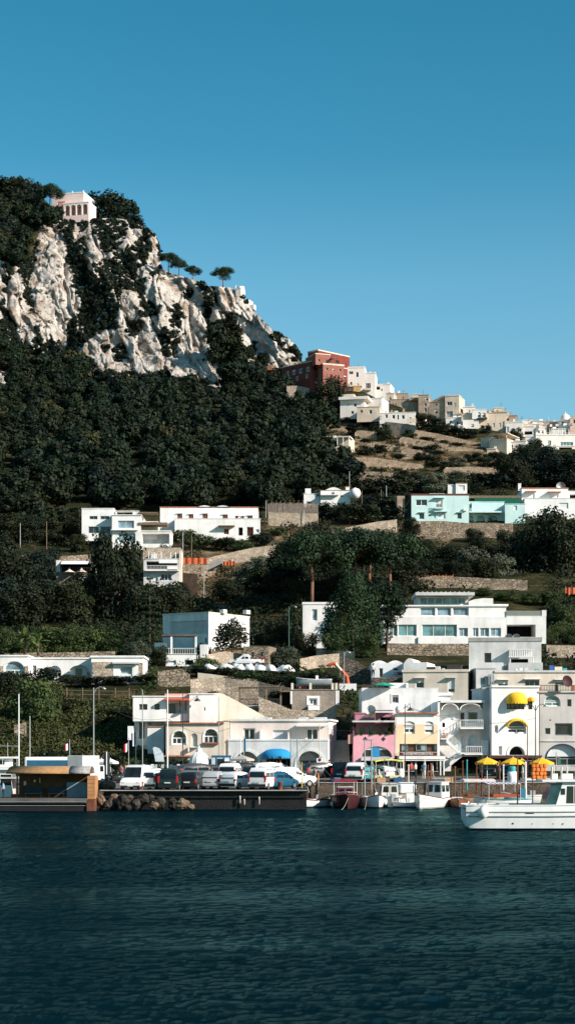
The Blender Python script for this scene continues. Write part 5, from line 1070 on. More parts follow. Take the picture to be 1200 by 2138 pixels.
# villa on the summit
h = House('summit_villa', 'pink villa with a white arcade on the very top of the cliff', 'villa', 102, 190, 456, 678, -14, pyt=398)
h.block(104, 172, 401, 460, ROSE, 12, 2, ws((118, 132), (420,), 4, 6, 'w'), cap=.4, over=.1, capmat=WHITE)
h.block(122, 136, 420, 460, SALMON, 3, .2, [], cap=.2, name='wing_wall'); h.block(134, 189, 427, 460, ROSE, 8, -1, [('ao', a, 430, a+10, 452, {'d': 2.2, 'm': SALMON, 'rim': .3}) for a in (138, 150.5, 163, 176)], cap=.4, capmat=WHITE, name='arcade')
for px in (104, 146, 170, 188): h.chimney(px, px+2, 396 if px < 180 else 424, 403 if px < 180 else 428, 2.1, WHITE, 'pinnacle')
# white houses on the rock spur
h = House('spur_house', 'small white round-ended house on the rock spur by the lone pine', 'house', 486, 524, 640, 622, -20, pyt=592)
h.block(492, 503, 602, 630, TW, 4, 0, [], cap=.12); MB().lathe([(1.25, 0), (1.25, 3.2), (1.1, 3.6), (.02, 3.8)], 16, (h.u(500), 1.4, h.z(618))).build('round_tower', TW, h.r, True); h.block(505, 518, 626, 642, TW, 4, .6, [], cap=.12, name='lower_wall'); h.chimney(488, 490, 593, 600, 1, TW); h.slab(518, 528, 636, 646, 1, 3, TW, 'terrace_wall')
h = House('rock_house', 'little white house wedged in the notch left of the lone pine', 'house', 423, 433, 614, 628, 0, pyt=591); h.block(423, 433, 593, 618, TW, 5, 0, rw(423, 433, 593, 618), cap=.15)
# red palace: dark left flank, sunlit right flank
h = House('red_building', 'big dark red corner building with white windows at the foot of the cliff', 'building', 587, 649, 822, 560, -46, pyt=734)
wn = ws((600, 613, 627, 642), (776,), 8, 10, 'w2')+ws((604, 620, 640), (790,), 6, 9, 'w2')
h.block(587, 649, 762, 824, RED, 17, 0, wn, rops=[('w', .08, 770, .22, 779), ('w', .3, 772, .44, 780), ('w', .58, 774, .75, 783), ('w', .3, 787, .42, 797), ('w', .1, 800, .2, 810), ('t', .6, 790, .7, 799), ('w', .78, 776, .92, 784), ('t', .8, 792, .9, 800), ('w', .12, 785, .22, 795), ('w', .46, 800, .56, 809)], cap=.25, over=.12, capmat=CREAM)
h.slab(606, 630, 752, 761.5, 3, 9, RED, 'roof_wing'); h.rail(590, 628, 757, 762, .2, CREAM, .5)
h.block(628, 649, 736, 761, RED, 14, 3, [('w', 635, 743, 642, 751)], rops=[('t', .1, 758, .25, 761), ('b', .55, 748, .66, 754)], cap=.4, over=.1, drop=0, capmat=TC, name='upper_wall')
h.clutter(590, 640, 761, 1.5)
h = House('red_wing', 'sun-toned red lower wing of the red building, facing the sun', 'building', 676, 718, 822, 554, 22, pyt=760)
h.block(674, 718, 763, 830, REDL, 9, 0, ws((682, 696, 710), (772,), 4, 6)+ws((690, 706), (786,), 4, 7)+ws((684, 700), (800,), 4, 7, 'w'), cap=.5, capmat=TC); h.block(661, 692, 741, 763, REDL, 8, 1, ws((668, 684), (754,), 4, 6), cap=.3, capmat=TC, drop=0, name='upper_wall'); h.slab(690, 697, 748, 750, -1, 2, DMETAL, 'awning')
h = House('red_cottage', 'small bright red house with a red roof left of the red building', 'house', 567, 611, 808, 574, -12, pyt=770)
h.block(588, 611, 775, 808, pm('bright_red_plaster', (.52, .07, .04), .9, .12, .5), 8, 0, [('w', 600, 783, 606, 792), ('w', 596, 795, 602, 802)], cap=.3, capmat=TC); h.block(567, 587.7, 776, 806, TC, 7, .6, [('ao', 570, 784, 577, 797, {'d': 1}), ('o', 579, 782, 586, 799)], cap=.3, capmat=TILE, name='side_wall'); h.slab(529, 567, 762, 770, 1, 6, TILE, 'roof')
h = House('cream_house', 'flat cream house tucked between the cliff foot and the red building', 'house', 606, 632, 770, 590, 0, pyt=755); h.block(606, 632, 757, 772, TC, 6, 0, [('o', 612, 760, 624, 766)], cap=.2)
wall('terrace_wall', 'tall pale terrace wall under the red building', [(598, 834), (620, 834), (645, 838)], 28, STONEL, .8, dY=4)
# white row
h = House('white_tenement', 'tall white three-storey house beside the red building', 'house', 717, 783, 830, 566, -6, pyt=766)
h.block(717, 761, 768, 832, TW, 10, 0, [('t3', 728, 775, 737, 781, {'t': .15}), ('t', 743, 777, 748, 787), ('at', 730, 797, 735, 804), ('at', 744, 800, 749, 808)], cap=.4, over=.1); h.block(761.3, 783, 780, 832, TW, 10, .2, [('w3', 762.5, 800, 773, 811), ('t', 767, 824, 772, 831)], cap=.3, name='lower_wall'); h.slab(725, 756, 806, 808, -1, 0, TC, 'balcony'); h.rail(725, 756, 803, 806, -.9, TC, .3); h.slab(738, 752, 809, 818, -.95, -.9, pm('ochre_awning', (.6, .35, .12), .9), 'hanging_awning'); h.slab(760, 774, 812, 816, -.9, 0.15, TC, 'balcony')
for px, t in ((771, 778), (781, 779)): h.chimney(px, px+2, t-2, 790, .5, TW)
h.clutter(717, 761, 767, 1.5)
h = House('white_lower_house', 'low white house with a deep flat roof below the tall white one', 'house', 710, 770, 864, 521, -12, pyt=820)
h.block(710, 760, 835, 866, TW, 9, 0, [('D', 724, 840, 729, 847), ('w', 738, 842, 744, 849), ('o', 733, 858, 738, 864)], cap=.1); h.slab(708, 769, 829, 834.7, -1, 9.5, TW, 'roof'); h.slab(710, 735, 818, 829, 3, 8, TC, 'roof_room')
h = House('white_cube_house', 'small white cube house right of the deep-roofed one', 'house', 766, 805, 860, 524, -18, pyt=830); h.block(766, 796, 832, 862, TW, 8, 0, [('t', 786, 850, 789, 856)], cap=.2)
h.clutter(766, 796, 831, 1.5)
h = House('white_upper_house', 'white flat house with dark loggia behind the cube house', 'house', 783, 826, 836, 568, -12, pyt=800); h.block(783, 814, 803, 838, TW, 8, 0, [('o', 785, 806, 793, 813, {'d': 2}), ('t', 795, 811, 798, 816)], cap=.25); h.block(814.3, 828, 822, 838, TC, 6, .5, rw(814.3, 828, 822, 838), cap=.2, name='side_wall')
h.clutter(783, 814, 802, 1.5)
h = House('long_white_house', 'long low white house with four windows in a garden terrace', 'house', 788, 870, 888, 508, -8, pyt=857)
h.block(792, 866, 862, 888, TW, 8, 0, [('w', 804, 862.5+2, 809, 872), ('w', 818, 866, 824, 874), ('t', 829, 866, 832, 876), ('w', 838, 867, 844, 875), ('w', 853, 872, 858, 884)], cap=.15); h.rail(788, 812, 858, 866, -1, TW, .35); h.slab(849, 868, 876, 884, -1, -.9, TC, 'balcony'); wall('terrace_wall', 'tan terrace wall under the long white house', [(804, 900), (840, 904), (868, 908)], 20, STONEL, .6, dY=3)
h.clutter(800, 866, 861, 1.5)
h = House('stone_rampart', 'long tan stone building with small white windows on the ridge', 'building', 813, 874, 866, 548, -6, pyt=832); h.block(814, 873, 834, 868, BROWNST, 8, 0, ws((820, 825, 838, 844, 849), (844,), 3, 5, 'w'), cap=.15)
h.clutter(814, 873, 833, 1.5)
h = House('tan_tower_house', 'tan tower-like house with small white windows on the ridge', 'house', 872, 896, 870, 545, -10, pyt=823); h.block(873, 894, 825, 872, BROWNST, 7, 0, [('w', 887, 829, 893, 836), ('w', 885, 842, 890, 848), ('w', 885, 852, 890, 860)], cap=.2); h.slab(853, 873, 828, 834, 1, 6, BROWNST, 'side_wall')
h.clutter(873, 894, 824, 1.5)
h = House('gable_house', 'large tan and cream house with a single-pitch gable on the ridge', 'house', 895, 963, 888, 530, -16, pyt=822)
h.block(895, 928, 838, 888, BROWNST, 9, .5, [('w', 906, 852, 913, 862), ('w', 905, 866, 910, 875), ('t', 908, 841, 912, 845)], cap=.1); q = MB(); q.prism([(h.u(895), h.z(838)), (h.u(928), h.z(838)), (h.u(928), h.z(824)), (h.u(922), h.z(825))], .5, 8); q.build('gable', BROWNST, h.r)
h.block(928.3, 957, 828, 888, TC, 9, 0, [('w2', 932, 839, 943, 847, {'t': .1}), ('c2', 931, 859, 944, 869, {'t': .1}), ('D', 947, 842, 951, 850), ('b', 952, 877, 956, 886)], cap=.3, name='front_wall')
for px in (932, 942, 951): h.chimney(px, px+3, 823, 829, 2, TC)
h.slab(945, 962, 864, 868, -1, 2, TC, 'balcony')
h = House('long_stone_house', 'long tan stone house with a row of blank windows and a white bay', 'house', 963, 1060, 907, 512, -6, pyt=856)
h.block(963, 1056, 863, 908, TC, 9, 0, ws((1018, 1030, 1043), (888,), 4, 9, 'D'), cap=.15, capmat=BROWNST); h.block(985, 1015, 857, 876, TW, 5, -1.2, [('aw', 996, 862, 1003, 873), ('aw', 1005, 863, 1013, 873)], cap=.2, drop=0, name='bay_wall'); h.slab(996, 1016, 874, 877, -2, -1.2, DMETAL, 'balcony'); h.block(1003, 1030, 855, 863, BROWNST, 5, 3, [('t', 1014, 857, 1018, 862), ('t', 1020, 857, 1024, 862)], cap=.15, drop=0, name='roof_room')
for px, t in ((973, 857), (1053, 868), (1040, 866)): h.chimney(px, px+5, t, 870, 3, TC)
h.block(966, 999, 878, 908, TW, 4, -1.5, [('t', 983, 887, 989, 893)], cap=0, name='lower_wall'); h.slab(1051, 1053, 880, 908, -.2, 0, BROWNST, 'drain_pipe')
h.clutter(1016, 1056, 862, 1.5)
h = House('white_ridge_house', 'white ridge house with a cream terrace right of the long stone house', 'house', 1056, 1122, 915, 505, -8, pyt=880); h.block(1056, 1090, 882, 914, TW, 8, 0, [('D', 1057, 890, 1062, 902), ('t', 1078, 900, 1082, 906)], cap=.2); h.block(1090.3, 1112, 891, 918, TW, 8, .5, [('o', 1094, 900, 1110, 907, {'d': 1.5})], cap=.2, capmat=TC, name='side_wall'); h.slab(1078, 1096, 882, 888, 2, 6, TC, 'roof_room')
h.clutter(1056, 1090, 881, 1.5)
h = House('arcaded_villa', 'cream villa with two blind arches on its sunlit flank and a pergola roof', 'villa', 990, 1092, 945, 480, -30, pyt=904)
h.block(990, 1012, 905, 935, TC, 9, 5, rw(990, 1012, 905, 935), cap=.15, name='rear_wall'); h.block(1023, 1056, 918, 947, TC, 13, 0, [('t', 1030, 928, 1035, 934)], rops=[('aD', .12, 920, .42, 938, {'m': TC, 'rim': .3}), ('aD', .55, 922, .85, 940, {'m': TC, 'rim': .3})], cap=.2)
for px in (1026, 1040, 1054): h.post(px, 906, 918, .5, .12, TC)
h.slab(1022, 1058, 905.5, 907, 0, 8, TC, 'pergola_beam'); h.slab(1012, 1023, 908, 945, 3, 8, TW, 'side_wall')
for a, b, t in ((717, 761, 767),): pass
h = House('church', 'small church tower with a white dome on the right of the ridge', 'church', 1164, 1189, 915, 512, -24, pyt=864)
h.block(1166, 1186, 878, 916, TW, 3.4, 0, [('ao', 1171, 880, 1177, 888)], rops=[('ao', .2, 880, .6, 888)], cap=.25); MB().lathe([(1.45, 0), (1.4, .7), (1.1, 1.35), (.6, 1.8), (.12, 2.0), (.1, 2.5)], 20, ((h.u(1166)+h.u(1186))/2, 1.7, h.z(878)+.28), 1, 1).build('dome', TW, h.r, True)
h = House('tan_ridge_house', 'tan stone house just left of the white church dome', 'house', 1135, 1168, 908, 516, 0, pyt=879); h.block(1137, 1166, 881, 910, BROWNST, 7, 0, [('t', 1146, 890, 1149, 894)], cap=.15); MB().tube((h.u(1146), 2, h.z(882)), (h.u(1146), 2, h.z(868)), .08, 5).build('antenna', METAL, h.r)
h.clutter(1137, 1166, 880, 1.5)
h = House('rose_ridge_house', 'pinkish house at the right edge of the ridge beside the church', 'house', 1189, 1230, 915, 508, 0, pyt=873); h.block(1189, 1232, 874, 916, pm('rose_tan_plaster', (.58, .40, .32), .9, .12, .4), 7, 0, ws((1198,), (880,), 5, 8), cap=.2)
h.clutter(1189, 1215, 873, 1.5)
h = House('terraced_hotel', 'white terraced hotel with wide windows and parasols under the church', 'hotel', 1115, 1230, 958, 486, 0, pyt=888)
h.block(1120, 1235, 906, 935, TW, 8, 2, [('g4', 1171, 920, 1198, 930, {'t': .1}), ('g2', 1145, 917, 1152, 930), ('t', 1156, 926, 1162, 931)], cap=.25); h.block(1137, 1235, 932, 960, TW, 8, 0, [('o', 1166, 934, 1193, 943, {'d': 2}), ('o', 1167, 947, 1193, 956, {'d': 2}), ('t', 1142, 944, 1146, 950)], cap=.25, name='lower_wall'); h.block(1122, 1145, 888, 906, TW, 5, 4, ws((1128, 1136), (896,), 4, 6), cap=.2, drop=0, name='roof_room'); h.rail(1136, 1200, 901, 906, 2.1, TW, .4)
for px in (1150, 1158, 1168, 1176, 1190): MB().lathe([(.01, 2.2), (.12, 1.2), (.22, .2), (.03, 0)], 7).build('folded_parasol', TW, h.r, loc=(h.u(px), 3, h.z(906)))
h.clutter(1122, 1200, 887, 1.5)
h = House('valley_cottage', 'small white cottage with an arched porch at the edge of the dark wood', 'house', 681, 738, 945, 474, -14, pyt=905)
h.block(683, 728, 914, 946, TC, 7, 0, [('o', 697, 920, 703, 932, {'d': 1}), ('aD', 708, 931, 720, 944, {'m': GREYW})], cap=.25, capmat=TW); h.slab(682, 700, 909, 914, 0, 5, TW, 'roof_edge'); h.slab(704, 732, 913, 915, -1.5, 3, TW, 'pergola_roof')
for px in (706, 718, 730): h.post(px, 915, 930, -1.4, .1, TW)
# ------------------------------------------------------------------ terrace walls on the sunny slope
WT = []
def tw(label, pts, hp, mat=None, nm='terrace_wall', **k):
    (xa, ya), (xb, yb) = pts[0], pts[-1]; pts = [(xa-5, ya)]+pts+[(xb+5, yb)]; hp = [hp[0]*.6]+hp+[hp[-1]*.5]
    WT.append((pts, hp)); return wall(nm, label, pts, hp, mat or TSTONE, 7, dY=2.0, flat=.85, **k)
tw('long pale terrace wall below the tan ridge houses', [(868, 914), (900, 918), (950, 926), (992, 935)], [16, 15, 13, 12])
tw('long pale terrace wall, second below the tan ridge houses', [(838, 926), (880, 934), (940, 944), (1012, 952)], [14, 16, 15, 12])
tw('short terrace wall among bushes left of the long pale ones', [(745, 912), (770, 916), (800, 918)], [14, 16, 14])
tw('wide straight terrace wall at the edge of the wood', [(737, 976), (790, 976), (880, 980)], [22, 20, 10])
tw('broken terrace wall above the vegetable rows', [(842, 950), (870, 955), (902, 958)], [14, 16, 10])
tw('low rubble wall in the vegetable rows, upper', [(738, 992), (800, 994), (872, 996)], [8, 8, 6], STONE)
tw('low rubble wall in the vegetable rows, lower', [(740, 1004), (790, 1006), (830, 1006)], [8, 8, 6], STONE)
tw('tiny terrace wall beside a dark bush', [(844, 1004), (868, 1004)], [11, 11])
tw('broken rocky wall on the slope above the turquoise house', [(930, 988), (990, 990), (1048, 992)], [12, 16, 14])
wall('stone_wall', 'ragged stone terrace wall carrying the turquoise house', [(862, 1120), (920, 1122), (980, 1124), (1070, 1120)], [32, 34, 32, 28], STONE, .8, Y=384)
wall('stone_wall', 'rounded rubble wall topped by a reed fence', [(560, 1092), (612, 1092), (664, 1092)], [22, 21, 20], STONEL, .8, Y=400)
r = thing('reed_fence', 'tall grey reed fence on top of the rounded rubble wall', 'fence', at(610, 1071, 400.3)); s_ = 400/F; q = MB()
for i in range(90):
    x = (-52+i*1.18)*s_; q.box(x, x+.10, -.03-rnd.random()*.08, .05, 0, (19+rnd.uniform(-1, 3.5))*s_)
q.build('reeds', pm('reed', (.25, .20, .17), .95, .3, 2), r); q = MB()
for i in range(12): q.tube((-52*s_+i*9.3*s_, .1, -1), (-52*s_+i*9.3*s_, .1, 27*s_), .05, 5)
q.build('stakes', WOOD, r)
wall('stone_wall', 'curved rubble wall on the sandy slope under the reed fence', [(420, 1180), (470, 1172), (530, 1166), (592, 1160)], [12, 16, 22, 26], STONEL, 4, dY=3, flat=.8)
wall('stone_wall', 'sunlit rubble wall climbing towards the turquoise house', [(690, 1118), (740, 1112), (790, 1106), (828, 1100)], [10, 14, 18, 16], STONEL, 4, dY=3, flat=.8)
wall('stone_wall', 'long stone wall with a stretch of orange netting above the white hotel', [(800, 1226), (870, 1224), (950, 1224), (1100, 1226)], [20, 22, 20, 14], STONE, .8, dY=3)
ONET = pm('orange_netting', (.62, .13, .05), .9, .3, 2.5, .2)
def net(label, px0, px1, pyt, pyb, n=7):
    Y = YT((px0+px1)/2, pyb)-4.6; s_ = Y/F; r = thing('safety_fence', label, 'fence', at((px0+px1)/2, pyb, Y)); W_ = (px1-px0)*s_/2; H_ = (pyb-pyt)*s_
    q = MB(); N = 24
    for i in range(N): a, b = -W_+2*W_*i/N, -W_+2*W_*(i+1)/N; q.quad((a, .1*math.sin(i), .05), (b, .1*math.sin(i+1), .05), (b, .1*math.sin(i+1), H_-.12*abs(math.sin((i+1)*1.3))), (a, .1*math.sin(i), H_-.12*abs(math.sin(i*1.3))))
    q.build('netting', ONET, r)
    for i in range(n): x = -W_+2*W_*i/(n-1); MB().tube((x, -.05, -.9), (x+.02, -.05, H_+.25), .05, 5).build('post', WOOD, r)
net('long orange safety netting on the stone wall above the hotel', 871, 945, 1201, 1217, 6); net('orange safety netting on the slope at the right edge', 1179, 1215, 1226, 1243, 4)
net('orange safety netting left of the concrete ramp', 383, 432, 1164, 1178, 5); net('short orange safety netting right of the concrete ramp', 465, 490, 1171, 1181, 3)
wall('stone_wall', 'bare tan retaining wall under the left orange netting', [(382, 1206), (420, 1206), (452, 1190)], [28, 27, 10], STONE, .8, dY=3.4)
r = thing('ramp', 'grey concrete ramp rising to the right on the hillside', 'ramp', at(440, 1200, 334)); m = MB(); s_ = 334/F; m.prism([(-24*s_, 0), (24*s_, 24*s_), (24*s_, 34*s_), (-24*s_, 14*s_)], -.4, 2.5); m.build('slab', CONC, r)
wall('retaining_wall', 'dark brown retaining wall dropping beside the hillside ramp', [(382, 1250), (412, 1252)], [54, 54], pm('brown_earth_wall', (.15, .09, .06), .95, .3, .6, .4), .8, dY=3)
wall('stone_wall', 'sandy rock wall under the oleander', [(432, 1398), (470, 1394), (506, 1392)], [30, 34, 26], STONEL, .8, dY=2)
wall('parapet', 'long pale panelled parapet sloping below the wrapped boats', [(413, 1414), (500, 1424), (593, 1434)], [9, 9, 9], pm('pale_panel', (.50, .44, .36), .9, .12, .8), .3, Y=222)
wall('stone_wall', 'stone wall with arched cellar below the white terraced house', [(330, 1428), (380, 1424), (396, 1430)], [26, 28, 22], STONE, .8, Y=221)
wall('stone_wall', 'dry stone wall at the left end of the harbour slope', [(30, 1570), (54, 1568)], [54, 60], STONE, .8, Y=197)
wall('retaining_wall', 'grey retaining wall under the big conifer', [(626, 1392), (660, 1386), (708, 1384)], [16, 18, 20], STONEL, .6, dY=6)
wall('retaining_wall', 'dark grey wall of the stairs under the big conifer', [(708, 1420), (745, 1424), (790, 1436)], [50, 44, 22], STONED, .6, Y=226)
wall('stone_wall', 'low stone wall between the conifer and the white annex', [(660, 1366), (700, 1368), (740, 1370)], [9, 10, 10], STONEL, .6, dY=4)

tw('narrow tan terrace wall just under the long white house', [(770, 934), (800, 936), (836, 940)], [9, 10, 8])
tw('short tan terrace wall right of the wooded valley cottage', [(742, 936), (768, 940)], [9, 9])
tw('tan terrace wall at the left of the rubble rows', [(660, 894), (690, 897), (720, 902)], [8, 9, 8])
tw('low tan terrace wall under the arcaded villa', [(985, 958), (1020, 962), (1050, 964)], [10, 10, 7])
tw('faint terrace wall on the dry grass bank in the middle of the slope', [(895, 968), (940, 972), (985, 976)], [7, 8, 7])
tw('stony bank under the long white house', [(650, 878), (680, 884), (706, 888)], [10, 12, 9])
# fillers that close the row of houses along the ridge
for (lb, a, b, t, bt, Y, yw, mm_, op) in (
 ('cream house with one dark window between the white row and the stone rampart', 806, 822, 822, 852, 552, -10, TC, [('t', 812, 828, 816, 834)]),
 ('narrow white house in the gap right of the tan tower house', 893, 904, 846, 880, 536, -8, TW, [('t', 896, 852, 900, 858)]),
 ('small white house at the left foot of the gable house', 930, 972, 872, 900, 516, -8, TW, [('t', 938, 878, 942, 884), ('t', 952, 880, 957, 886)]),
 ('low white house with a terracotta rim behind the long stone house', 1026, 1062, 860, 876, 524, -6, TC, [('t', 1038, 865, 1042, 871)]),
 ('white house stepping down right of the white ridge house', 1096, 1128, 886, 914, 512, -10, TW, [('t', 1104, 892, 1108, 898), ('t', 1116, 894, 1120, 900)]),
 ('pale house just left of the tan house by the church', 1116, 1140, 888, 908, 515, -6, TC, [('t', 1124, 893, 1128, 899)]),
 ('cream terrace house wedged below the white row', 745, 792, 850, 872, 514, -10, TC, [('t', 752, 855, 757, 861), ('w', 770, 856, 776, 864)]),
 ('little white house under the cream arcaded one', 1056, 1096, 922, 945, 482, -16, TW, [('t', 1066, 928, 1070, 934), ('t', 1082, 930, 1086, 936)])):
    h = House('ridge_house', lb, 'house', a, b, bt, Y, yw, pyt=t); h.block(a, b, t, bt, mm_, 7, 0, op, cap=.2, over=.12); h.clutter(a, b, t, 1.6)

_o = []; _rg = np.random.default_rng(3)
for pts, hp in WT:
    ym = sum(YT(x, y) for x, y in pts)/len(pts)
    for (xa, ya), (xb, yb), ha, hb_ in zip(pts, pts[1:], hp, hp[1:]):
        for _ in range(int(abs(xb-xa)*.8)):
            t = rnd.random(); x, y, hh = xa+(xb-xa)*t, ya+(yb-ya)*t, ha+(hb_-ha)*t; Y = YT(x, y)*.15+ym*.85-2; p = at(x, y-hh, Y)
            if fb(x*.06, y*.2, 4) < -.15: continue
            top = rnd.random() < .9; s_ = rnd.uniform(.25, .8); q_ = np.array([p.x, p.y+(rnd.uniform(.2, 6) if top else -.2), p.z+(s_*.15 if top else -rnd.uniform(.2, 1)*hh*Y/F)])
            _o.append(leaves(_rg, [(0, 0, 0, 1, .8, .6)], 14, .26)*s_*(1 if top else .6)+q_)
tag(leafobj('terrace_grass', np.concatenate(_o), leafmat('terrace_grass_leaf', (.022, .024, .009), (.13, .10, .045))), kind='stuff')

_o = []
for pts, hp in WT:
    ym = sum(YT(x, y) for x, y in pts)/len(pts)
    for (xa, ya), (xb, yb) in zip(pts, pts[1:]):
        for _ in range(int(abs(xb-xa)*.55)):
            t = rnd.random(); x, y = xa+(xb-xa)*t, ya+(yb-ya)*t
            if fb(x*.03+y, 2.2) < -.12: continue
            p = at(x, y+1.5, YT(x, y)*.15+ym*.85-2.9); s_ = rnd.uniform(.35, .75); _o.append(leaves(_rg, [(0, 0, 0, 1, .6, .75)], 26, .22, .1, .4)*s_+np.array(p))
tag(leafobj('terrace_vines', np.concatenate(_o), LEAFG), kind='stuff')
for n_, (lb, a, b, t, bt, Y, yw, mm_) in enumerate((
 ('tall narrow cream house rising behind the tan tower house', 858, 874, 824, 866, 560, -8, TC), ('white house with many windows behind the white bay house', 966, 990, 850, 880, 530, -8, TW), ('cream flat-roofed house behind the middle of the long stone house', 1030, 1050, 852, 880, 528, -6, TC), ('narrow tan house stepping above the white ridge house', 1062, 1078, 868, 900, 520, -8, BROWNST), ('white block with terrace behind the cream ridge terrace', 1088, 1110, 878, 905, 520, -6, TW), ('pale tan house between the cream terrace and the tan church house', 1110, 1132, 880, 910, 519, -4, TC), ('white house at the foot of the church tower', 1150, 1180, 896, 916, 508, -8, TW), ('low white house below the gable house among the trees', 938, 966, 890, 908, 507, -10, TW), ('small tan house above the stone rampart', 828, 850, 822, 845, 560, -6, BROWNST), ('white cube on the slope below the tan tower house', 868, 886, 872, 892, 515, -12, TW), ('cream cottage at the right end of the long terrace walls', 1016, 1034, 938, 956, 474, -14, TC), ('white cottage in the grove below the church', 1096, 1116, 912, 932, 490, -10, TW))):
    h = House('ridge_house', lb, 'house', a, b, bt, Y, yw, pyt=t); h.block(a, b, t, bt, mm_, 7, 0, rw(a, b, t, bt), rops=[('t', .3, t+5, .5, t+11)], cap=.2, over=.12); h.clutter(a, b, t, 1.5)
# ================================================================== single trees and bushes
def T(kind, px, pyb, h, w_=None, label='', **k): return tree(kind, px, pyb, h, w_, label, **k)
# ridge and cliff
T('pine_1', 466, 598, 40, 46, 'lone umbrella pine on the rock spur against the sky', name='umbrella_pine', w0=1.0, Y=622)
T('pine_2', 352, 568, 40, 40, 'larger umbrella pine of the clump on the cliff edge', name='umbrella_pine', w0=1.0)
T('pine_3', 374, 574, 34, 34, 'middle umbrella pine of the clump on the cliff edge', name='umbrella_pine', w0=1.0)
T('pine_1', 402, 584, 28, 36, 'small umbrella pine at the right end of the clump on the cliff edge', name='umbrella_pine', w0=1.0)
T('pine_2', 105, 448, 64, 50, 'umbrella pine leaning over the left side of the summit villa', name='umbrella_pine', w0=1.0, Y=672)
T('broadfar_1', 205, 470, 78, 66, 'dark tree right behind the pink summit villa', Y=700)
T('broadfar_2', 235, 474, 74, 76, 'tall dark tree on the summit, second right of the villa', Y=690)
T('broadfar_3', 262, 474, 56, 60, 'dark summit tree sloping down towards the cliff edge', Y=684)
T('broadfar_1', 283, 480, 34, 40, 'low dark tree at the right end of the summit grove', Y=676)
for i, (x, y, h_, w_) in enumerate(((10, 400, 40, 66), (45, 400, 40, 60), (68, 415, 44, 50), (-20, 400, 44, 60))): T('broadfar_%d' % (i % 3+1), x, y+15, h_+6, w_, 'dark evergreen on the skyline left of the summit villa', group='evergreens on the skyline left of the summit villa', Y=700)
T('cypress_1', 480, 770, 110, 60, 'tall narrow dark tree in the cleft of the cliff', w0=.26)
T('broadfar_2', 455, 760, 88, 60, 'broad dark tree in the cleft of the cliff', Y=586); T('cypress_2', 500, 785, 70, 40, 'shorter narrow dark tree below the cleft of the cliff', w0=.26)
for x, y, h_, w_, s_ in ((520, 750, 26, 26, 'left'), (550, 762, 28, 28, 'right')): T('broadfar_3', x, y, h_, w_, 'round dark bush on the rock face, %s of a pair' % s_, name='bush', cat='bush')
T('broadfar_1', 575, 715, 26, 30, 'dark bush on the sloping top of the rock spur', name='bush', cat='bush')
# around the town
T('broad_1', 686, 868, 92, 74, 'large dark tree in front of the red building', Y=528)
T('broadfar_2', 706, 866, 56, 40, 'lower dark tree hugging the right of the big one by the red building', Y=526); T('broadfar_3', 664, 866, 40, 44, 'dark tree left below the big one by the red building', Y=530)
for i, (x, y, h_, w_) in enumerate(((790, 908, 28, 50), (804, 918, 22, 36), (742, 908, 24, 40), (765, 912, 16, 26), (884, 895, 34, 56), (910, 905, 32, 50), (935, 912, 30, 46), (960, 916, 26, 42), (852, 915, 18, 34), (980, 916, 22, 34), (1012, 905, 18, 26), (1078, 915, 22, 28), (795, 945, 20, 28), (900, 950, 24, 44), (760, 950, 20, 40), (785, 880, 18, 26))):
    T('broadfar_%d' % (i % 3+1), x, y, h_, w_, 'dark bushy tree among the terrace walls under the town', group='trees among the terrace walls under the town')
for i, (x, y, h_, w_) in enumerate(((1075, 1015, 70, 80), (1100, 985, 60, 70), (1130, 1000, 76, 80), (1160, 1015, 74, 84), (1190, 1018, 72, 80), (1095, 1018, 46, 60), (1205, 985, 50, 60), (1060, 985, 40, 50), (1140, 965, 36, 44), (1115, 945, 30, 36), (1045, 975, 32, 40))):
    T('broad_%d' % (i % 3+1), x, y, h_, w_, 'dark tree of the grove filling the hollow below the terraced hotel', group='grove in the hollow below the terraced hotel', rz=None)
for i, (x, y, h_, w_) in enumerate(((905, 1030, 46, 60), (882, 1025, 36, 44), (960, 1012, 30, 50), (990, 1012, 28, 44), (1020, 1016, 30, 44), (1045, 1020, 30, 44), (990, 1030, 26, 40), (1050, 1005, 22, 30), (930, 985, 22, 34), (955, 975, 22, 40), (905, 975, 26, 40), (880, 960, 16, 30), (980, 965, 20, 30), (1010, 975, 22, 34))):
    T('olive_%d' % (i % 3+1) if i in (0, 2, 9) else 'broadfar_%d' % (i % 3+1), x, y, h_, w_, 'bushy tree on the slope above the turquoise house', group='trees above the turquoise house')
for i, (x, y, h_, w_) in enumerate(((765, 1030, 36, 60), (800, 1030, 34, 56), (835, 1030, 40, 56), (850, 1015, 34, 40), (775, 1060, 30, 50), (810, 1075, 40, 60), (690, 1085, 40, 54), (730, 1092, 44, 60), (770, 1092, 46, 60), (820, 1090, 36, 50), (850, 1060, 34, 40))):
    T('broadfar_%d' % (i % 3+1), x, y, h_, w_, 'dark tree in the garden between the hump-roofed and the turquoise house', group='trees between the hump-roofed and the turquoise house')
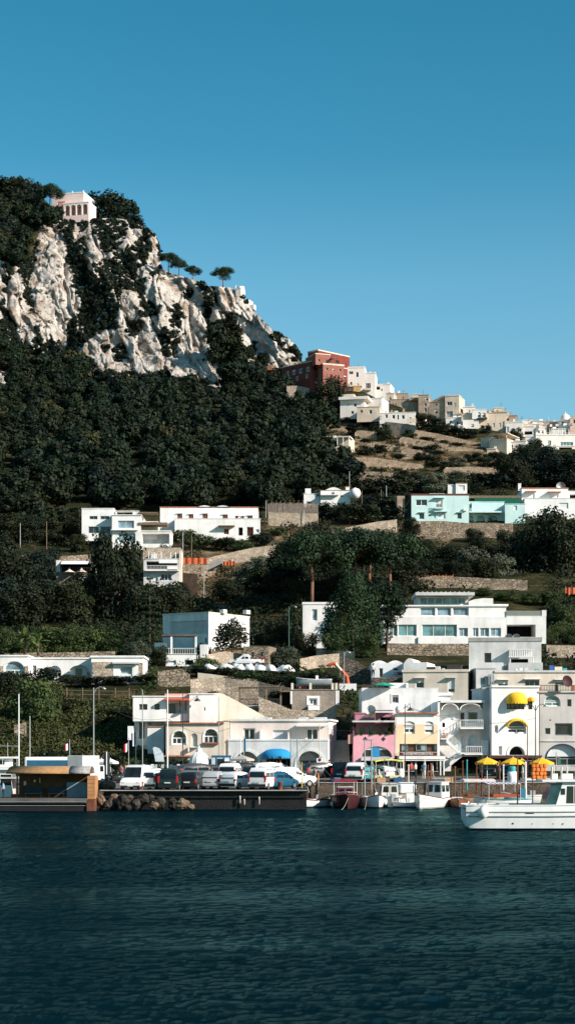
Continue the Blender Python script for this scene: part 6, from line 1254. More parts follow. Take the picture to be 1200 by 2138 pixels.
# middle slope
T('pine_1', 650, 1262, 155, 150, 'broad umbrella pine with a bare reddish trunk above the white annex', name='umbrella_pine', w0=1.0, Y=300)
T('pine_2', 742, 1250, 150, 160, 'broad umbrella pine behind the soft conifer', name='umbrella_pine', w0=1.0, Y=306)
T('pine_3', 815, 1238, 132, 130, 'umbrella pine at the right of the dense pine canopy', name='umbrella_pine', w0=1.0, Y=310)
T('pine_3', 700, 1240, 136, 120, 'umbrella pine in the middle of the dense pine canopy', name='umbrella_pine', w0=1.0, Y=316); T('pine_1', 772, 1236, 128, 120, 'umbrella pine filling the back of the dense pine canopy', name='umbrella_pine', w0=1.0, Y=322)
T('fluffy_1', 736, 1374, 164, 128, 'big soft green conifer in front of the white hotel', name='conifer', Y=262)
T('cedar_1', 806, 1358, 150, 120, 'dark cedar with bare trunk and drooping boughs in front of the hotel', name='cedar', Y=268, w0=.85, rz=.4)
T('broad_2', 242, 1330, 222, 122, 'huge dark tree rising in front of the modern villa', Y=300)
T('broad_3', 290, 1335, 140, 90, 'dark tree at the right shoulder of the huge one', Y=296); T('broad_1', 200, 1330, 130, 90, 'dark tree at the left shoulder of the huge one', Y=302)
T('tier_1', 313, 1388, 190, 62, 'slim tiered conifer beside the white corner house', name='conifer', w0=.36, Y=256)
for i, (x, y, h_, w_) in enumerate(((20, 1250, 120, 110), (75, 1240, 90, 90), (110, 1300, 90, 90), (40, 1310, 100, 110), (150, 1300, 92, 90), (-15, 1310, 130, 100), (345, 1300, 90, 90), (178, 1250, 60, 56), (92, 1210, 70, 70), (360, 1275, 60, 70), (10, 1190, 70, 70))):
    T('broad_%d' % (i % 3+1), x, y, h_, w_, 'dark shade tree on the slope behind the low white bungalow', group='dark trees behind the low white bungalow')
for i, (x, y, h_, w_) in enumerate(((20, 1370, 60, 70), (100, 1368, 66, 80), (135, 1370, 60, 66), (170, 1370, 66, 70), (205, 1368, 70, 80), (235, 1370, 50, 60), (60, 1372, 50, 60))):
    T('green_%d' % (i % 3+1), x, y, h_, w_, 'leafy garden tree along the back wall of the low bungalow', group='garden trees along the bungalow')
T('palm_1', 52, 1366, 66, 60, 'banana plant with long pale leaves behind the bungalow', name='banana_plant', cat='plant', w0=.9, Y=236)
T('palm_2', 80, 1366, 52, 50, 'smaller banana plant beside the bigger one', name='banana_plant', cat='plant', w0=.9, Y=237)
T('palm_3', 434, 1114, 36, 44, 'feathery tree in front of the long villa', name='palm_tree', cat='palm', w0=.9, Y=386); T('palm_1', 500, 1122, 30, 26, 'small palm by the porch of the long villa', name='palm_tree', cat='palm', w0=.9, Y=386)
T('olive_1', 290, 1392, 56, 50, 'grey-green shrub tree behind the bungalow end', Y=232); T('broad_3', 330, 1390, 46, 44, 'dark round tree in front of the terraced white house', Y=236)
T('broad_1', 1140, 1240, 196, 150, 'very large dark tree below the white flat-roofed villa', Y=345); T('broad_2', 1190, 1240, 170, 120, 'large dark tree at the right edge below the flat-roofed villa', Y=340); T('broad_3', 1095, 1225, 110, 90, 'dark tree left of the very large one', Y=348)
T('olive_2', 1044, 1214, 66, 64, 'rounded grey-green olive tree on the slope above the hotel', Y=338)
for i, (x, y, h_, w_) in enumerate(((910, 1180, 46, 70), (945, 1190, 52, 70), (985, 1200, 60, 70), (1015, 1210, 50, 60), (900, 1205, 40, 56), (960, 1212, 44, 60), (880, 1160, 36, 50), (1000, 1170, 46, 60), (1060, 1160, 60, 66), (990, 1130, 30, 40), (860, 1120, 40, 44), (560, 1240, 60, 80), (520, 1225, 50, 70), (590, 1230, 70, 70), (540, 1200, 40, 60), (480, 1250, 44, 60), (600, 1190, 60, 60))):
    T(('olive_%d' if i in (12, 14, 2) else 'broad_%d') % (i % 3+1), x, y, h_, w_, 'scrubby tree on the dry slope around the pine canopy', group='scrubby trees around the pine canopy')
for i, (x, y, h_, w_) in enumerate(((275, 1046, 40, 56), (300, 1048, 44, 60), (350, 1050, 50, 60), (400, 1052, 46, 56), (250, 1052, 40, 50), (440, 1054, 40, 50), (500, 1054, 42, 56), (540, 1056, 42, 50), (590, 1052, 40, 50), (150, 1120, 50, 60), (165, 1150, 36, 40), (100, 1125, 50, 60), (60, 1130, 60, 70), (20, 1130, 60, 70))):
    T('broad_%d' % (i % 3+1), x, y, h_, w_, 'evergreen at the lower edge of the wood behind the white villas', group='evergreens behind the white villas')
tree('bush_2', 130, 1136, 26, 44, 'pinkish flowering shrub left of the modern villa', name='bush', cat='bush').children
for i, (x, y, h_, w_) in enumerate(((420, 1145, 34, 60), (470, 1148, 30, 54), (385, 1130, 30, 44), (545, 1140, 30, 50), (450, 1118, 20, 40), (400, 1118, 20, 40), (580, 1118, 20, 40), (345, 1165, 30, 36), (510, 1150, 24, 40))):
    T('bush_%d' % (i % 4+1), x, y, h_, w_, 'low bush on the sandy bank in front of the long villa', name='bush', cat='bush', group='bushes on the bank in front of the long villa')
# oleander with pale blossom
o = T('bush_4', 485, 1356, 66, 66, 'big round oleander covered in pale blossom beside the white corner house', name='oleander', cat='bush', Y=252)
bl = leafobj('blossom', leaves(np.random.default_rng(5), [(0, 0, .5, .46, .46, .48)], 420, .022), LEAFF, o)
T('olive_3', 594, 1392, 44, 60, 'rounded flowering bush beside the stone hut', name='bush', cat='bush', Y=240); T('broad_2', 640, 1380, 60, 60, 'dark bush in the shadow of the white annex', name='bush', cat='bush', Y=262); T('broad_1', 580, 1340, 50, 60, 'dark bush climbing behind the stone hut', name='bush', cat='bush', Y=268)
T('green_1', 700, 1376, 66, 60, 'leafy bush at the foot of the soft conifer', name='bush', cat='bush', Y=258); T('green_2', 770, 1378, 60, 44, 'leafy bush at the right foot of the soft conifer', name='bush', cat='bush', Y=257)
# harbour slope
T('green_3', 70, 1560, 150, 110, 'tall leafy tree on the harbour slope at the left edge', Y=203); T('broad_2', 20, 1500, 100, 90, 'dark tree behind the leafy one at the left edge', Y=212); T('green_1', 100, 1500, 60, 60, 'smaller leafy tree right of the tall one at the left edge', Y=208)
T('broad_3', 15, 1600, 90, 80, 'shaded bush under the tall leafy tree', name='bush', cat='bush', Y=199)
for i, (x, y, h_, w_) in enumerate(((130, 1485, 20, 50), (175, 1478, 18, 44), (232, 1496, 24, 56), (262, 1500, 24, 46), (205, 1512, 20, 50), (110, 1588, 22, 50), (250, 1592, 20, 40), (170, 1600, 18, 50), (262, 1545, 22, 36))):
    T('bush_%d' % (i % 4+1), x, y, h_, w_, 'bush on the overgrown slope behind the harbour flagpoles', name='bush', cat='bush', group='bushes on the overgrown harbour slope')
for i, (x, y, h_, w_) in enumerate(((435, 1400, 30, 50), (470, 1415, 26, 70), (520, 1425, 26, 70), (565, 1430, 26, 60), (610, 1432, 24, 50), (640, 1428, 30, 60), (670, 1428, 30, 60), (445, 1470, 30, 36), (575, 1465, 26, 36), (500, 1486, 18, 40), (530, 1484, 18, 40), (420, 1410, 22, 40), (150, 1428, 22, 60), (200, 1428, 18, 70), (250, 1426, 18, 60), (300, 1424, 18, 50), (90, 1425, 36, 60), (30, 1428, 30, 50), (320, 1416, 22, 40))):
    T('bush_%d' % (i % 4+1), x, y, h_, w_, 'hedge-like bush along the garden terraces above the waterfront', name='bush', cat='bush', group='bushes along the garden terraces above the waterfront', Y=YT(x, y)-2.2 if y < 1440 else 207)
for i, x in enumerate((285, 316, 340, 362, 390, 238)): T('bush_%d' % (i % 4+1), x, 1612, 30, 34, 'clipped green shrub behind the parked cars', name='shrub', cat='shrub', group='clipped shrubs behind the parked cars', Y=184)
T('bush_1', 714, 1612, 26, 20, 'green potted shrub at the foot of the stairs', name='shrub', cat='shrub', Y=183); T('palm_2', 735, 1616, 22, 24, 'small yellowish palm at the corner of the pink house', name='palm_tree', cat='palm', Y=182.5, w0=.9)
for i, (x, y, h_, w_) in enumerate(((1160, 1300, 50, 40), (1185, 1310, 54, 50), (1170, 1340, 44, 50), (1150, 1345, 30, 30), (1195, 1345, 40, 40), (1110, 1262, 24, 50), (1060, 1255, 24, 50), (1150, 1262, 30, 50), (1010, 1244, 18, 40))):
    T('green_%d' % (i % 3+1), x, y, h_, w_, 'leafy vine-like shrub on the slope right of the white hotel', name='shrub', cat='shrub', group='shrubs right of the white hotel')
# ground cover
SR = [[(-120,1100),(640,1040),(860,1030),(1300,1060),(1300,1240),(-120,1240)], [(-120,1240),(640,1240),(640,1400),(-120,1400)], [(640,1060),(900,1060),(900,1240),(640,1240)], [(1050,1240),(1300,1240),(1300,1400),(1130,1400)], [(-120,1400),(300,1420),(300,1600),(-120,1600)], [(640,900),(1300,900),(1300,1060),(640,1060)], [(300,1380),(780,1380),(780,1500),(300,1500)]]
scrub('green_scrub', SR[:4]+SR[5:6]+SR[:2], 11500, LEAF, .7, 1.7, 26, AVOID, .15)
scrub('dry_scrub', [P for P in DRY]+SR[5:6], 4200, LEAFD, .35, .9, 12, AVOID)
scrub('fresh_scrub', [SR[3], SR[6], SR[1]], 2600, LEAFG, .5, 1.2, 18, AVOID, .16)
HG = [(-120,1425),(100,1425),(200,1480),(300,1450),(300,1610),(-120,1610)]
scrub('slope_grass', [HG], 5200, leafmat('slope_grass_leaf', (.016, .024, .007), (.085, .085, .028)), .5, 1.1, 30, [], .13)
scrub('slope_dry_grass', [HG], 900, LEAFD, .4, .8, 22, [], .12)
for i, (x, y, h_, w_) in enumerate(((860, 914, 10, 22), (890, 920, 9, 26), (925, 926, 8, 24), (955, 932, 9, 22), (1000, 955, 10, 26), (870, 940, 9, 24), (915, 948, 8, 24), (760, 924, 9, 20), (720, 880, 10, 22), (690, 878, 9, 20), (700, 895, 8, 18), (830, 958, 12, 26), (790, 985, 7, 24), (840, 990, 8, 26), (1030, 955, 14, 26))):
    T('bush_%d' % (i % 4+1), x, y, h_, w_, 'tiny shrub growing along the tan terrace walls', name='shrub', cat='shrub', group='tiny shrubs along the tan terrace walls', Y=YT(x, y)-6)
for i, (x, y, h_, w_) in enumerate(((600, 1230, 90, 90), (850, 1236, 70, 80), (690, 1255, 60, 80), (770, 1262, 60, 70), (830, 1262, 40, 50), (615, 1262, 60, 60))):
    T('broad_%d' % (i % 3+1), x, y, h_, w_, 'shaded undergrowth tree beneath the pine canopy', group='undergrowth trees beneath the pine canopy')
# ================================================================== vehicles
def paint(name, c, rough=.35): return pm(name, c, rough, .05, 1.5, 0, .5)
TYRE = pm('tyre_rubber', (.012, .012, .012), .9, .2, 4); RIM = pm('wheel_rim', (.30, .30, .31), .4, .1, 5, 0, .5, metal=.5)
CARGL = glassmat('car_glass', (.010, .013, .015), .06); TAIL = pm('tail_lamp', (.45, .015, .02), .3, .1, 5); HEADL = pm('head_lamp', (.62, .62, .60), .2, .1, 5); PLATE = pm('number_plate', (.62, .62, .58), .5, .05, 5); BLK = pm('black_plastic', (.018, .018, .019), .6, .2, 3)
# profile stations along the length (from the tail): y, z of bottom, belt, roof, roof half-width share
CARS = {
 'hatch': (1.64, [(-1.86,.42,.80,.81,.9),(-1.80,.24,.90,.92,.88),(-1.62,.20,.94,1.28,.80),(-1.30,.20,.95,1.47,.76),(-.2,.20,.93,1.51,.76),(.45,.20,.92,1.43,.76),(1.10,.20,.90,.93,.82),(1.66,.22,.74,.75,.80),(1.85,.38,.62,.63,.72)]),
 'mpv': (1.74, [(-2.05,.42,.86,.88,.92),(-2.0,.25,.98,1.02,.92),(-1.92,.2,1.02,1.55,.86),(-1.65,.2,1.03,1.78,.83),(-.2,.2,1.0,1.82,.83),(.5,.2,.98,1.72,.83),(1.25,.2,.96,1.0,.85),(1.85,.22,.84,.85,.82),(2.05,.38,.68,.69,.74)]),
 'minibus': (1.62, [(-1.98,.48,.9,.93,.95),(-1.95,.3,1.0,1.06,.94),(-1.88,.26,1.03,1.62,.88),(-1.62,.26,1.03,1.88,.84),(0,.26,1.03,1.92,.84),(1.0,.26,1.02,1.84,.84),(1.62,.26,1.0,1.05,.88),(1.88,.3,.84,.86,.86),(1.95,.42,.72,.73,.8)]),
 'suv': (1.84, [(-2.25,.5,.95,.98,.9),(-2.18,.34,1.04,1.1,.9),(-2.0,.3,1.08,1.5,.82),(-1.7,.3,1.08,1.70,.78),(-.2,.3,1.05,1.76,.78),(.5,.3,1.04,1.66,.78),(1.2,.3,1.02,1.06,.84),(2.05,.32,.94,.95,.84),(2.25,.5,.78,.79,.76)]),
 'van': (1.95, [(-2.5,.5,1.0,1.05,.95),(-2.46,.34,1.15,1.25,.95),(-2.42,.3,1.22,2.1,.92),(-2.2,.3,1.22,2.34,.88),(.2,.3,1.22,2.38,.88),(.95,.3,1.2,2.22,.86),(1.7,.3,1.16,1.2,.86),(2.35,.32,.92,.94,.82),(2.5,.45,.74,.75,.76)])}
def car(kind, color, px, pyb, yaw, label, Y=None, cat='car', name='parked_car', lamp_z=None, group=None):
    W, S_ = CARS[kind]; hw = W/2
    if Y is None:
        Y = (3.5+10/3)/((pyb-YH)/F+.8/36)
    p = at(px, pyb, Y); p.z = zq(Y) if px < 600 or Y > 166 else p.z
    r = thing(name, label, cat, p, R(yaw), group)
    rings = []
    for y, zb, zl, zr, rw in S_:
        w2 = hw*rw; inset = .0 if zr-zl < .12 else .0
        prof = [(hw*.86, zb), (hw*.98, zb+.12), (hw, zb+(zl-zb)*.55), (hw*.965, zl), (w2+(hw*.965-w2)*.25, zl+(zr-zl)*.75), (w2*.93, zr), (w2*.55, zr+.025)]
        rings.append([(x, y, z) for x, z in prof]+[(-x, y, z) for x, z in reversed(prof)])
    mb = MB().loft(rings, closed=True); b = mb.build('body', color, r, smooth=True); b.data.polygons.foreach_set('use_smooth', [True]*len(b.data.polygons))
    m = b.modifiers.new('edge', 'EDGE_SPLIT'); m.split_angle = R(32)
    def side(y, t, s, off=.012):
        for (a, b_) in zip(S_, S_[1:]):
            if a[0] <= y <= b_[0]:
                k = (y-a[0])/(b_[0]-a[0]); zl = a[2]+(b_[2]-a[2])*k; zr = a[3]+(b_[3]-a[3])*k; rw = a[4]+(b_[4]-a[4])*k; w2 = hw*rw
                x0, x1, x2 = hw*.965, w2+(hw*.965-w2)*.25, w2*.93
                x = x0+(x1-x0)*t/.75 if t < .75 else x1+(x2-x1)*(t-.75)/.25
                return (s*(x+off), y, zl+(zr-zl)*t)
    g = [i for i, q in enumerate(S_) if q[3]-q[2] > .25]; ya, yb = S_[g[0]][0]+.08, S_[g[-1]][0]+.30
    n = 3 if kind in ('mpv', 'minibus', 'van') else 2
    if kind == 'van': n, ya = 1, S_[g[-1]][0]-.7
    for s in (1, -1):
        for i in range(n):
            a, b_ = ya+(yb-ya)*i/n+.04, ya+(yb-ya)*(i+1)/n-.04; q = MB(); N = 5
            for k in range(N):
                y0, y1 = a+(b_-a)*k/N, a+(b_-a)*(k+1)/N; P = [side(y0, .08, s), side(y1, .08, s), side(y1, .86, s), side(y0, .86, s)]
                q.quad(*(P if s > 0 else P[::-1]))
            q.build('side_window', CARGL, r)
    def glass(i, j, nm, off):
        a, b_ = S_[i], S_[j]; q = MB()
        za, zb = max(a[3], a[2])+.05, b_[3]-.06; ka = hw*a[4]*.86 if a[3]-a[2] > .2 else hw*.84; kb = hw*b_[4]*.88
        q.quad((-ka, a[0]+off, za), (ka, a[0]+off, za), (kb, b_[0]+off, zb), (-kb, b_[0]+off, zb)); return q.build(nm, CARGL, r)
    glass(1, g[0]+1 if kind == 'hatch' else g[0], 'rear_window', -.03) if kind != 'van' else None
    if kind not in ('hatch', 'van'):
        a, b_ = S_[g[0]], S_[g[0]+1]; q = MB(); q.quad((-hw*a[4]*.8, a[0]-.03, a[2]+.08), (hw*a[4]*.8, a[0]-.03, a[2]+.08), (hw*b_[4]*.8, (a[0]*.55+b_[0]*.45)-.03, a[3]*.4+b_[3]*.6-.06), (-hw*b_[4]*.8, (a[0]*.55+b_[0]*.45)-.03, a[3]*.4+b_[3]*.6-.06))
    i = g[-1]; a, b_ = S_[i+1], S_[i]; q = MB(); q.quad((hw*.84, a[0]-.02+.05, a[3]+.04), (-hw*.84, a[0]-.02+.05, a[3]+.04), (-hw*b_[4]*.86, b_[0]+.05, b_[3]-.03), (hw*b_[4]*.86, b_[0]+.05, b_[3]-.03)); q.build('windscreen', CARGL, r)
    yr, yf = S_[0][0], S_[-1][0]; zb_ = S_[1][2]
    MB().box(-hw*.95, hw*.95, yr-.05, yr+.14, .30, .52).build('bumper', BLK if kind != 'hatch' or color.name.startswith('white') else color, r, bevel=.03); MB().box(-hw*.92, hw*.92, yf-.16, yf+.03, .30, .50).build('bumper', BLK, r, bevel=.03)
    for s in (1, -1):
        z0, z1 = (zb_-.28, zb_+.02) if kind == 'hatch' else (zb_-.32, zb_+.25); MB().box(s*hw*.80, s*hw*.985, yr-.01, yr+.18, z0, z1).build('tail_light', TAIL, r, bevel=.02)
        zf = S_[-2][2]; MB().box(s*hw*.55, s*hw*.86, yf-.22, yf+.012, zf-.24, zf-.08).build('headlight', HEADL, r, bevel=.03)
        for y in (yr+.68, yf-.72):
            wv = MB().tube((s*(hw-.20), y, .31), (s*(hw+.005), y, .31), .31, 16); wh = wv.build('wheel', TYRE, r); MB().tube((s*(hw-.1), y, .31), (s*(hw+.012), y, .31), .19, 12).build('rim', RIM, wh)
        MB().box(s*hw*.98, s*(hw+.16), yf-1.25, yf-1.12, S_[5][2]-.02, S_[5][2]+.13).build('mirror', color, r, bevel=.02)
    MB().box(-.26, .26, yr-.065, yr-.03, .62, .73).build('number_plate', PLATE, r); MB().box(-.26, .26, yf+.0, yf+.04, .42, .52).build('number_plate', PLATE, r)
    return r
CW = paint('white_car_paint', (.74, .74, .73)); CS = paint('silver_car_paint', (.42, .43, .44), .3); CG = paint('dark_green_car_paint', (.008, .022, .018)); CB = paint('black_car_paint', (.008, .009, .010)); CBL = paint('blue_car_paint', (.006, .07, .13)); CGR = paint('dark_grey_car_paint', (.035, .038, .042)); CY = paint('cyan_car_paint', (.10, .42, .44))
car('van', CW, 285, 1650, 172, 'white high-roofed van facing the water at the left end of the quay', cat='van', name='parked_van').scale = (.92, .92, .90)
car('mpv', CW, 320, 1649, -14, 'white people carrier seen from behind right of the white van', name='parked_car')
car('mpv', CG, 362, 1650, -10, 'dark green people carrier seen from behind on the quay')
car('hatch', CB, 402, 1649, -12, 'black hatchback with glowing red tail lamp between the green carrier and the silver car')
car('hatch', CS, 450, 1647, -14, 'silver hatchback seen from behind in the middle of the quay')
car('hatch', CW, 498, 1648, -30, 'white hatchback turned to show its right side')
car('minibus', CW, 552, 1649, -18, 'white minibus with rear hatch towards the water', cat='minibus', name='parked_minibus')
car('hatch', CBL, 583, 1647, -34, 'blue small car half hidden by the white minibus')
car('suv', CW, 604, 1643, -62, 'white off-road car at the end of the quay', name='parked_car')
SEC = [('suv', CGR, 420, 1633, -70, 'dark grey car in the second row behind the black hatchback'), ('hatch', CGR, 450, 1629, -75, 'dark car in the second row behind the silver hatchback'), ('mpv', CW, 484, 1634, -12, 'white tall-roofed car behind the white hatchback'), ('suv', CB, 515, 1630, -75, 'black car in the second row behind the white minibus'), ('hatch', CB, 530, 1637, -15, 'black small car between the white hatchback and the white minibus'), ('hatch', CGR, 392, 1631, -70, 'dark hatchback behind the black hatchback'), ('suv', CW, 570, 1630, -70, 'white car in the second row behind the blue one')]
for a in SEC: car(*a)
car('suv', CB, 678, 1637, -66, 'big black off-road car standing side-on by the white building', Y=172.); car('mpv', CB, 722, 1636, -20, 'black people carrier behind the red boat canopy', Y=172)
car('mpv', CW, 747, 1638, -14, 'white car with red lamps behind the boats', Y=170.5); car('hatch', CY, 770, 1637, -12, 'pale turquoise small car behind the twin boat masts', Y=171); car('hatch', CW, 789, 1637, 40, 'white hatchback beside the yellow-roofed cart', Y=171); car('hatch', CB, 800, 1630, 20, 'black small car behind the yellow-roofed cart', Y=176)
car('suv', CGR, 1022, 1632, 170, 'dark grey car facing the water under the left yellow umbrella', Y=177); car('hatch', CGR, 1059, 1630, 165, 'dark car facing the water under the middle yellow umbrella', Y=178); car('mpv', CB, 1097, 1632, -10, 'dark car under the right of the yellow umbrellas', Y=177)
# yellow-roofed cart
r = thing('passenger_cart', 'open passenger cart with a long yellow-edged canopy roof', 'cart', Vector((at(808, 1636, 170).x, 170, zq(170))), R(-78)); q = MB(); N = 10
for i in range(N):
    a, b = -1.4+2.8*i/N, -1.4+2.8*(i+1)/N; za, zb = 2.0+.16*(1-(a/1.4)**2), 2.0+.16*(1-(b/1.4)**2); q.quad((-.8, a, za), (.8, a, za), (.8, b, zb), (-.8, b, zb)); q.quad((.8, a, za-.12), (.8, b, zb-.12), (.8, b, zb), (.8, a, za)); q.quad((-.8, a, za-.12), (-.8, a, za), (-.8, b, zb), (-.8, b, zb-.12))
q.build('canopy', pm('yellow_green_canvas', (.62, .62, .12), .8), r); MB().box(-.7, .7, -1.5, 1.3, .35, .62).build('body', pm('pale_yellow_paint', (.55, .50, .28), .5), r, bevel=.05); MB().box(-.65, .65, 1.0, 1.5, .4, 1.25).build('front_panel', CW, r, bevel=.08)
for y in (-.9, 0): MB().box(-.6, .6, y, y+.4, .62, .8).box(-.6, .6, y-.08, y, .7, 1.2).build('seat', CREAM, r)
for x in (-.72, .72):
    for y in (-1.3, -.1, 1.1): MB().tube((x, y, .6), (x, y, 2.02), .025, 6).build('post', WMETAL, r)
for x in (-.68, .68):
    for y in (-1.0, 1.0): MB().tube((x-.08, y, .26), (x+.08, y, .26), .26, 12).build('wheel', TYRE, r)
# scooters
def scooter(px, pyb, Y, yaw, label, mat, group=None):
    r = thing('scooter', label, 'scooter', Vector((at(px, pyb, Y).x, Y, zq(Y))), R(yaw), group)
    b = MB(); b.loft([[(-.10,y,z0),(.10,y,z0),(.13,y,(z0+z1)/2),(.08,y,z1),(-.08,y,z1),(-.13,y,(z0+z1)/2)] for y, z0, z1 in ((-.85,.55,.72),(-.6,.35,.80),(-.2,.28,.76),(-.05,.22,.34),(.3,.22,.34),(.42,.3,.85),(.52,.5,1.0),(.62,.75,.98))], closed=True); b.build('body', mat, r, True)
    MB().box(-.13, .13, -.8, -.05, .76, .86).build('seat', BLK, r, bevel=.03)
    MB().tube((0, .62, .3), (0, .45, 1.05), .03, 6).tube((-.33, .45, 1.05), (.33, .45, 1.05), .02, 6).build('handlebar', BLK, r)
    MB().quad((-.18, .55, 1.0), (.18, .55, 1.0), (.15, .42, 1.38), (-.15, .42, 1.38)).build('windshield', pm('perspex', (.55, .58, .58), .15, .05, 3, 0, .5), r)
    for y in (-.62, .66): MB().tube((-.05, y, .25), (.05, y, .25), .25, 14).build('wheel', TYRE, r)
    for s in (1, -1): MB().tube((s*.30, .45, 1.05), (s*.36, .42, 1.22), .01, 4).tube((s*.36-.05, .42, 1.22), (s*.36+.05, .42, 1.24), .05, 6).build('mirror', METAL, r)
    return r
s0 = scooter(330, 1620, 179, 160, 'parked scooter in the long row behind the cars', CGR, 'scooters parked behind the cars'); mk = [CGR, CW, CB, CBL, CS]
for i, px in enumerate((300, 316, 345, 360, 372, 384, 440, 452, 466, 478, 490, 505, 560, 572, 588, 598, 618, 636, 648, 662)):
    c = copy_tree(s0); c.location = (at(px, 1620, 179.5).x, 179.5+rnd.uniform(-.6, .6), zq(179.5)); c.rotation_euler.z = R(rnd.uniform(140, 200))
for i, px in enumerate((222, 232, 241, 212)):
    c = copy_tree(s0); c['label'] = 'scooter among the motorbikes by the white canopy tents'; c['group'] = 'scooters by the white canopy tents'; c.location = (at(px, 1635, 166).x, 166+i*.6, zq(166)); c.rotation_euler.z = R(rnd.uniform(20, 160))

# ================================================================== boats
HW = pm('white_hull', (.76, .75, .72), .35, .06, 1.2, 0, .5); HM = pm('maroon_hull', (.050, .012, .014), .35, .15, 1.2, 0, .5); VARN = pm('varnished_wood', (.20, .065, .028), .35, .25, 2, 0, .5); DECK = pm('teak_deck', (.36, .25, .16), .7, .2, 2); HB = pm('dark_blue_stripe', (.01, .02, .07), .4); NAVY = HB; HGR = pm('grey_hull', (.30, .33, .35), .5, .1, 1)
ROPE = pm('rope', (.42, .38, .30), .9)
def hull(r, L_, B, fr, sheer, mat, bottom=HB, gun=VARN, stern=.45, deck=DECK, stripe=True):
    """pointed boat, bow towards +Y, waterline at z = 0"""
    st = [(-.5, stern), (-.4, stern+.26), (-.22, .92), (0, 1.0), (.2, .93), (.34, .70), (.43, .40), (.48, .16), (.5, .03)]
    rings = []; g = []
    for t, w_ in st:
        y = t*L_+max(0, t-.3)*.35*fr; hb = B/2*w_; zs = fr+sheer*max(0, t)**1.6*3.2+sheer*.35*max(0, -t)
        y2 = t*L_; rings.append([(hb, y, zs), (hb*.98, (y+y2)/2, zs*.62), (hb*.84, y2, .10), (hb*.60, y2, -.18), (0.0, y2, -.34), (-hb*.60, y2, -.18), (-hb*.84, y2, .10), (-hb*.98, (y+y2)/2, zs*.62), (-hb, y, zs)]); g.append((hb, y, zs))
    mb = MB()
    n = 9; vs = [p for q in rings for p in q]; mb.add(vs, [])
    for j in range(len(rings)-1):
        for i in range(n-1):
            mb.cur = 1 if i in (2, 3, 4, 5) else 0; mb.f.append((j*n+i, j*n+i+1, (j+1)*n+i+1, (j+1)*n+i)); mb.mi.append(mb.cur)
    mb.cur = 0; mb.f.append(tuple(range(n))); mb.mi.append(0)
    h = mb.build('hull', [mat, bottom], r, smooth=True); m = h.modifiers.new('edge', 'EDGE_SPLIT'); m.split_angle = R(50)
    d = MB().loft([[(hb*.96, y, zs-.10), (-hb*.96, y, zs-.10)] for hb, y, zs in g], caps=False); d.build('deck', deck, r)
    q = MB()
    for s in (1, -1):
        for a, b in zip(g, g[1:]): q.tube((s*a[0], a[1], a[2]+.01), (s*b[0], b[1], b[2]+.01), .045, 6)
    q.build('gunwale', gun, r); return g
def fender(r, x, y, z, sx=.14, h=.5): MB().lathe([(.01, 0), (sx, .06), (sx*1.05, h*.5), (sx*.9, h-.06), (.03, h)], 10).build('fender', pm('fender_white', (.78, .77, .74), .5), r, True, loc=(x, y, z))
def boat(label, px, Y, yaw, name='boat', cat='boat'): return thing(name, label, cat, Vector((at(px, 1690, Y).x, Y, 0)), R(yaw))
def cabin(r, x, y0, y1, z0, z1, mat=HW, rake=.25, win=3, roof=None, front=True):
    mb = MB(); mb.loft([[(-x, y0, z0), (x, y0, z0), (x*.88, y0+.02, z1), (-x*.88, y0+.02, z1)], [(-x, y1, z0), (x, y1, z0), (x*.88, y1-rake, z1), (-x*.88, y1-rake, z1)]], closed=True); c = mb.build('cabin', mat, r)
    MB().box(-x*.95, x*.95, y0-.1, y1-rake+.1, z1+.003, z1+.06).build('cabin_roof', roof or mat, r, bevel=.02)
    h = z1-z0; ln = (y1-y0-rake*.6)/win
    for s in (1, -1):
        for i in range(win):
            a, b = y0+.08+ln*i, y0+ln*(i+1)-.06; P = [(s*(x*.94+.012), a, z0+h*.42), (s*(x*.94+.012), b, z0+h*.42), (s*(x*.90+.012), b, z0+h*.84), (s*(x*.90+.012), a, z0+h*.84)]
            MB().quad(*(P if s > 0 else P[::-1])).build('cabin_window', CARGL, c)
    for s in (1, -1): P = [(s*x*.12, y1-rake*.42+.015, z0+h*.42), (s*x*.82, y1-rake*.42+.015, z0+h*.42), (s*x*.76, y1-rake*.86+.015, z0+h*.86), (s*x*.12, y1-rake*.86+.015, z0+h*.86)]; MB().quad(*P).build('front_window', CARGL, c)
    for s in (1, -1): MB().quad((s*x*.15, y0-.012, z0+h*.4), (s*x*.8, y0-.012, z0+h*.4), (s*x*.72, y0+.002, z0+h*.85), (s*x*.15, y0+.002, z0+h*.85)).build('rear_window', CARGL, c)
    return c
def canopy(r, w_, y0, y1, z, mat, zdeck=.6, sag=.12, post=WMETAL, stripes=None):
    q = MB(); N = 8
    for i in range(N):
        a, b = -w_+2*w_*i/N, -w_+2*w_*(i+1)/N; q.quad((a, y0, z+sag*(1-(a/w_)**2)), (b, y0, z+sag*(1-(b/w_)**2)), (b, y1, z+sag*(1-(b/w_)**2)), (a, y1, z+sag*(1-(a/w_)**2)))
    for s in (1, -1): q.quad((s*w_, y0, z-.12), (s*w_, y1, z-.12), (s*w_, y1, z), (s*w_, y0, z))
    q.poly([(-w_, y1, z-.14), (w_, y1, z-.14), (w_, y1, z), (0, y1, z+sag), (-w_, y1, z)])
    q.build('canopy', mat, r)
    for x in (-w_*.95, w_*.95):
        for y in (y0+.05, y1-.05): MB().tube((x, y, zdeck-.2), (x, y, z), .022, 6).build('canopy_post', post, r)
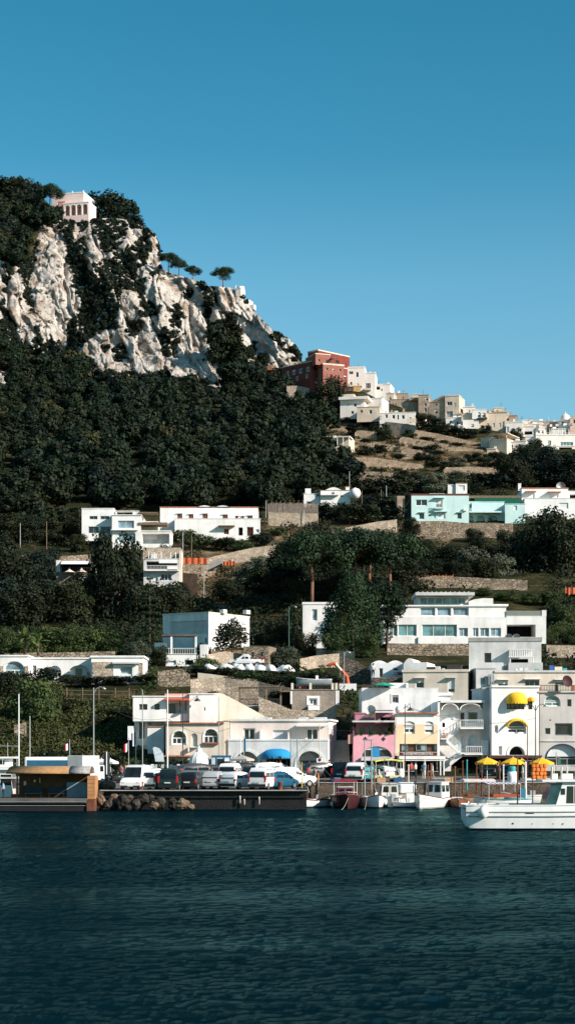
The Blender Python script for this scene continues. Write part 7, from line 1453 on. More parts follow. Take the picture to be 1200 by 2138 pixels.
r = boat('white wooden boat with maroon rail and a yellow mast, bow towards the water', 645, 155.5, 128); hull(r, 4.6, 1.8, .62, .30, HW, HB, pm('maroon_rail', (.14, .025, .03), .4)); MB().tube((0, .8, .3), (0, .8, 3.9), .055, 8, .04).build('mast', pm('yellow_spar', (.62, .40, .08), .5), r); MB().box(-.5, .5, -.6, .4, .5, .72).build('hatch', HW, r, bevel=.05); MB().tube((-.5, -.9, .6), (.1, -.2, 1.6), .03, 5).build('boom', VARN, r)
r = boat('maroon cabin boat under a red canopy', 719, 155, 183); hull(r, 5.6, 2.6, .95, .25, HM, HM, VARN); canopy(r, 1.05, -2.2, .9, 2.35, pm('red_canvas', (.24, .022, .035), .85), .8); cabin(r, .72, -.9, 1.1, .85, 1.75, pm('maroon_screen', (.16, .025, .035), .6), .4, 2, HW); fender(r, -1.25, -.9, .25, .22, .55); fender(r, 1.2, 1.2, .15, .12, .4)
for x in (-.9, .9): MB().tube((x, 1.2, .9), (x, 1.9, 1.35), .02, 5).tube((x, 1.9, 1.35), (0, 2.5, 1.4), .02, 5).build('bow_rail', WMETAL, r)
r = boat('white wooden boat with thin varnished rail, bow pointing at the camera', 772, 156, 194); hull(r, 5.2, 2.1, .72, .35, HW, pm('red_bottom', (.16, .03, .03), .5), VARN); MB().tube((0, .3, .3), (0, .3, 3.4), .05, 8, .04).build('mast', VARN, r); MB().box(-.5, .5, -1.0, .2, .6, .95).build('hatch', HW, r, bevel=.06)
r = boat('white motor cruiser with two round-topped cabin windows', 808, 159, 6); hull(r, 6.0, 2.4, .9, .25, HW, HB, HW); cabin(r, .78, -1.5, .8, .8, 1.95, pm('cream_cabin', (.62, .60, .56), .5, .1, 1), .5, 2)
for x in (-.7, .1, .9): fender(r, x, -3.15, .2, .17, .55)
MB().box(-.2, .25, -3.35, -3.0, .2, 1.15).build('outboard_motor', HGR, r, bevel=.06); MB().tube((-.9, -1.6, 2.45), (-.9, -1.6, 3.0), .015, 5).build('aerial', METAL, r)
r = boat('small white dinghy with blue trim moored between two larger boats', 855, 155.4, 92, 'dinghy', 'dinghy'); hull(r, 2.9, 1.3, .38, .1, HW, HB, HW, .8)
r = boat('white fishing boat with a tall windowed wheelhouse behind the dinghy', 846, 162, 8); hull(r, 6.2, 2.4, .95, .3, HW, HB, HW); cabin(r, .72, -.3, .9, .9, 2.0, HW, .4, 2); MB().box(-.95, .6, -2.2, -.7, 1.1, 1.9).build('spray_cover', CANVASW, r, bevel=.15); MB().tube((.5, -2.4, .8), (.5, -2.4, 3.1), .03, 6).build('pole', DMETAL, r)
r = boat('white wooden fishing boat with high cabin, rust-brown mast and black fenders', 900, 154.6, 152, 'fishing_boat', 'boat'); hull(r, 5.2, 2.2, .82, .38, HW, pm('cream_bottom', (.45, .41, .33), .6), VARN); c = cabin(r, .78, -2.2, -.4, .75, 2.15, HW, .2, 2); MB().tube((.1, .5, .3), (.1, .5, 3.7), .055, 8, .045).build('mast', VARN, r)
for t in (-.2, .5, 1.2): fender(r, 1.0-.12*max(0, t), t, .18, .07, .5)
MB().tube((-.8, -2.0, 2.5), (.8, -2.0, 2.5), .03, 6).build('radar_bar', WMETAL, r)
r = boat('open wooden boat with a pale pinkish canopy', 985, 160.5, 100); hull(r, 5.6, 2.1, .75, .25, DECK, HB, VARN); canopy(r, .95, -1.9, 1.0, 2.25, pm('pale_pink_canvas', (.66, .54, .50), .9), .7, .15, VARN); MB().box(-.8, .8, -2.0, -1.2, .6, .95).build('bench', VARN, r); MB().box(-.6, .6, -.4, .6, .6, 1.0).build('engine_box', VARN, r)
r = boat('small boat with a blue and white striped canopy', 1047, 156.5, 98); hull(r, 5.0, 2.0, .62, .25, HW, HB, pm('turquoise_hull', (.05, .30, .32), .4)); q = MB(); q.cur = 0
for i in range(16):
    q.cur = i % 2; a, b = -1.5+i*.19, -1.5+(i+1)*.19; q.quad((-1.0, a, 2.0), (1.0, a, 2.15), (1.0, b, 2.15), (-1.0, b, 2.0))
q.build('canopy', [CANVASW, pm('blue_stripe', (.05, .10, .26), .9)], r)
for x in (-.9, .9):
    for y in (-1.4, 1.4): MB().tube((x, y, .6), (x, y, 2.02), .025, 6).build('canopy_post', WMETAL, r)
MB().box(-.9, .9, -1.3, 1.0, .9, 1.15).build('bench', pm('red_bench', (.35, .07, .04), .7), r); MB().box(-.5, .5, -2.0, -1.5, .8, 1.6).build('console', pm('blue_console', (.03, .16, .25), .5), r)
r = boat('pale grey open motorboat with a rigid white roof', 1108, 163, 96); hull(r, 5.4, 2.1, .8, .3, HW, HB, HW); canopy(r, .95, -1.6, .8, 2.35, HW, .7, .05); MB().box(-.4, .4, -.3, .2, .7, 1.3).build('console', HGR, r)
for k, (px, Y, yaw, m_) in enumerate(((940, 161, 170, HW), (1000, 164, 20, HW), (1070, 163.5, 60, HGR), (880, 163.8, 95, HW))):
    r = boat(['little white rowing boat tied between the fishing boat and the pink canopy', 'white boat close to the quay behind the pink canopy', 'grey rubber-sided boat behind the striped canopy', 'white rowing boat against the quay behind the fishing boat'][k], px, Y, yaw, 'rowing_boat', 'boat'); hull(r, 3.6, 1.5, .5, .2, m_, HB, VARN); MB().box(-.6, .6, -.2, .1, .42, .48).build('thwart', DECK, r)
# the big white launch on the right
r = thing('launch', 'big white passenger launch with wheelhouse entering the harbour at the right edge', 'boat', Vector((at(966, 1730, 113).x, 113, 0)))
LWH = pm('launch_white', (.76, .76, .74), .4, .06, .8, 0, .5, streak=.12); st = [(0.15, 1.35, 0), (.02, 1.62, .0), (0.5, 1.75, .0), (2, 1.8, .0), (5, 1.8, 0), (9, 1.75, .05), (12, 1.2, .2), (14.5, .05, .45)]; rings = []
for x, hb, dz in st:
    k = .55 if x < .6 else 0; rings.append([(x, -hb, 1.52+dz), (x+.01, -hb*1.02, .98+dz*.8), (x+.02, -hb*.99, .60), (x+k*.5, -hb*.95, .12), (x+k*.8, -hb*.6, -.4), (x+k, 0, -.5), (x+k*.8, hb*.6, -.4), (x+k*.5, hb*.95, .12), (x+.02, hb*.99, .60), (x+.01, hb*1.02, .98+dz*.8), (x, hb, 1.52+dz)])
mb = MB(); vs = [p for q in rings for p in q]; mb.add(vs, [])
for j in range(len(rings)-1):
    for i in range(10): mb.f.append((j*11+i, (j+1)*11+i, (j+1)*11+i+1, j*11+i+1)); mb.mi.append(1 if i in (3, 4, 5, 6) else 0)
mb.f.append(tuple(range(11))); mb.mi.append(0)
hl = mb.build('hull', [LWH, HB], r, smooth=True); m = hl.modifiers.new('edge', 'EDGE_SPLIT'); m.split_angle = R(28)
MB().loft([[(x, -hb*.97, 1.30+dz), (x, hb*.97, 1.30+dz)] for x, hb, dz in st], caps=False).build('deck', GREYW, r)
for z in (1.13, .86):
    q = MB()
    for a, b in zip(st[1:], st[2:]): q.tube((a[0], -a[1]*1.02-.015, z+a[2]*.8), (b[0], -b[1]*1.02-.015, z+b[2]*.8), .035, 6)
    q.build('rub_rail', METAL, r)
q = MB()
for a, b in zip(st[1:], st[2:]):
    q.tube((a[0], -a[1], 1.54+a[2]), (b[0], -b[1], 1.54+b[2]), .04, 6); q.tube((a[0], a[1], 1.54+a[2]), (b[0], b[1], 1.54+b[2]), .04, 6)
q.build('gunwale', LWH, r)
for x, z, rr in ((2.9, .42, .06), (4.1, .40, .03), (5.4, .40, .03), (6.0, .40, .04)): MB().tube((x, -1.772, z), (x, -1.70, z), rr, 10).build('hull_outlet', BLK, r)
MB().box(3.7, 4.2, -1.87, -1.84, 1.04, 1.09).build('name_strip', NAVY, r)
MB().lathe([(.02, 0), (.26, .12), (.32, .4), (.28, .62), (.06, .75)], 14).build('fender', pm('fender_white', (.78, .77, .74), .5), r, True, loc=(1.05, -1.95, .72)); MB().tube((1.05, -1.92, 1.45), (1.05, -1.75, 1.6), .02, 5).build('fender_rope', ROPE, r)
TINT = glassmat('tinted_screen', (.02, .055, .06), .06)
mb = MB(); mb.loft([[(5.55, -1.35, 1.4), (6.05, -1.3, 2.95), (6.05, 1.3, 2.95), (5.55, 1.35, 1.4)], [(9.5, -1.35, 1.45), (9.5, -1.3, 2.95), (9.5, 1.3, 2.95), (9.5, 1.35, 1.45)]], closed=True); wh = mb.build('wheelhouse', LWH, r)
MB().loft([[(5.0, -1.3, 1.5), (5.35, -1.25, 2.93)], [(5.0, 1.3, 1.5), (5.35, 1.25, 2.93)]], caps=False).build('windscreen', TINT, r); MB().quad((5.0, -1.31, 1.5), (5.62, -1.36, 1.5), (6.05, -1.31, 2.93), (5.35, -1.26, 2.93)).build('side_screen', TINT, r)
MB().quad((6.27, -1.355, 1.66), (7.3, -1.355, 1.66), (7.3, -1.322, 2.72), (6.33, -1.322, 2.72)).build('side_window', CARGL, wh); MB().quad((5.95, -1.35, 2.2), (6.2, -1.35, 2.2), (6.2, -1.335, 2.58), (5.95, -1.335, 2.58)).build('hatch_window', CARGL, wh); MB().box(6.72, 6.76, -1.38, -1.34, 1.66, 2.72).build('window_bar', LWH, wh)
MB().box(4.75, 9.8, -1.5, 1.5, 2.97, 3.12).build('roof', LWH, r, bevel=.03)
for x in (5.4, 6.0, 6.35, 6.9, 7.4): q = MB(); q.box(x, x+.38, -1.1, -.7, 3.13, 3.5); q.box(x, x+.07, -1.1, -.7, 3.5, 3.92); q.build('roof_seat', HW, r, bevel=.04)
for x in (5.1, 5.9, 6.7, 7.5): MB().tube((x, 1.3, 3.1), (x, 1.3, 4.0), .02, 5).build('roof_post', WMETAL, r)
MB().tube((5.1, 1.3, 4.0), (7.8, 1.3, 4.0), .02, 5).build('roof_rail', WMETAL, r)
mb = MB(); mb.tube((3.42, 0, 1.4), (3.42, 0, 4.55), .05, 8, .035); mb.build('mast', VARN, r)
for x in (.9, 2.2, 4.4): MB().box(x, x+.6, -.5, .5, 1.31, 1.62).build('deck_box', GREYW, r, bevel=.04)
for i in range(7): MB().box(2.2+.02*i, 2.2+.02*i+.01, 0, 0.01, 1.3, 1.31) if False else None
lv = thing('life_jacket_stack', 'tall stack of orange life jackets standing on the roof of the white launch', 'life jackets', Vector((at(1125, 1627, 113.4).x, 113.6, 3.13))); 
for i in range(4):
    for j in range(4):
        o = MB().box(-.115, .115, -.2, .2, .0, .235).build('life_jacket', ORANGE, lv, bevel=.05, loc=(-.36+i*.24+rnd.uniform(-.02, .02), rnd.uniform(-.06, .06), j*.24)); o.rotation_euler = (rnd.uniform(-.08, .08), rnd.uniform(-.08, .08), rnd.uniform(-.15, .15))
# ================================================================== ticket hut on its pontoon
r = thing('ticket_hut', 'open timber ticket hut with a long barrel roof of reed on a pontoon', 'hut', at(108, 1666, 147)); S = 147/F
def hb(px0, px1, pyt, pyb, d0, d1, mat, nm, bev=0): return MB().box((px0-108)*S, (px1-108)*S, d0, d1, (1666-pyb)*S, (1666-pyt)*S).build(nm, mat, r, bevel=bev)
PANEL = pm('brown_boards', (.105, .058, .028), .8, .25, 2.2, .2, streak=.35); hb(33, 183, 1612, 1666, 2.0, 2.1, PANEL, 'back_wall'); hb(183.5, 199, 1620, 1668, -.15, 2.3, ORWOOD, 'end_wall'); hb(28, 31, 1614, 1666, 1.8, 2.0, WOOD, 'post')
q = MB()
for i in range(5): q.box((183.4-108)*S, (199.2-108)*S, -.156, -.15, (1666-1628-i*8)*S, (1666-1627.4-i*8)*S)
q.build('board_joints', BROWNF, r)
q = MB(); N = 10; ring = [[((17 if e == 0 else 146)-108)*S, 0, 0] for e in (0, 1)]
def roofpiece(px0, px1, mat, slant=0):
    q = MB(); N = 12; A = [];
    for px, sl in ((px0, slant), (px1, 0)): A.append([((px-108)*S+sl*math.sin(math.pi*i/N)*S, 1.1-1.75*math.cos(math.pi*i/N), (1666-1615.5)*S+.56*math.sin(math.pi*i/N)) for i in range(N+1)])
    q.loft(A, caps=False); o = q.build('roof', mat, r, smooth=True); md = o.modifiers.new('thick', 'SOLIDIFY'); md.thickness = .06
roofpiece(16, 146, pm('reed_matting', (.36, .20, .09), .9, .25, 4, .5), 5); roofpiece(146.3, 190, pm('grey_matting', (.34, .32, .31), .9, .3, 4, .4))
q = MB(); q.prism([((190-108)*S-.02+0*i, 0) for i in range(3)], 0, .01) if False else None
MB().loft([[((186-108)*S, 1.1-1.72*math.cos(math.pi*i/12), (1666-1615.5)*S+.54*math.sin(math.pi*i/12)) for i in range(13)], [((186-108)*S+.04, 1.1-1.72*math.cos(math.pi*i/12), (1666-1615.5)*S+.54*math.sin(math.pi*i/12)) for i in range(13)]], closed=True).build('roof_end', BROWNF, r)
hb(134, 181, 1634, 1666, 1.85, 1.98, pm('pale_blue_board', (.22, .33, .42), .6, .1, 1.5), 'blue_panel'); hb(167, 180, 1641, 1666, 1.75, 1.84, pm('pale_blue_door', (.25, .37, .46), .6, .1, 1.5), 'blue_door')
for a, b in ((48, 85), (97, 133)): hb(a, b, 1643, 1656, 1.3, 1.42, pm('dark_blue_bench', (.012, .03, .042), .7, .2), 'bench_back', .02); hb(a, b, 1656, 1657.5, .9, 1.4, pm('dark_blue_bench', (.012, .03, .042), .7, .2), 'bench_seat'); hb(a+2, a+3, 1657.5, 1666, 1.0, 1.1, BLK, 'bench_leg'); hb(b-3, b-2, 1657.5, 1666, 1.0, 1.1, BLK, 'bench_leg')
for a, t, w_, h_ in ((43, 1632, 5, 8), (64, 1629, 4, 5), (76, 1625, 2, 10)): hb(a, a+w_, t, t+h_, 1.95, 1.99, CREAM, 'notice')
hb(33, 183, 1613, 1615, -.2, -.05, BROWNF, 'eave_beam'); q = MB()
for px in (100, 150): pass
pt = thing('pontoon', 'long low dark pontoon carrying the ticket hut', 'pontoon', at(100, 1684, 146.6))
MB().box(-19, 83*S, -.8, 4.2, (1684-1676)*S, (1684-1667)*S).build('deck', CONCD, pt); MB().box(-19, 82*S, -.55, 4.0, -.6, (1684-1677)*S).build('float', DARK, pt)
for z in (1673, 1681): MB().box(-19, 82*S, -.86 if z == 1673 else -.62, -.8 if z == 1673 else -.55, (1684-z-1)*S, (1684-z)*S).build('edge_rail', METAL, pt)
MB().box(83.2*S, 99*S, -.7, 2.5, -.5, (1684-1669)*S).build('rusty_end', RUST, pt)
# ================================================================== quay furniture
def pole(label, px, pyt, pyb, Y, r=.05, mat=METAL, name='pole', cat='pole', group=None, lean=0, z0=None):
    p = at(px, pyb, Y); h_ = (pyb-pyt)*Y/F; rt = thing(name, label, cat, p, 0, group); MB().tube((0, 0, -.4), (lean, 0, h_), r, 8, r*.75).build('post', mat, rt); return rt, h_
def lamp(label, px, pyt, pyb, Y, arm=1.6, side=1, mat=GREENM, rad=.07, double=False):
    rt, h_ = pole(label, px, pyt+6, pyb, Y, rad, mat, 'street_lamp', 'street lamp'); 
    for s in ((side, -side) if double else (side,)):
        MB().path([(0, 0, h_-.6), (s*arm*.25, 0, h_-.1), (s*arm*.6, 0, h_+.1), (s*arm, 0, h_)], .035, 6).build('arm', mat, rt); MB().lathe([(.03, .22), (.06, .15), (.26, .0), (.24, -.03), (.02, -.04)], 12).build('lamp_shade', METAL, rt, True, loc=(s*arm, 0, h_-.12))
    return rt
lamp('tall grey street lamp with a curved arm at the harbour slope', 196, 1430, 1600, 176, 1.0, 1, METAL, .075); lamp('green street lamp with small arm on the road below the white annex', 603, 1260, 1352, 248, .9, 1)
lamp('tall dark street lamp with two arms in front of the yellow-awned house', 1117, 1466, 1600, 181, 1.0, 1, DMETAL, .06, True); lamp('thin street lamp standing near the orange crane', 718, 1355, 1440, 216, .6, 1, METAL, .05)
lamp('slim dark street lamp left of the white corner house', 388, 1370, 1412, 226, .4, 1, GREENM, .05)
for lb, px, t, b, Y, rr, mt in (('tall white flagpole without flag in front of the beige house', 350, 1440, 1595, 176, .075, WMETAL), ('thin grey pole left of the white flagpole', 298, 1440, 1605, 170, .05, METAL), ('thin dark pole in front of the door of the beige house', 382, 1444, 1600, 172, .045, DMETAL), ('thin grey pole at the right end of the beige house', 457, 1455, 1585, 178, .05, METAL), ('white mast standing at the left edge of the picture', 40, 1449, 1600, 165, .07, WMETAL), ('short grey mast with a knob near the left edge', 63, 1495, 1590, 170, .07, METAL), ('dark tall pole in front of the ochre restaurant', 845, 1470, 1632, 168, .05, BROWNF), ('rusty tall pole in front of the yellow-awned house', 1100, 1515, 1625, 170, .05, RUST), ('dark pole rising behind the white launch', 1111, 1580, 1676, 150, .05, RUST)):
    pole(lb, px, t, b, Y, rr, mt)
for i, (lb, px, t, b, Y, mt) in enumerate((('orange mooring post left of the pink boat canopy', 949, 1602, 1670, 158, VARN), ('reddish mooring post beside the white outside staircase', 965, 1590, 1650, 164, RUST), ('turquoise mooring post near the outside staircase', 974, 1588, 1640, 165, pm('turquoise_paint', (.03, .30, .32), .5)), ('rusty mooring post under the left yellow umbrella', 1005, 1600, 1655, 160, RUST), ('orange-brown post between the two left yellow umbrellas', 1042, 1590, 1650, 163, VARN), ('white mooring post under the middle yellow umbrella', 1050, 1598, 1650, 163.5, WMETAL), ('broad white post right of the middle yellow umbrella', 1096, 1592, 1660, 160, WMETAL), ('wooden mooring post beside the thin-railed white boat', 781, 1600, 1662, 158, WOOD), ('pale wooden post in front of the restaurant', 852, 1598, 1634, 167, CREAM), ('orange post standing behind the fishing boat mast', 899, 1595, 1640, 166, VARN), ('thin reddish post in front of the yellow umbrellas', 994, 1592, 1650, 164, RUST), ('small brown post before the restaurant end', 866, 1632, 1668, 157.5, DMETAL))):
    rt, h_ = pole(lb, px, t, b, Y, .075 if i != 6 else .12, mt, 'mooring_post', 'mooring post'); MB().lathe([(.09, -.05), (.11, 0), (.05, .08), (.005, .1)], 8).build('cap', mt, rt, loc=(0, 0, h_))
# twin gangway frames
for lb, px, X in (('twin grey gangway masts with slanting stays beside the white off-road car', 607, 0), ('twin pale gangway masts in front of the pink house', 761, 0)):
    rt = thing('gangway_frame', lb, 'gangway', at(px, 1655, 163)); s_ = 163/F; hh = (1655-1542)*s_ if px < 700 else (1655-1545)*s_
    for x in (0, 14*s_): MB().tube((x, 0, -.6), (x, 0, hh), .06, 8).build('mast', METAL, rt); MB().tube((x, 0, hh*.62), (x+24*s_, -.3, 0), .04, 6).build('stay', METAL, rt)
    MB().tube((-2*s_, 0, hh), (18*s_, 0, hh), .05, 6).build('crossbar', METAL, rt)
    for k in range(3): MB().tube((14*s_, 0, hh*.95), ((60+k*12)*s_, 1, hh*.30), .008, 4).build('cable', METAL, rt)
# flags
def flag(label, px, pyt, pyb, Y, cols, fx, fy, w_, h_, side=-1):
    rt, hh = pole(label, px, pyt, pyb, Y, .045, METAL, 'flagpole', 'flagpole'); q = MB(); N = 9; Z0 = (pyb-fy)*Y/F
    for i in range(N):
        q.cur = i*len(cols)//N
        def P(k, top): t = k/N; return (side*t*w_*.8, .10*math.sin(t*6), Z0-(0 if top else h_)-t*.35*w_+.04*math.sin(t*9))
        q.quad(P(i, 1), P(i+1, 1), P(i+1, 0), P(i, 0))
    q.build('flag', cols, rt); return rt
FW = CANVASW; FB = pm('flag_blue', (.02, .04, .16), .8); FR = pm('flag_red', (.50, .02, .03), .8); FGN = pm('flag_green', (.02, .22, .12), .8)
flag('flagpole with a blue, white and red flag on the harbour slope', 146, 1543, 1598, 172, [FB, FW, FR], 0, 1550, .62, .62); flag('flagpole with a red and white flag near the white gate pier', 269, 1540, 1600, 172, [FW, FR], 0, 1550, .6, .8)
flag('flagpole with a drooping dark blue flag behind the red and white one', 284, 1520, 1598, 178, [FB, GREYW, FB], 0, 1528, .55, 1.3, -1); flag('flagpole with a faded turquoise flag in front of the pale pink building', 509, 1536, 1590, 178, [FGN, BLUECAN], 0, 1541, .25, 1.3, 1); flag('small flagpole with red and white flag near the right yellow umbrella', 1160, 1570, 1600, 178, [FR, FW, FGN], 0, 1578, .5, .7, 1)
pole('plain white flagpole beside the turquoise flag', 502, 1540, 1590, 178, .05, WMETAL)
# no-parking sign
rt, h_ = pole('street sign pole with a small round no-parking plate at the grey garage', 667, 1512, 1612, 180, .05, CREAM, 'street_sign', 'sign'); s_ = 180/F; MB().box(-.30, .30, -.09, -.06, (1612-1593)*s_, (1612-1583)*s_).build('sign_plate', FW, rt); MB().tube((0, -.11, (1612-1586.5)*s_), (0, -.092, (1612-1586.5)*s_), .17, 16).build('red_ring', FR, rt); MB().tube((0, -.125, (1612-1586.5)*s_), (0, -.112, (1612-1586.5)*s_), .12, 16).build('blue_disc', FB, rt)
# umbrellas
def parasol(label, px, Y, pyt, pyb, r_, mat, zg, n=8, name='parasol', group=None, sq=False):
    p = at(px, pyb, Y); zt = (pyb-pyt)*Y/F; rt = thing(name, label, 'parasol', Vector((p.x, Y, zg)), R(22), group); z0 = p.z-zg
    q = MB(); q.lathe([(.02, z0+zt), (r_*.5, z0+zt*.62), (r_, z0+.10)], n); q.lathe([(r_, z0+.10), (r_*1.01, z0-.08)], n); q.build('canopy', mat, rt); MB().tube((0, 0, 0), (0, 0, z0+zt+.08), .035, 8).build('pole', WMETAL, rt)
    for i in range(n): t = 2*math.pi*i/n; MB().tube((0, 0, z0+zt*.5), (r_*.97*math.cos(t), r_*.97*math.sin(t), z0+.09), .012, 4).build('rib', METAL, rt)
    return rt
parasol('left yellow umbrella of three in front of the white house', 1016, 174, 1581, 1594, 1.22, YELLOW, zq(174)); parasol('middle yellow umbrella of three in front of the white house', 1070, 174, 1581, 1594.5, 1.22, YELLOW, zq(174)); parasol('right yellow umbrella of three, behind the orange life jackets', 1130, 174, 1582, 1594.5, 1.22, YELLOW, zq(174)); parasol('fourth yellow umbrella half hidden between the middle and the right ones', 1088, 177, 1584, 1596, 1.0, YELLOW, zq(177))
parasol('grey square market umbrella beside the blue kiosk', 505, 176, 1577, 1587, 1.3, pm('grey_brown_canvas', (.44, .40, .37), .9), zq(176), 4)
for lb, px, w_ in (('larger white canopy tent among the scooters at left', 212, 1.1), ('smaller white canopy tent right of the dark sign post', 231, .8)):
    parasol(lb, px, 170, 1584, 1593, w_, CANVASW, zq(170), 4, 'canopy_tent')
rt = thing('sign_pillar', 'narrow black upright sign with a white centre pole', 'sign', Vector((at(223, 1620, 166).x, 166, zq(166)))); MB().box(-.28, .28, 0, .08, .6, 2.9).build('board', DMETAL, rt); MB().tube((0, -.06, 0), (0, -.06, 2.95), .05, 8).build('pole', WMETAL, rt)
# grey box truck and bus behind the hut
rt = thing('box_van', 'white box van with grey side parked behind the ticket hut', 'van', Vector((at(176, 1620, 160).x, 160, zq(160))), R(-20)); MB().box(-.75, .75, -1.8, 1.6, .7, 2.75).build('box', GREYW, rt, bevel=.04); MB().box(-.7, .7, 1.6, 2.8, .5, 1.9).build('cab', CW, rt, bevel=.12); MB().quad((.72, 1.8, 1.3), (.72, 2.5, 1.3), (.72, 2.4, 1.8), (.72, 1.8, 1.8)).build('cab_window', CARGL, rt)
for x in (-.7, .7):
    for y in (-1.1, 2.2): MB().tube((x-.1, y, .35), (x+.1, y, .35), .35, 14).build('wheel', TYRE, rt)
rt = thing('bus', 'low white and blue bus partly hidden by the hut roof', 'bus', Vector((at(104, 1620, 163).x, 163, zq(163))), R(-84)); MB().box(-1.1, 1.1, -2.2, 2.2, .4, 2.55).build('body', CW, rt, bevel=.12)
for s in (1, -1): MB().box(s*1.1, s*1.115, -2.0, 2.0, 1.5, 2.25).build('side_windows', pm('blue_tint', (.02, .10, .18), .15, .1, 2, 0, .5), rt)
for x in (-1.0, 1.0):
    for y in (-1.4, 1.4): MB().tube((x-.12, y, .45), (x+.12, y, .45), .45, 14).build('wheel', TYRE, rt)
# white ferry at the far left
rt = thing('ferry', 'white two-decked tour boat partly cut off by the left edge', 'boat', Vector((at(-8, 1690, 152).x, 152, 0))); 
MB().loft([[(x, -w_, 1.0), (x, -w_*.9, -.3), (x, w_*.9, -.3), (x, w_, 1.0)] for x, w_ in ((-7, .3), (-5, 1.6), (0, 1.8), (2.6, 1.7), (3.0, 1.2))], closed=True).build('hull', HW, rt); MB().box(-6, 1.5, -1.2, 1.2, 1.0, 3.3).build('cabin', HW, rt); MB().box(-6, 2.6, -1.5, 1.5, 3.3, 3.5).build('upper_deck', HW, rt); MB().box(-4, 1.3, -1.0, 1.0, 3.5, 4.25).build('upper_cabin', HW, rt, bevel=.08); MB().box(-6, 1.8, -1.3, 1.3, 4.25, 4.4).build('roof', HW, rt)
for x in (-1.9, -.6, .6): MB().box(x, x+.9, -1.215, -1.2, 2.0, 2.9).build('cabin_window', CARGL, rt)
MB().box(-1.6, .9, -1.02, -1.0, 3.75, 4.1).build('upper_window', CARGL, rt); MB().box(1.5, 3.0, -1.3, 1.3, 1.0, 1.25).build('stern_bench', pm('red_bench', (.35, .07, .04), .7), rt); MB().box(-.2, 2.9, -1.3, 1.2, 2.55, 2.7).build('awning', GREYW, rt)
for x in (-.5, .8, 2.0): MB().tube((x, -1.4, 3.5), (x, -1.4, 4.3), .02, 5).build('rail_post', WMETAL, rt)
MB().tube((1.0, 0, 4.4), (1.0, 0, 5.6), .03, 6).tube((.2, 0, 5.3), (1.9, 0, 5.3), .03, 5).build('aerial', METAL, rt)
# blue kiosk, gazebo
rt = thing('kiosk', 'small blue-framed glass kiosk beside the white wire gazebo', 'kiosk', Vector((at(460, 1612, 177).x, 177, zq(177)))); s_ = 177/F; BK = pm('blue_frame', (.015, .10, .20), .5)
MB().box(-19*s_, 22*s_, 0, 1.6, 2.15, 2.32).build('roof', BK, rt); MB().box(-17*s_, 20*s_, .05, 1.5, 0, 2.14).build('wall', pm('pale_kiosk_panel', (.50, .55, .58), .5), rt)
for x in (-19, -8, 8, 21): MB().box((x-.9)*s_, (x+.9)*s_, 0, .049, 0, 2.14).build('frame_post', BK, rt)
MB().box(-6*s_, 6*s_, .02, .045, .9, 2.0).build('window', GLASS, rt); MB().box(10*s_, 20*s_, .02, .045, .7, 1.9).build('window', TGLASS, rt); MB().box(9*s_, 22*s_, -.3, 0, 1.75, 1.95).build('awning', CANVASW, rt)
rt = thing('gazebo', 'white domed wire gazebo in front of the beige house', 'gazebo', Vector((at(416, 1612, 177.5).x, 177.5, zq(177.5)))); Rg = 21*177.5/F; MB().lathe([(Rg, 0), (Rg, 1.55)], 20).build('mesh_wall', pm('white_lattice', (.60, .59, .57), .8, .25, 6), rt)
for i in range(14): t = 6.283*i/14; MB().path([(Rg*1.02*math.cos(t)*math.cos(e), Rg*1.02*math.sin(t)*math.cos(e), 1.55+1.15*math.sin(e)) for e in np.linspace(0, 1.45, 8)], .022, 5).build('rib', WMETAL, rt)
MB().lathe([(Rg*math.cos(e), 1.55+1.12*math.sin(e)) for e in np.linspace(0, 1.5, 9)], 24).build('dome', CANVASW, rt, True); MB().lathe([(.35, 2.62), (.28, 2.95), (.1, 3.05), (.02, 3.35)], 10).build('finial', WMETAL, rt, True)
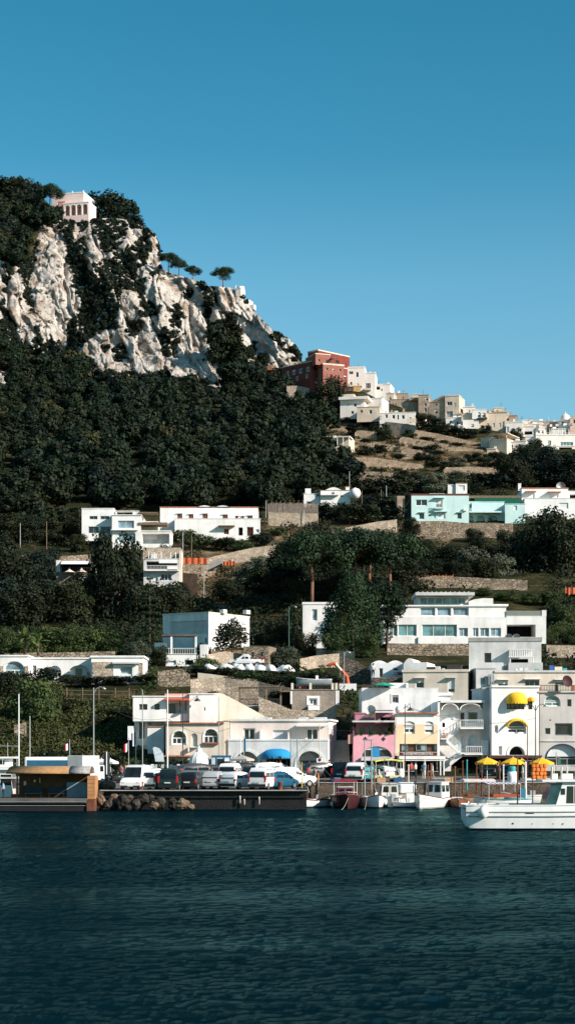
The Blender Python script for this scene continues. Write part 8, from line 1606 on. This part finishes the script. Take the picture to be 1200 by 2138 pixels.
# surfboard-like sign, bollards, rocks
rt = thing('board_sign', 'pale leaning surfboard-shaped sign behind the shrubs', 'sign', at(334, 1590, 183)); MB().prism([(-.45, 0), (.45, 0), (.35, .8), (-.05, 1.35), (-.5, 1.5), (-.72, 1.4)], 0, .06).build('board', pm('pale_blue_white', (.55, .62, .66), .5), rt)
for lb, px, Y in (('rusty mooring bollard at the quay edge in front of the white van', 294, 150.4), ('rusty mooring bollard at the right corner of the quay', 585, 150.5)): rt = thing('bollard', lb, 'bollard', Vector((at(px, 1650, Y).x, Y, zq(Y)+.1))); MB().lathe([(.22, 0), (.18, .1), (.17, .5), (.25, .58), (.25, .68), (.02, .72)], 14).build('post', RUST, rt, True)
for k, (px, b, w_, h_) in enumerate(((212, 1684, 22, 26), (232, 1686, 24, 22), (256, 1688, 34, 32), (240, 1670, 20, 14), (284, 1690, 24, 22), (300, 1680, 28, 24), (322, 1690, 22, 18), (335, 1688, 28, 26), (362, 1690, 26, 24), (380, 1690, 34, 24), (270, 1672, 20, 14), (205, 1668, 24, 20), (226, 1652, 30, 24), (210, 1650, 22, 22), (315, 1672, 20, 14), (396, 1691, 22, 14), (225, 1688, 20, 14), (268, 1691, 20, 12))):
    Y = 148.0-(b-1684)*.12 if b > 1675 else 149.3; 
    if b < 1660: Y = 153.5
    S_ = Y/F; mb = MB(); n, m_ = 12, 8; sd = k*7.3
    vs = []
    for j in range(m_+1):
        for i in range(n):
            d = Vector((math.cos(6.283*i/n)*math.sin(math.pi*j/m_), math.sin(6.283*i/n)*math.sin(math.pi*j/m_), math.cos(math.pi*j/m_))); v = noise.voronoi(d*1.3+Vector((sd, 0, 0)))[0]; s2 = .72+.42*(v[1]-v[0])+.25*fb(d.x+sd, d.y, d.z); vs.append((d.x*w_*S_*.55*s2, d.y*w_*S_*.5*s2, d.z*h_*S_*.62*s2))
    mb.add(vs, [(j*n+i, j*n+(i+1) % n, (j+1)*n+(i+1) % n, (j+1)*n+i) for j in range(m_) for i in range(n)])
    o = mb.build('rock', pm('boulder_%d' % (k % 3), [(.20, .14, .095), (.07, .058, .048), (.045, .04, .035)][k % 3], .95, .5, 2.5, .8, .1), loc=at(px, b-h_*.45, Y)); tag(o, 'rough brown boulder heaped at the foot of the quay wall', 'rock', 'boulders at the foot of the quay wall')  # one lit tan and two darker tones: sun and shadow put into the colours
# wrapped boats, pickup, crane, boat on land, balls
WRAP = pm('white_tarpaulin', (.70, .69, .69), .8, .12, 2, .4); wr = []
for k, (px, b, w_) in enumerate(((443, 1400, 30), (471, 1401, 30), (496, 1401, 26), (520, 1402, 28), (541, 1402, 26), (566, 1403, 26), (595, 1404, 30))):
    Y = 233; S_ = Y/F; mb = MB(); rings = []
    for t in np.linspace(-1, 1, 11):
        hh = (1-abs(t)**3)**.5*(12+5*fb(k*3, t*2))*S_; ww = w_*(.5+.2*fb(k*1.7, 2))*S_*(1-abs(t)**4*.8); rings.append([(ww*math.cos(a)*(1+.12*fb(a*2, t*3, k)), t*1.6, .1+hh*max(0, math.sin(a))*(1+.35*fb(a*3, t*4, k+5))) for a in np.linspace(0, math.pi, 11)])
    mb.loft(rings); o = mb.build('wrapped_boat', WRAP, smooth=True, loc=at(px, b, Y)); o.rotation_euler.z = R(rnd.uniform(-35, 35)); tag(o, 'boat wrapped in white tarpaulin in the row beside the stone hut', 'wrapped boat', 'boats wrapped in white tarpaulin')
CARS['pickup'] = (1.7, [(-2.3,.5,.85,.87,.95),(-2.25,.35,.9,.92,.95),(-.6,.32,.92,.94,.95),(-.55,.32,.94,1.35,.82),(-.3,.32,.95,1.6,.78),(.3,.32,.95,1.62,.78),(1.1,.32,.94,.97,.85),(2.1,.35,.86,.88,.84),(2.25,.5,.7,.71,.76)])
o = car('pickup', CW, 514, 1392, 82, 'white pickup truck behind the wrapped boats', Y=237, cat='pickup', name='pickup_truck'); o.location.z = at(514, 1392, 237).z
rt = thing('loader_crane', 'orange folding loader crane standing behind the stone cottage', 'crane', at(728, 1432, 220)); s_ = 220/F; OR_ = pm('crane_orange', (.62, .10, .035), .5, .1, 2)
MB().tube((0, 0, -.5), (-4*s_, 0, 18*s_), .28, 8, .2).build('column', OR_, rt); MB().tube((-4*s_, 0, 18*s_), (-28*s_, 0, 46*s_), .20, 8, .15).build('boom', CREAM, rt); MB().tube((-3*s_, -.05, 17*s_), (-15*s_, -.05, 32*s_), .24, 8, .2).build('boom_sleeve', OR_, rt); MB().tube((-28*s_, 0, 47*s_), (-44*s_, 0, 44*s_), .24, 8, .16).build('jib', OR_, rt); MB().tube((-44*s_, 0, 44*s_), (-60*s_, 0, 35*s_), .07, 6, .05).build('jib_tip', RUST, rt); MB().box(-1.2, .9, -.6, .8, -.6, .25).build('truck_bed', WMETAL, rt)
rt = thing('motorboat', 'long grey motorboat laid up on the terrace below the crane', 'boat', at(655, 1428, 215), R(97)); hull(rt, 4.2, 1.4, .5, .2, HGR, HGR, WMETAL, .8); MB().box(-.3, .3, -.5, -.2, .5, 1.0).build('console', WMETAL, rt)
rt = thing('water_tank', 'round orange-brown tank on a ledge left of the pink house', 'tank', at(727, 1484, 200)); MB().lathe([(.02, -.4), (.3, -.3), (.42, 0), (.3, .3), (.02, .4)], 14).build('body', pm('ochre_tank', (.50, .28, .12), .6), rt, True); MB().box(-.25, .25, -.25, .25, -.7, -.35).build('stand', DMETAL, rt)
o = MB().lathe([(.01, -.45), (.34, -.3), (.45, 0), (.34, .3), (.01, .45)], 16).build('round_tank', WHITE, smooth=True, loc=at(833, 1482, 188.3)); tag(o, 'round white tank at the left end of the tiled cornice', 'tank')
rt = thing('buoy_keg', 'white drum with turquoise lid standing on the quay under the umbrellas', 'drum', Vector((at(1068, 1645, 166.4).x, 166.4, zq(166)+.1))); MB().lathe([(.42, 0), (.44, .5), (.42, 1.0), (.02, 1.0)], 16).build('drum', CANVASW, rt, True); MB().lathe([(.34, 1.003), (.36, 1.4), (.3, 1.5), (.02, 1.52)], 14).build('lid', pm('turquoise_paint', (.03, .30, .32), .5), rt, True)
rt = thing('post_fence', 'slatted garden rail of posts above the overgrown slope', 'fence', at(215, 1462, 212)); s_ = 212/F
for x in (-75, -42, -8, 26, 55): MB().tube((x*s_, 0, -.8), (x*s_, 0, 26*s_), .06, 6).build('post', WOOD, rt)
for z in (4, 13, 21): MB().tube((-80*s_, .02, z*s_), (60*s_, .02, (z-3)*s_), .035, 5).build('rail', WOOD, rt)
for i, (px, t, b) in enumerate(((43, 1092, 1140), (98, 1088, 1143), (382, 1112, 1170), (417, 1172, 1190), (426, 1184, 1250), (400, 1118, 1168), (634, 1064, 1092), (755, 1024, 1074), (806, 1014, 1060), (795, 1022, 1056), (729, 984, 1024), (377, 1220, 1290), (555, 1045, 1085))):
    pole('slim utility pole on the slope between the villas', px, t, b, YT(px, b)-2.5, .09, WOOD if i % 2 else METAL, 'utility_pole', 'pole', 'utility poles on the slope')

# ================================================================== people
SKIN = pm('skin', (.42, .24, .16), .7, .05, 3); HAIR = pm('dark_hair', (.02, .014, .01), .8)
def person(label, px, Y, zg, yaw, shirt, trousers, pose='stand', h=1.7, skirt=False):
    r = thing('person', label, 'person', Vector((at(px, 1620, Y).x, Y, zg)), R(yaw)); k = h/1.72
    st = .16 if pose == 'walk' else .02
    J = [(0,0,.95),(0,0,1.15),(0,0,1.36),(0,.01,1.50),(0,.02,1.60),(0,.02,1.70),
         (.09,0,.90),(.10,st*.9,.50),(.10,st*.4-(.12 if pose == 'walk' else 0),.09),(.10,st*.4+.06,.04),
         (-.09,0,.90),(-.10,-st*.3,.50),(-.10,-st*1.6,.10),(-.10,-st*1.6+.12,.04),
         (.19,0,1.40),(.24,-.05 if pose == 'walk' else 0,1.14),(.25,.10,.92),(.25,.15,.85),
         (-.19,0,1.40),(-.24,.05 if pose == 'walk' else 0,1.14),(-.25,.12,.94),(-.25,.17,.87)]
    E = [(0,1),(1,2),(2,3),(3,4),(4,5),(0,6),(6,7),(7,8),(8,9),(0,10),(10,11),(11,12),(12,13),(2,14),(14,15),(15,16),(16,17),(2,18),(18,19),(19,20),(20,21)]
    Rr = [.15,.13,.16,.055,.09,.075,.09,.062,.045,.035,.09,.062,.045,.035,.06,.045,.035,.03,.06,.045,.035,.03]
    me = bpy.data.meshes.new('body'); me.from_pydata([tuple(c*k for c in j) for j in J], E, []); o = bpy.data.objects.new('body', me); COL.objects.link(o)
    o.modifiers.new('skin', 'SKIN'); 
    for i, v in enumerate(me.skin_vertices[0].data): v.radius = (Rr[i]*k, Rr[i]*k*.8); v.use_root = i == 0
    s_ = o.modifiers.new('sub', 'SUBSURF'); s_.levels = 2; s_.render_levels = 2
    dg = bpy.context.evaluated_depsgraph_get(); m2 = bpy.data.meshes.new_from_object(o.evaluated_get(dg)); bpy.data.objects.remove(o)
    m2.materials.clear()
    for m in (SKIN, shirt, trousers, BLK): m2.materials.append(m)
    for p in m2.polygons:
        z = p.center.z/k; ax = abs(p.center.x)/k; p.material_index = 3 if z < .07 else 2 if (z < .98 and ax < .2 and z > (.5 if skirt else .1)) else 1 if (z < 1.45 and (ax < .215 or z > 1.2) and z > .95) else 0; p.use_smooth = True
    b = bpy.data.objects.new('body', m2); COL.objects.link(b); b.parent = r
    MB().lathe([(.005, .135), (.07, .11), (.098, .04), (.095, -.02), (.06, -.06)], 10, (0, -.0, 0)).build('hair', HAIR, r, True, loc=(0, -.005, 1.655*k)); return r
bpy.context.view_layer.update()
LB = pm('light_blue_shirt', (.30, .42, .56), .9); WS = pm('white_shirt', (.70, .69, .67), .9); RS = pm('red_shirt', (.50, .06, .06), .9); NV = pm('navy_cloth', (.015, .02, .04), .9); TANC = pm('tan_shorts', (.36, .28, .20), .9); PKS = pm('pink_shirt', (.60, .22, .22), .9)
person('person in a light blue shirt and pale trousers standing under the restaurant canopy', 884, 176, zq(176), 150, LB, WS); person('person in white top and shorts walking right of the restaurant canopy', 902, 174, zq(174), 100, WS, TANC, 'walk', 1.66)
person('person in grey clothes near the left restaurant pillar', 867, 177, zq(177), 60, GREYW, NV); person('person in a red shirt by the left restaurant pillar', 858, 179, zq(179), 200, RS, NV, 'stand', 1.6)
person('person in light blue shirt and black trousers standing on the pontoon left of the hut', 8, 147.2, at(8, 1672, 147.2).z, 90, LB, BLK, 'stand', 1.72)
person('person in black with a white cap between the cars under the umbrellas', 1038, 173, zq(173), 170, BLK, BLK); person('person in a red top behind the drum under the umbrellas', 1078, 176, zq(176), 200, RS, NV)
person('person in white beside the posts behind the launch', 1090, 169, zq(169), 90, WS, TANC); person('bare-legged person in dark top at the boats near the yellow mast', 656, 163.5, 1.7, 120, TANC, SKIN); person('bent person in orange beside the one at the yellow mast', 664, 164, 1.5, 90, ORANGE, TANC, 'stand', 1.5)
person('person in dark clothes standing at the corner of the pale pink building', 687, 183, zq(183), 180, NV, BLK); person('person in a pink shirt behind the white van', 253, 168, zq(168), 150, PKS, NV); person('person in red near the one in pink behind the white van', 262, 170, zq(170), 150, RS, NV)
person('person in a white shirt among the scooters in front of the garage', 645, 178, zq(178), 120, WS, NV); person('person in white standing at the top of the dark stairs', 779, 224, at(779, 1414, 224).z, 180, WS, BLK)
for i, (px, sh) in enumerate(((528, NV), (534, PKS), (545, GREYW), (563, WS), (577, LB), (520, WS), (585, GREYW))): person(['person in dark blue beside the grey market umbrella', 'person in a pink top right of the grey market umbrella', 'person in grey at the left end of the blue awning', 'person in white under the blue awning', 'person in light blue under the middle of the blue awning', 'person in white under the grey market umbrella', 'person in grey at the right under the blue awning'][i], px, 180.5+(i % 3)*.7, zq(181), rnd.uniform(0, 360), sh, NV, 'walk' if i % 2 else 'stand', rnd.uniform(1.6, 1.78))

# ------------------------------------------------------------------ more of the harbour's clutter
for k, (px, Y, yaw, L_, B_, m_, lb) in enumerate(((690, 161.5, 175, 4.2, 1.6, HW, 'narrow white boat half hidden behind the maroon one'), (742, 160.5, 10, 4.4, 1.7, HGR, 'grey open boat between the red-canopied and the thin-railed boat'), (825, 157.2, 186, 3.4, 1.5, HW, 'small white open boat tucked beside the motor cruiser'), (878, 160.5, 12, 4.0, 1.6, pm('pale_blue_hull', (.32, .42, .48), .4), 'pale blue open boat behind the dinghy'), (925, 158.5, 186, 4.2, 1.7, HW, 'white open boat with varnished rail right of the fishing boat'), (955, 156.5, 176, 4.4, 1.8, VARN, 'dark varnished wooden boat left of the white launch'), (626, 160, 120, 3.4, 1.4, pm('turquoise_hull', (.05, .30, .32), .4), 'small turquoise boat at the corner of the quay'))):
    r = boat(lb, px, Y, yaw, 'open_boat', 'boat'); hull(r, L_, B_, .55, .25, m_, HB, VARN)
    for y in (-.8, .3): MB().box(-B_*.38, B_*.38, y, y+.22, .46, .52).build('thwart', DECK, r)
    MB().box(-.16, .16, -L_*.5-.12, -L_*.5+.14, .2, .95).build('outboard_motor', BLK if k % 2 else HGR, r, bevel=.05)
    if k in (1, 4, 5): MB().box(-B_*.36, B_*.36, -L_*.34, -L_*.05, .52, .85).build('tarp', [CANVASW, pm('blue_tarp', (.03, .10, .22), .9), GREYW][k % 3], r, bevel=.12)
    MB().tube((B_*.3, -.2, .3), (B_*.3+.05, -.2, rnd.uniform(1.8, 3.0)), .025, 5).build('pole', [VARN, METAL, DMETAL][k % 3], r)
    for x in (-B_*.5, B_*.5): fender(r, x, .2, .12, .08, .4)
# mooring lines down from the bows
for lb, a, b in (('slack mooring rope of the white boat with the yellow mast', (612, 157), (596, 150.8)), ('slack mooring rope of the maroon boat', (727, 152.3), (706, 147.5)), ('slack mooring rope of the thin-railed white boat', (766, 153.3), (758, 148)), ('slack mooring rope of the fishing boat', (888, 152.4), (876, 147.6))):
    p, q_ = at(a[0], 1672, a[1]), at(b[0], 1690, b[1]); p.z = .95; q_.z = 0.0 if b[1] < 150 else 1.6; P = [p.lerp(q_, t)-Vector((0, 0, .35*math.sin(math.pi*t))) for t in np.linspace(0, 1, 9)]; o0 = P[0].copy()
    tag(MB().path([v-o0 for v in P], .018, 4).build('mooring_rope', ROPE, loc=o0), lb, 'rope')
# tables and chairs by the restaurant, crates on the quay
for i, (px, Y) in enumerate(((842, 177.5), (856, 178), (893, 178), (906, 177.2))):
    rt = thing('cafe_table', 'small dark cafe table under the restaurant canopy', 'table', Vector((at(px, 1620, Y).x, Y, zq(Y))), 0, 'cafe tables under the restaurant canopy'); MB().lathe([(.02, .72), (.4, .72), (.4, .75), (.02, .75)], 14).build('tabletop', GREYW, rt); MB().lathe([(.22, 0), (.05, .05), (.04, .72)], 10).build('pedestal', DMETAL, rt)
for i, (px, Y, c_) in enumerate(((700, 166.8, 'blue_tarp'), (795, 166.6, 'ochre_tank'), (830, 167, 'blue_tarp'), (935, 167, 'ochre_tank'))):
    rt = thing('fish_crate', ['blue crate on the quay behind the red-canopied boat', 'ochre crate on the quay behind the motor cruiser', 'blue crate on the quay behind the tall wheelhouse', 'ochre crate on the quay right of the fishing boat'][i], 'crate', Vector((at(px, 1640, Y).x, Y, zq(166)+.07)), rnd.random()); q = MB()
    for z in (0, .17, .34): q.box(-.4, .4, -.3, -.27, z, z+.14).box(-.4, .4, .27, .3, z, z+.14).box(-.4, -.37, -.269, .269, z, z+.14).box(.37, .4, -.269, .269, z, z+.14)
    q.box(-.39, .39, -.268, .268, .01, .04); q.build('slats', MATS[c_], rt)
for lb, pts in (('overhead cable crossing in front of the beige arched house', [(194, 1452, 176), (350, 1500, 177), (480, 1520, 186.4)]), ('overhead cable running past the ochre restaurant', [(684, 1522, 186), (845, 1476, 168), (1012, 1470, 186)]), ('overhead cable over the stairs to the white yellow-awned house', [(845, 1474, 168), (1117, 1500, 181)])):
    P = [at(*p) for p in pts]; Q = []
    for a, b in zip(P, P[1:]): Q += [a.lerp(b, t)-Vector((0, 0, 1.0*math.sin(math.pi*t))) for t in np.linspace(0, 1, 10)]
    o0 = Q[0].copy(); tag(MB().path([v-o0 for v in Q], .02, 4).build('overhead_cable', DMETAL, loc=o0), lb, 'cable')

for k, (px, t_, b_) in enumerate(((501, 1661, 1678), (541, 1663, 1680), (510, 1668, 1681))):
    r = thing('quay_fender', ['pale long fender hanging left on the dark quay wall', 'pale long fender hanging right on the dark quay wall', 'short pale fender beside the left long one on the quay wall'][k], 'fender', at(px, b_, 149.7)); MB().lathe([(.02, 0), (.07, .05), (.075, (b_-t_)*.04-.06), (.02, (b_-t_)*.04)], 8).build('body', pm('old_fender', (.42, .40, .34), .8, .3, 4), r, True)
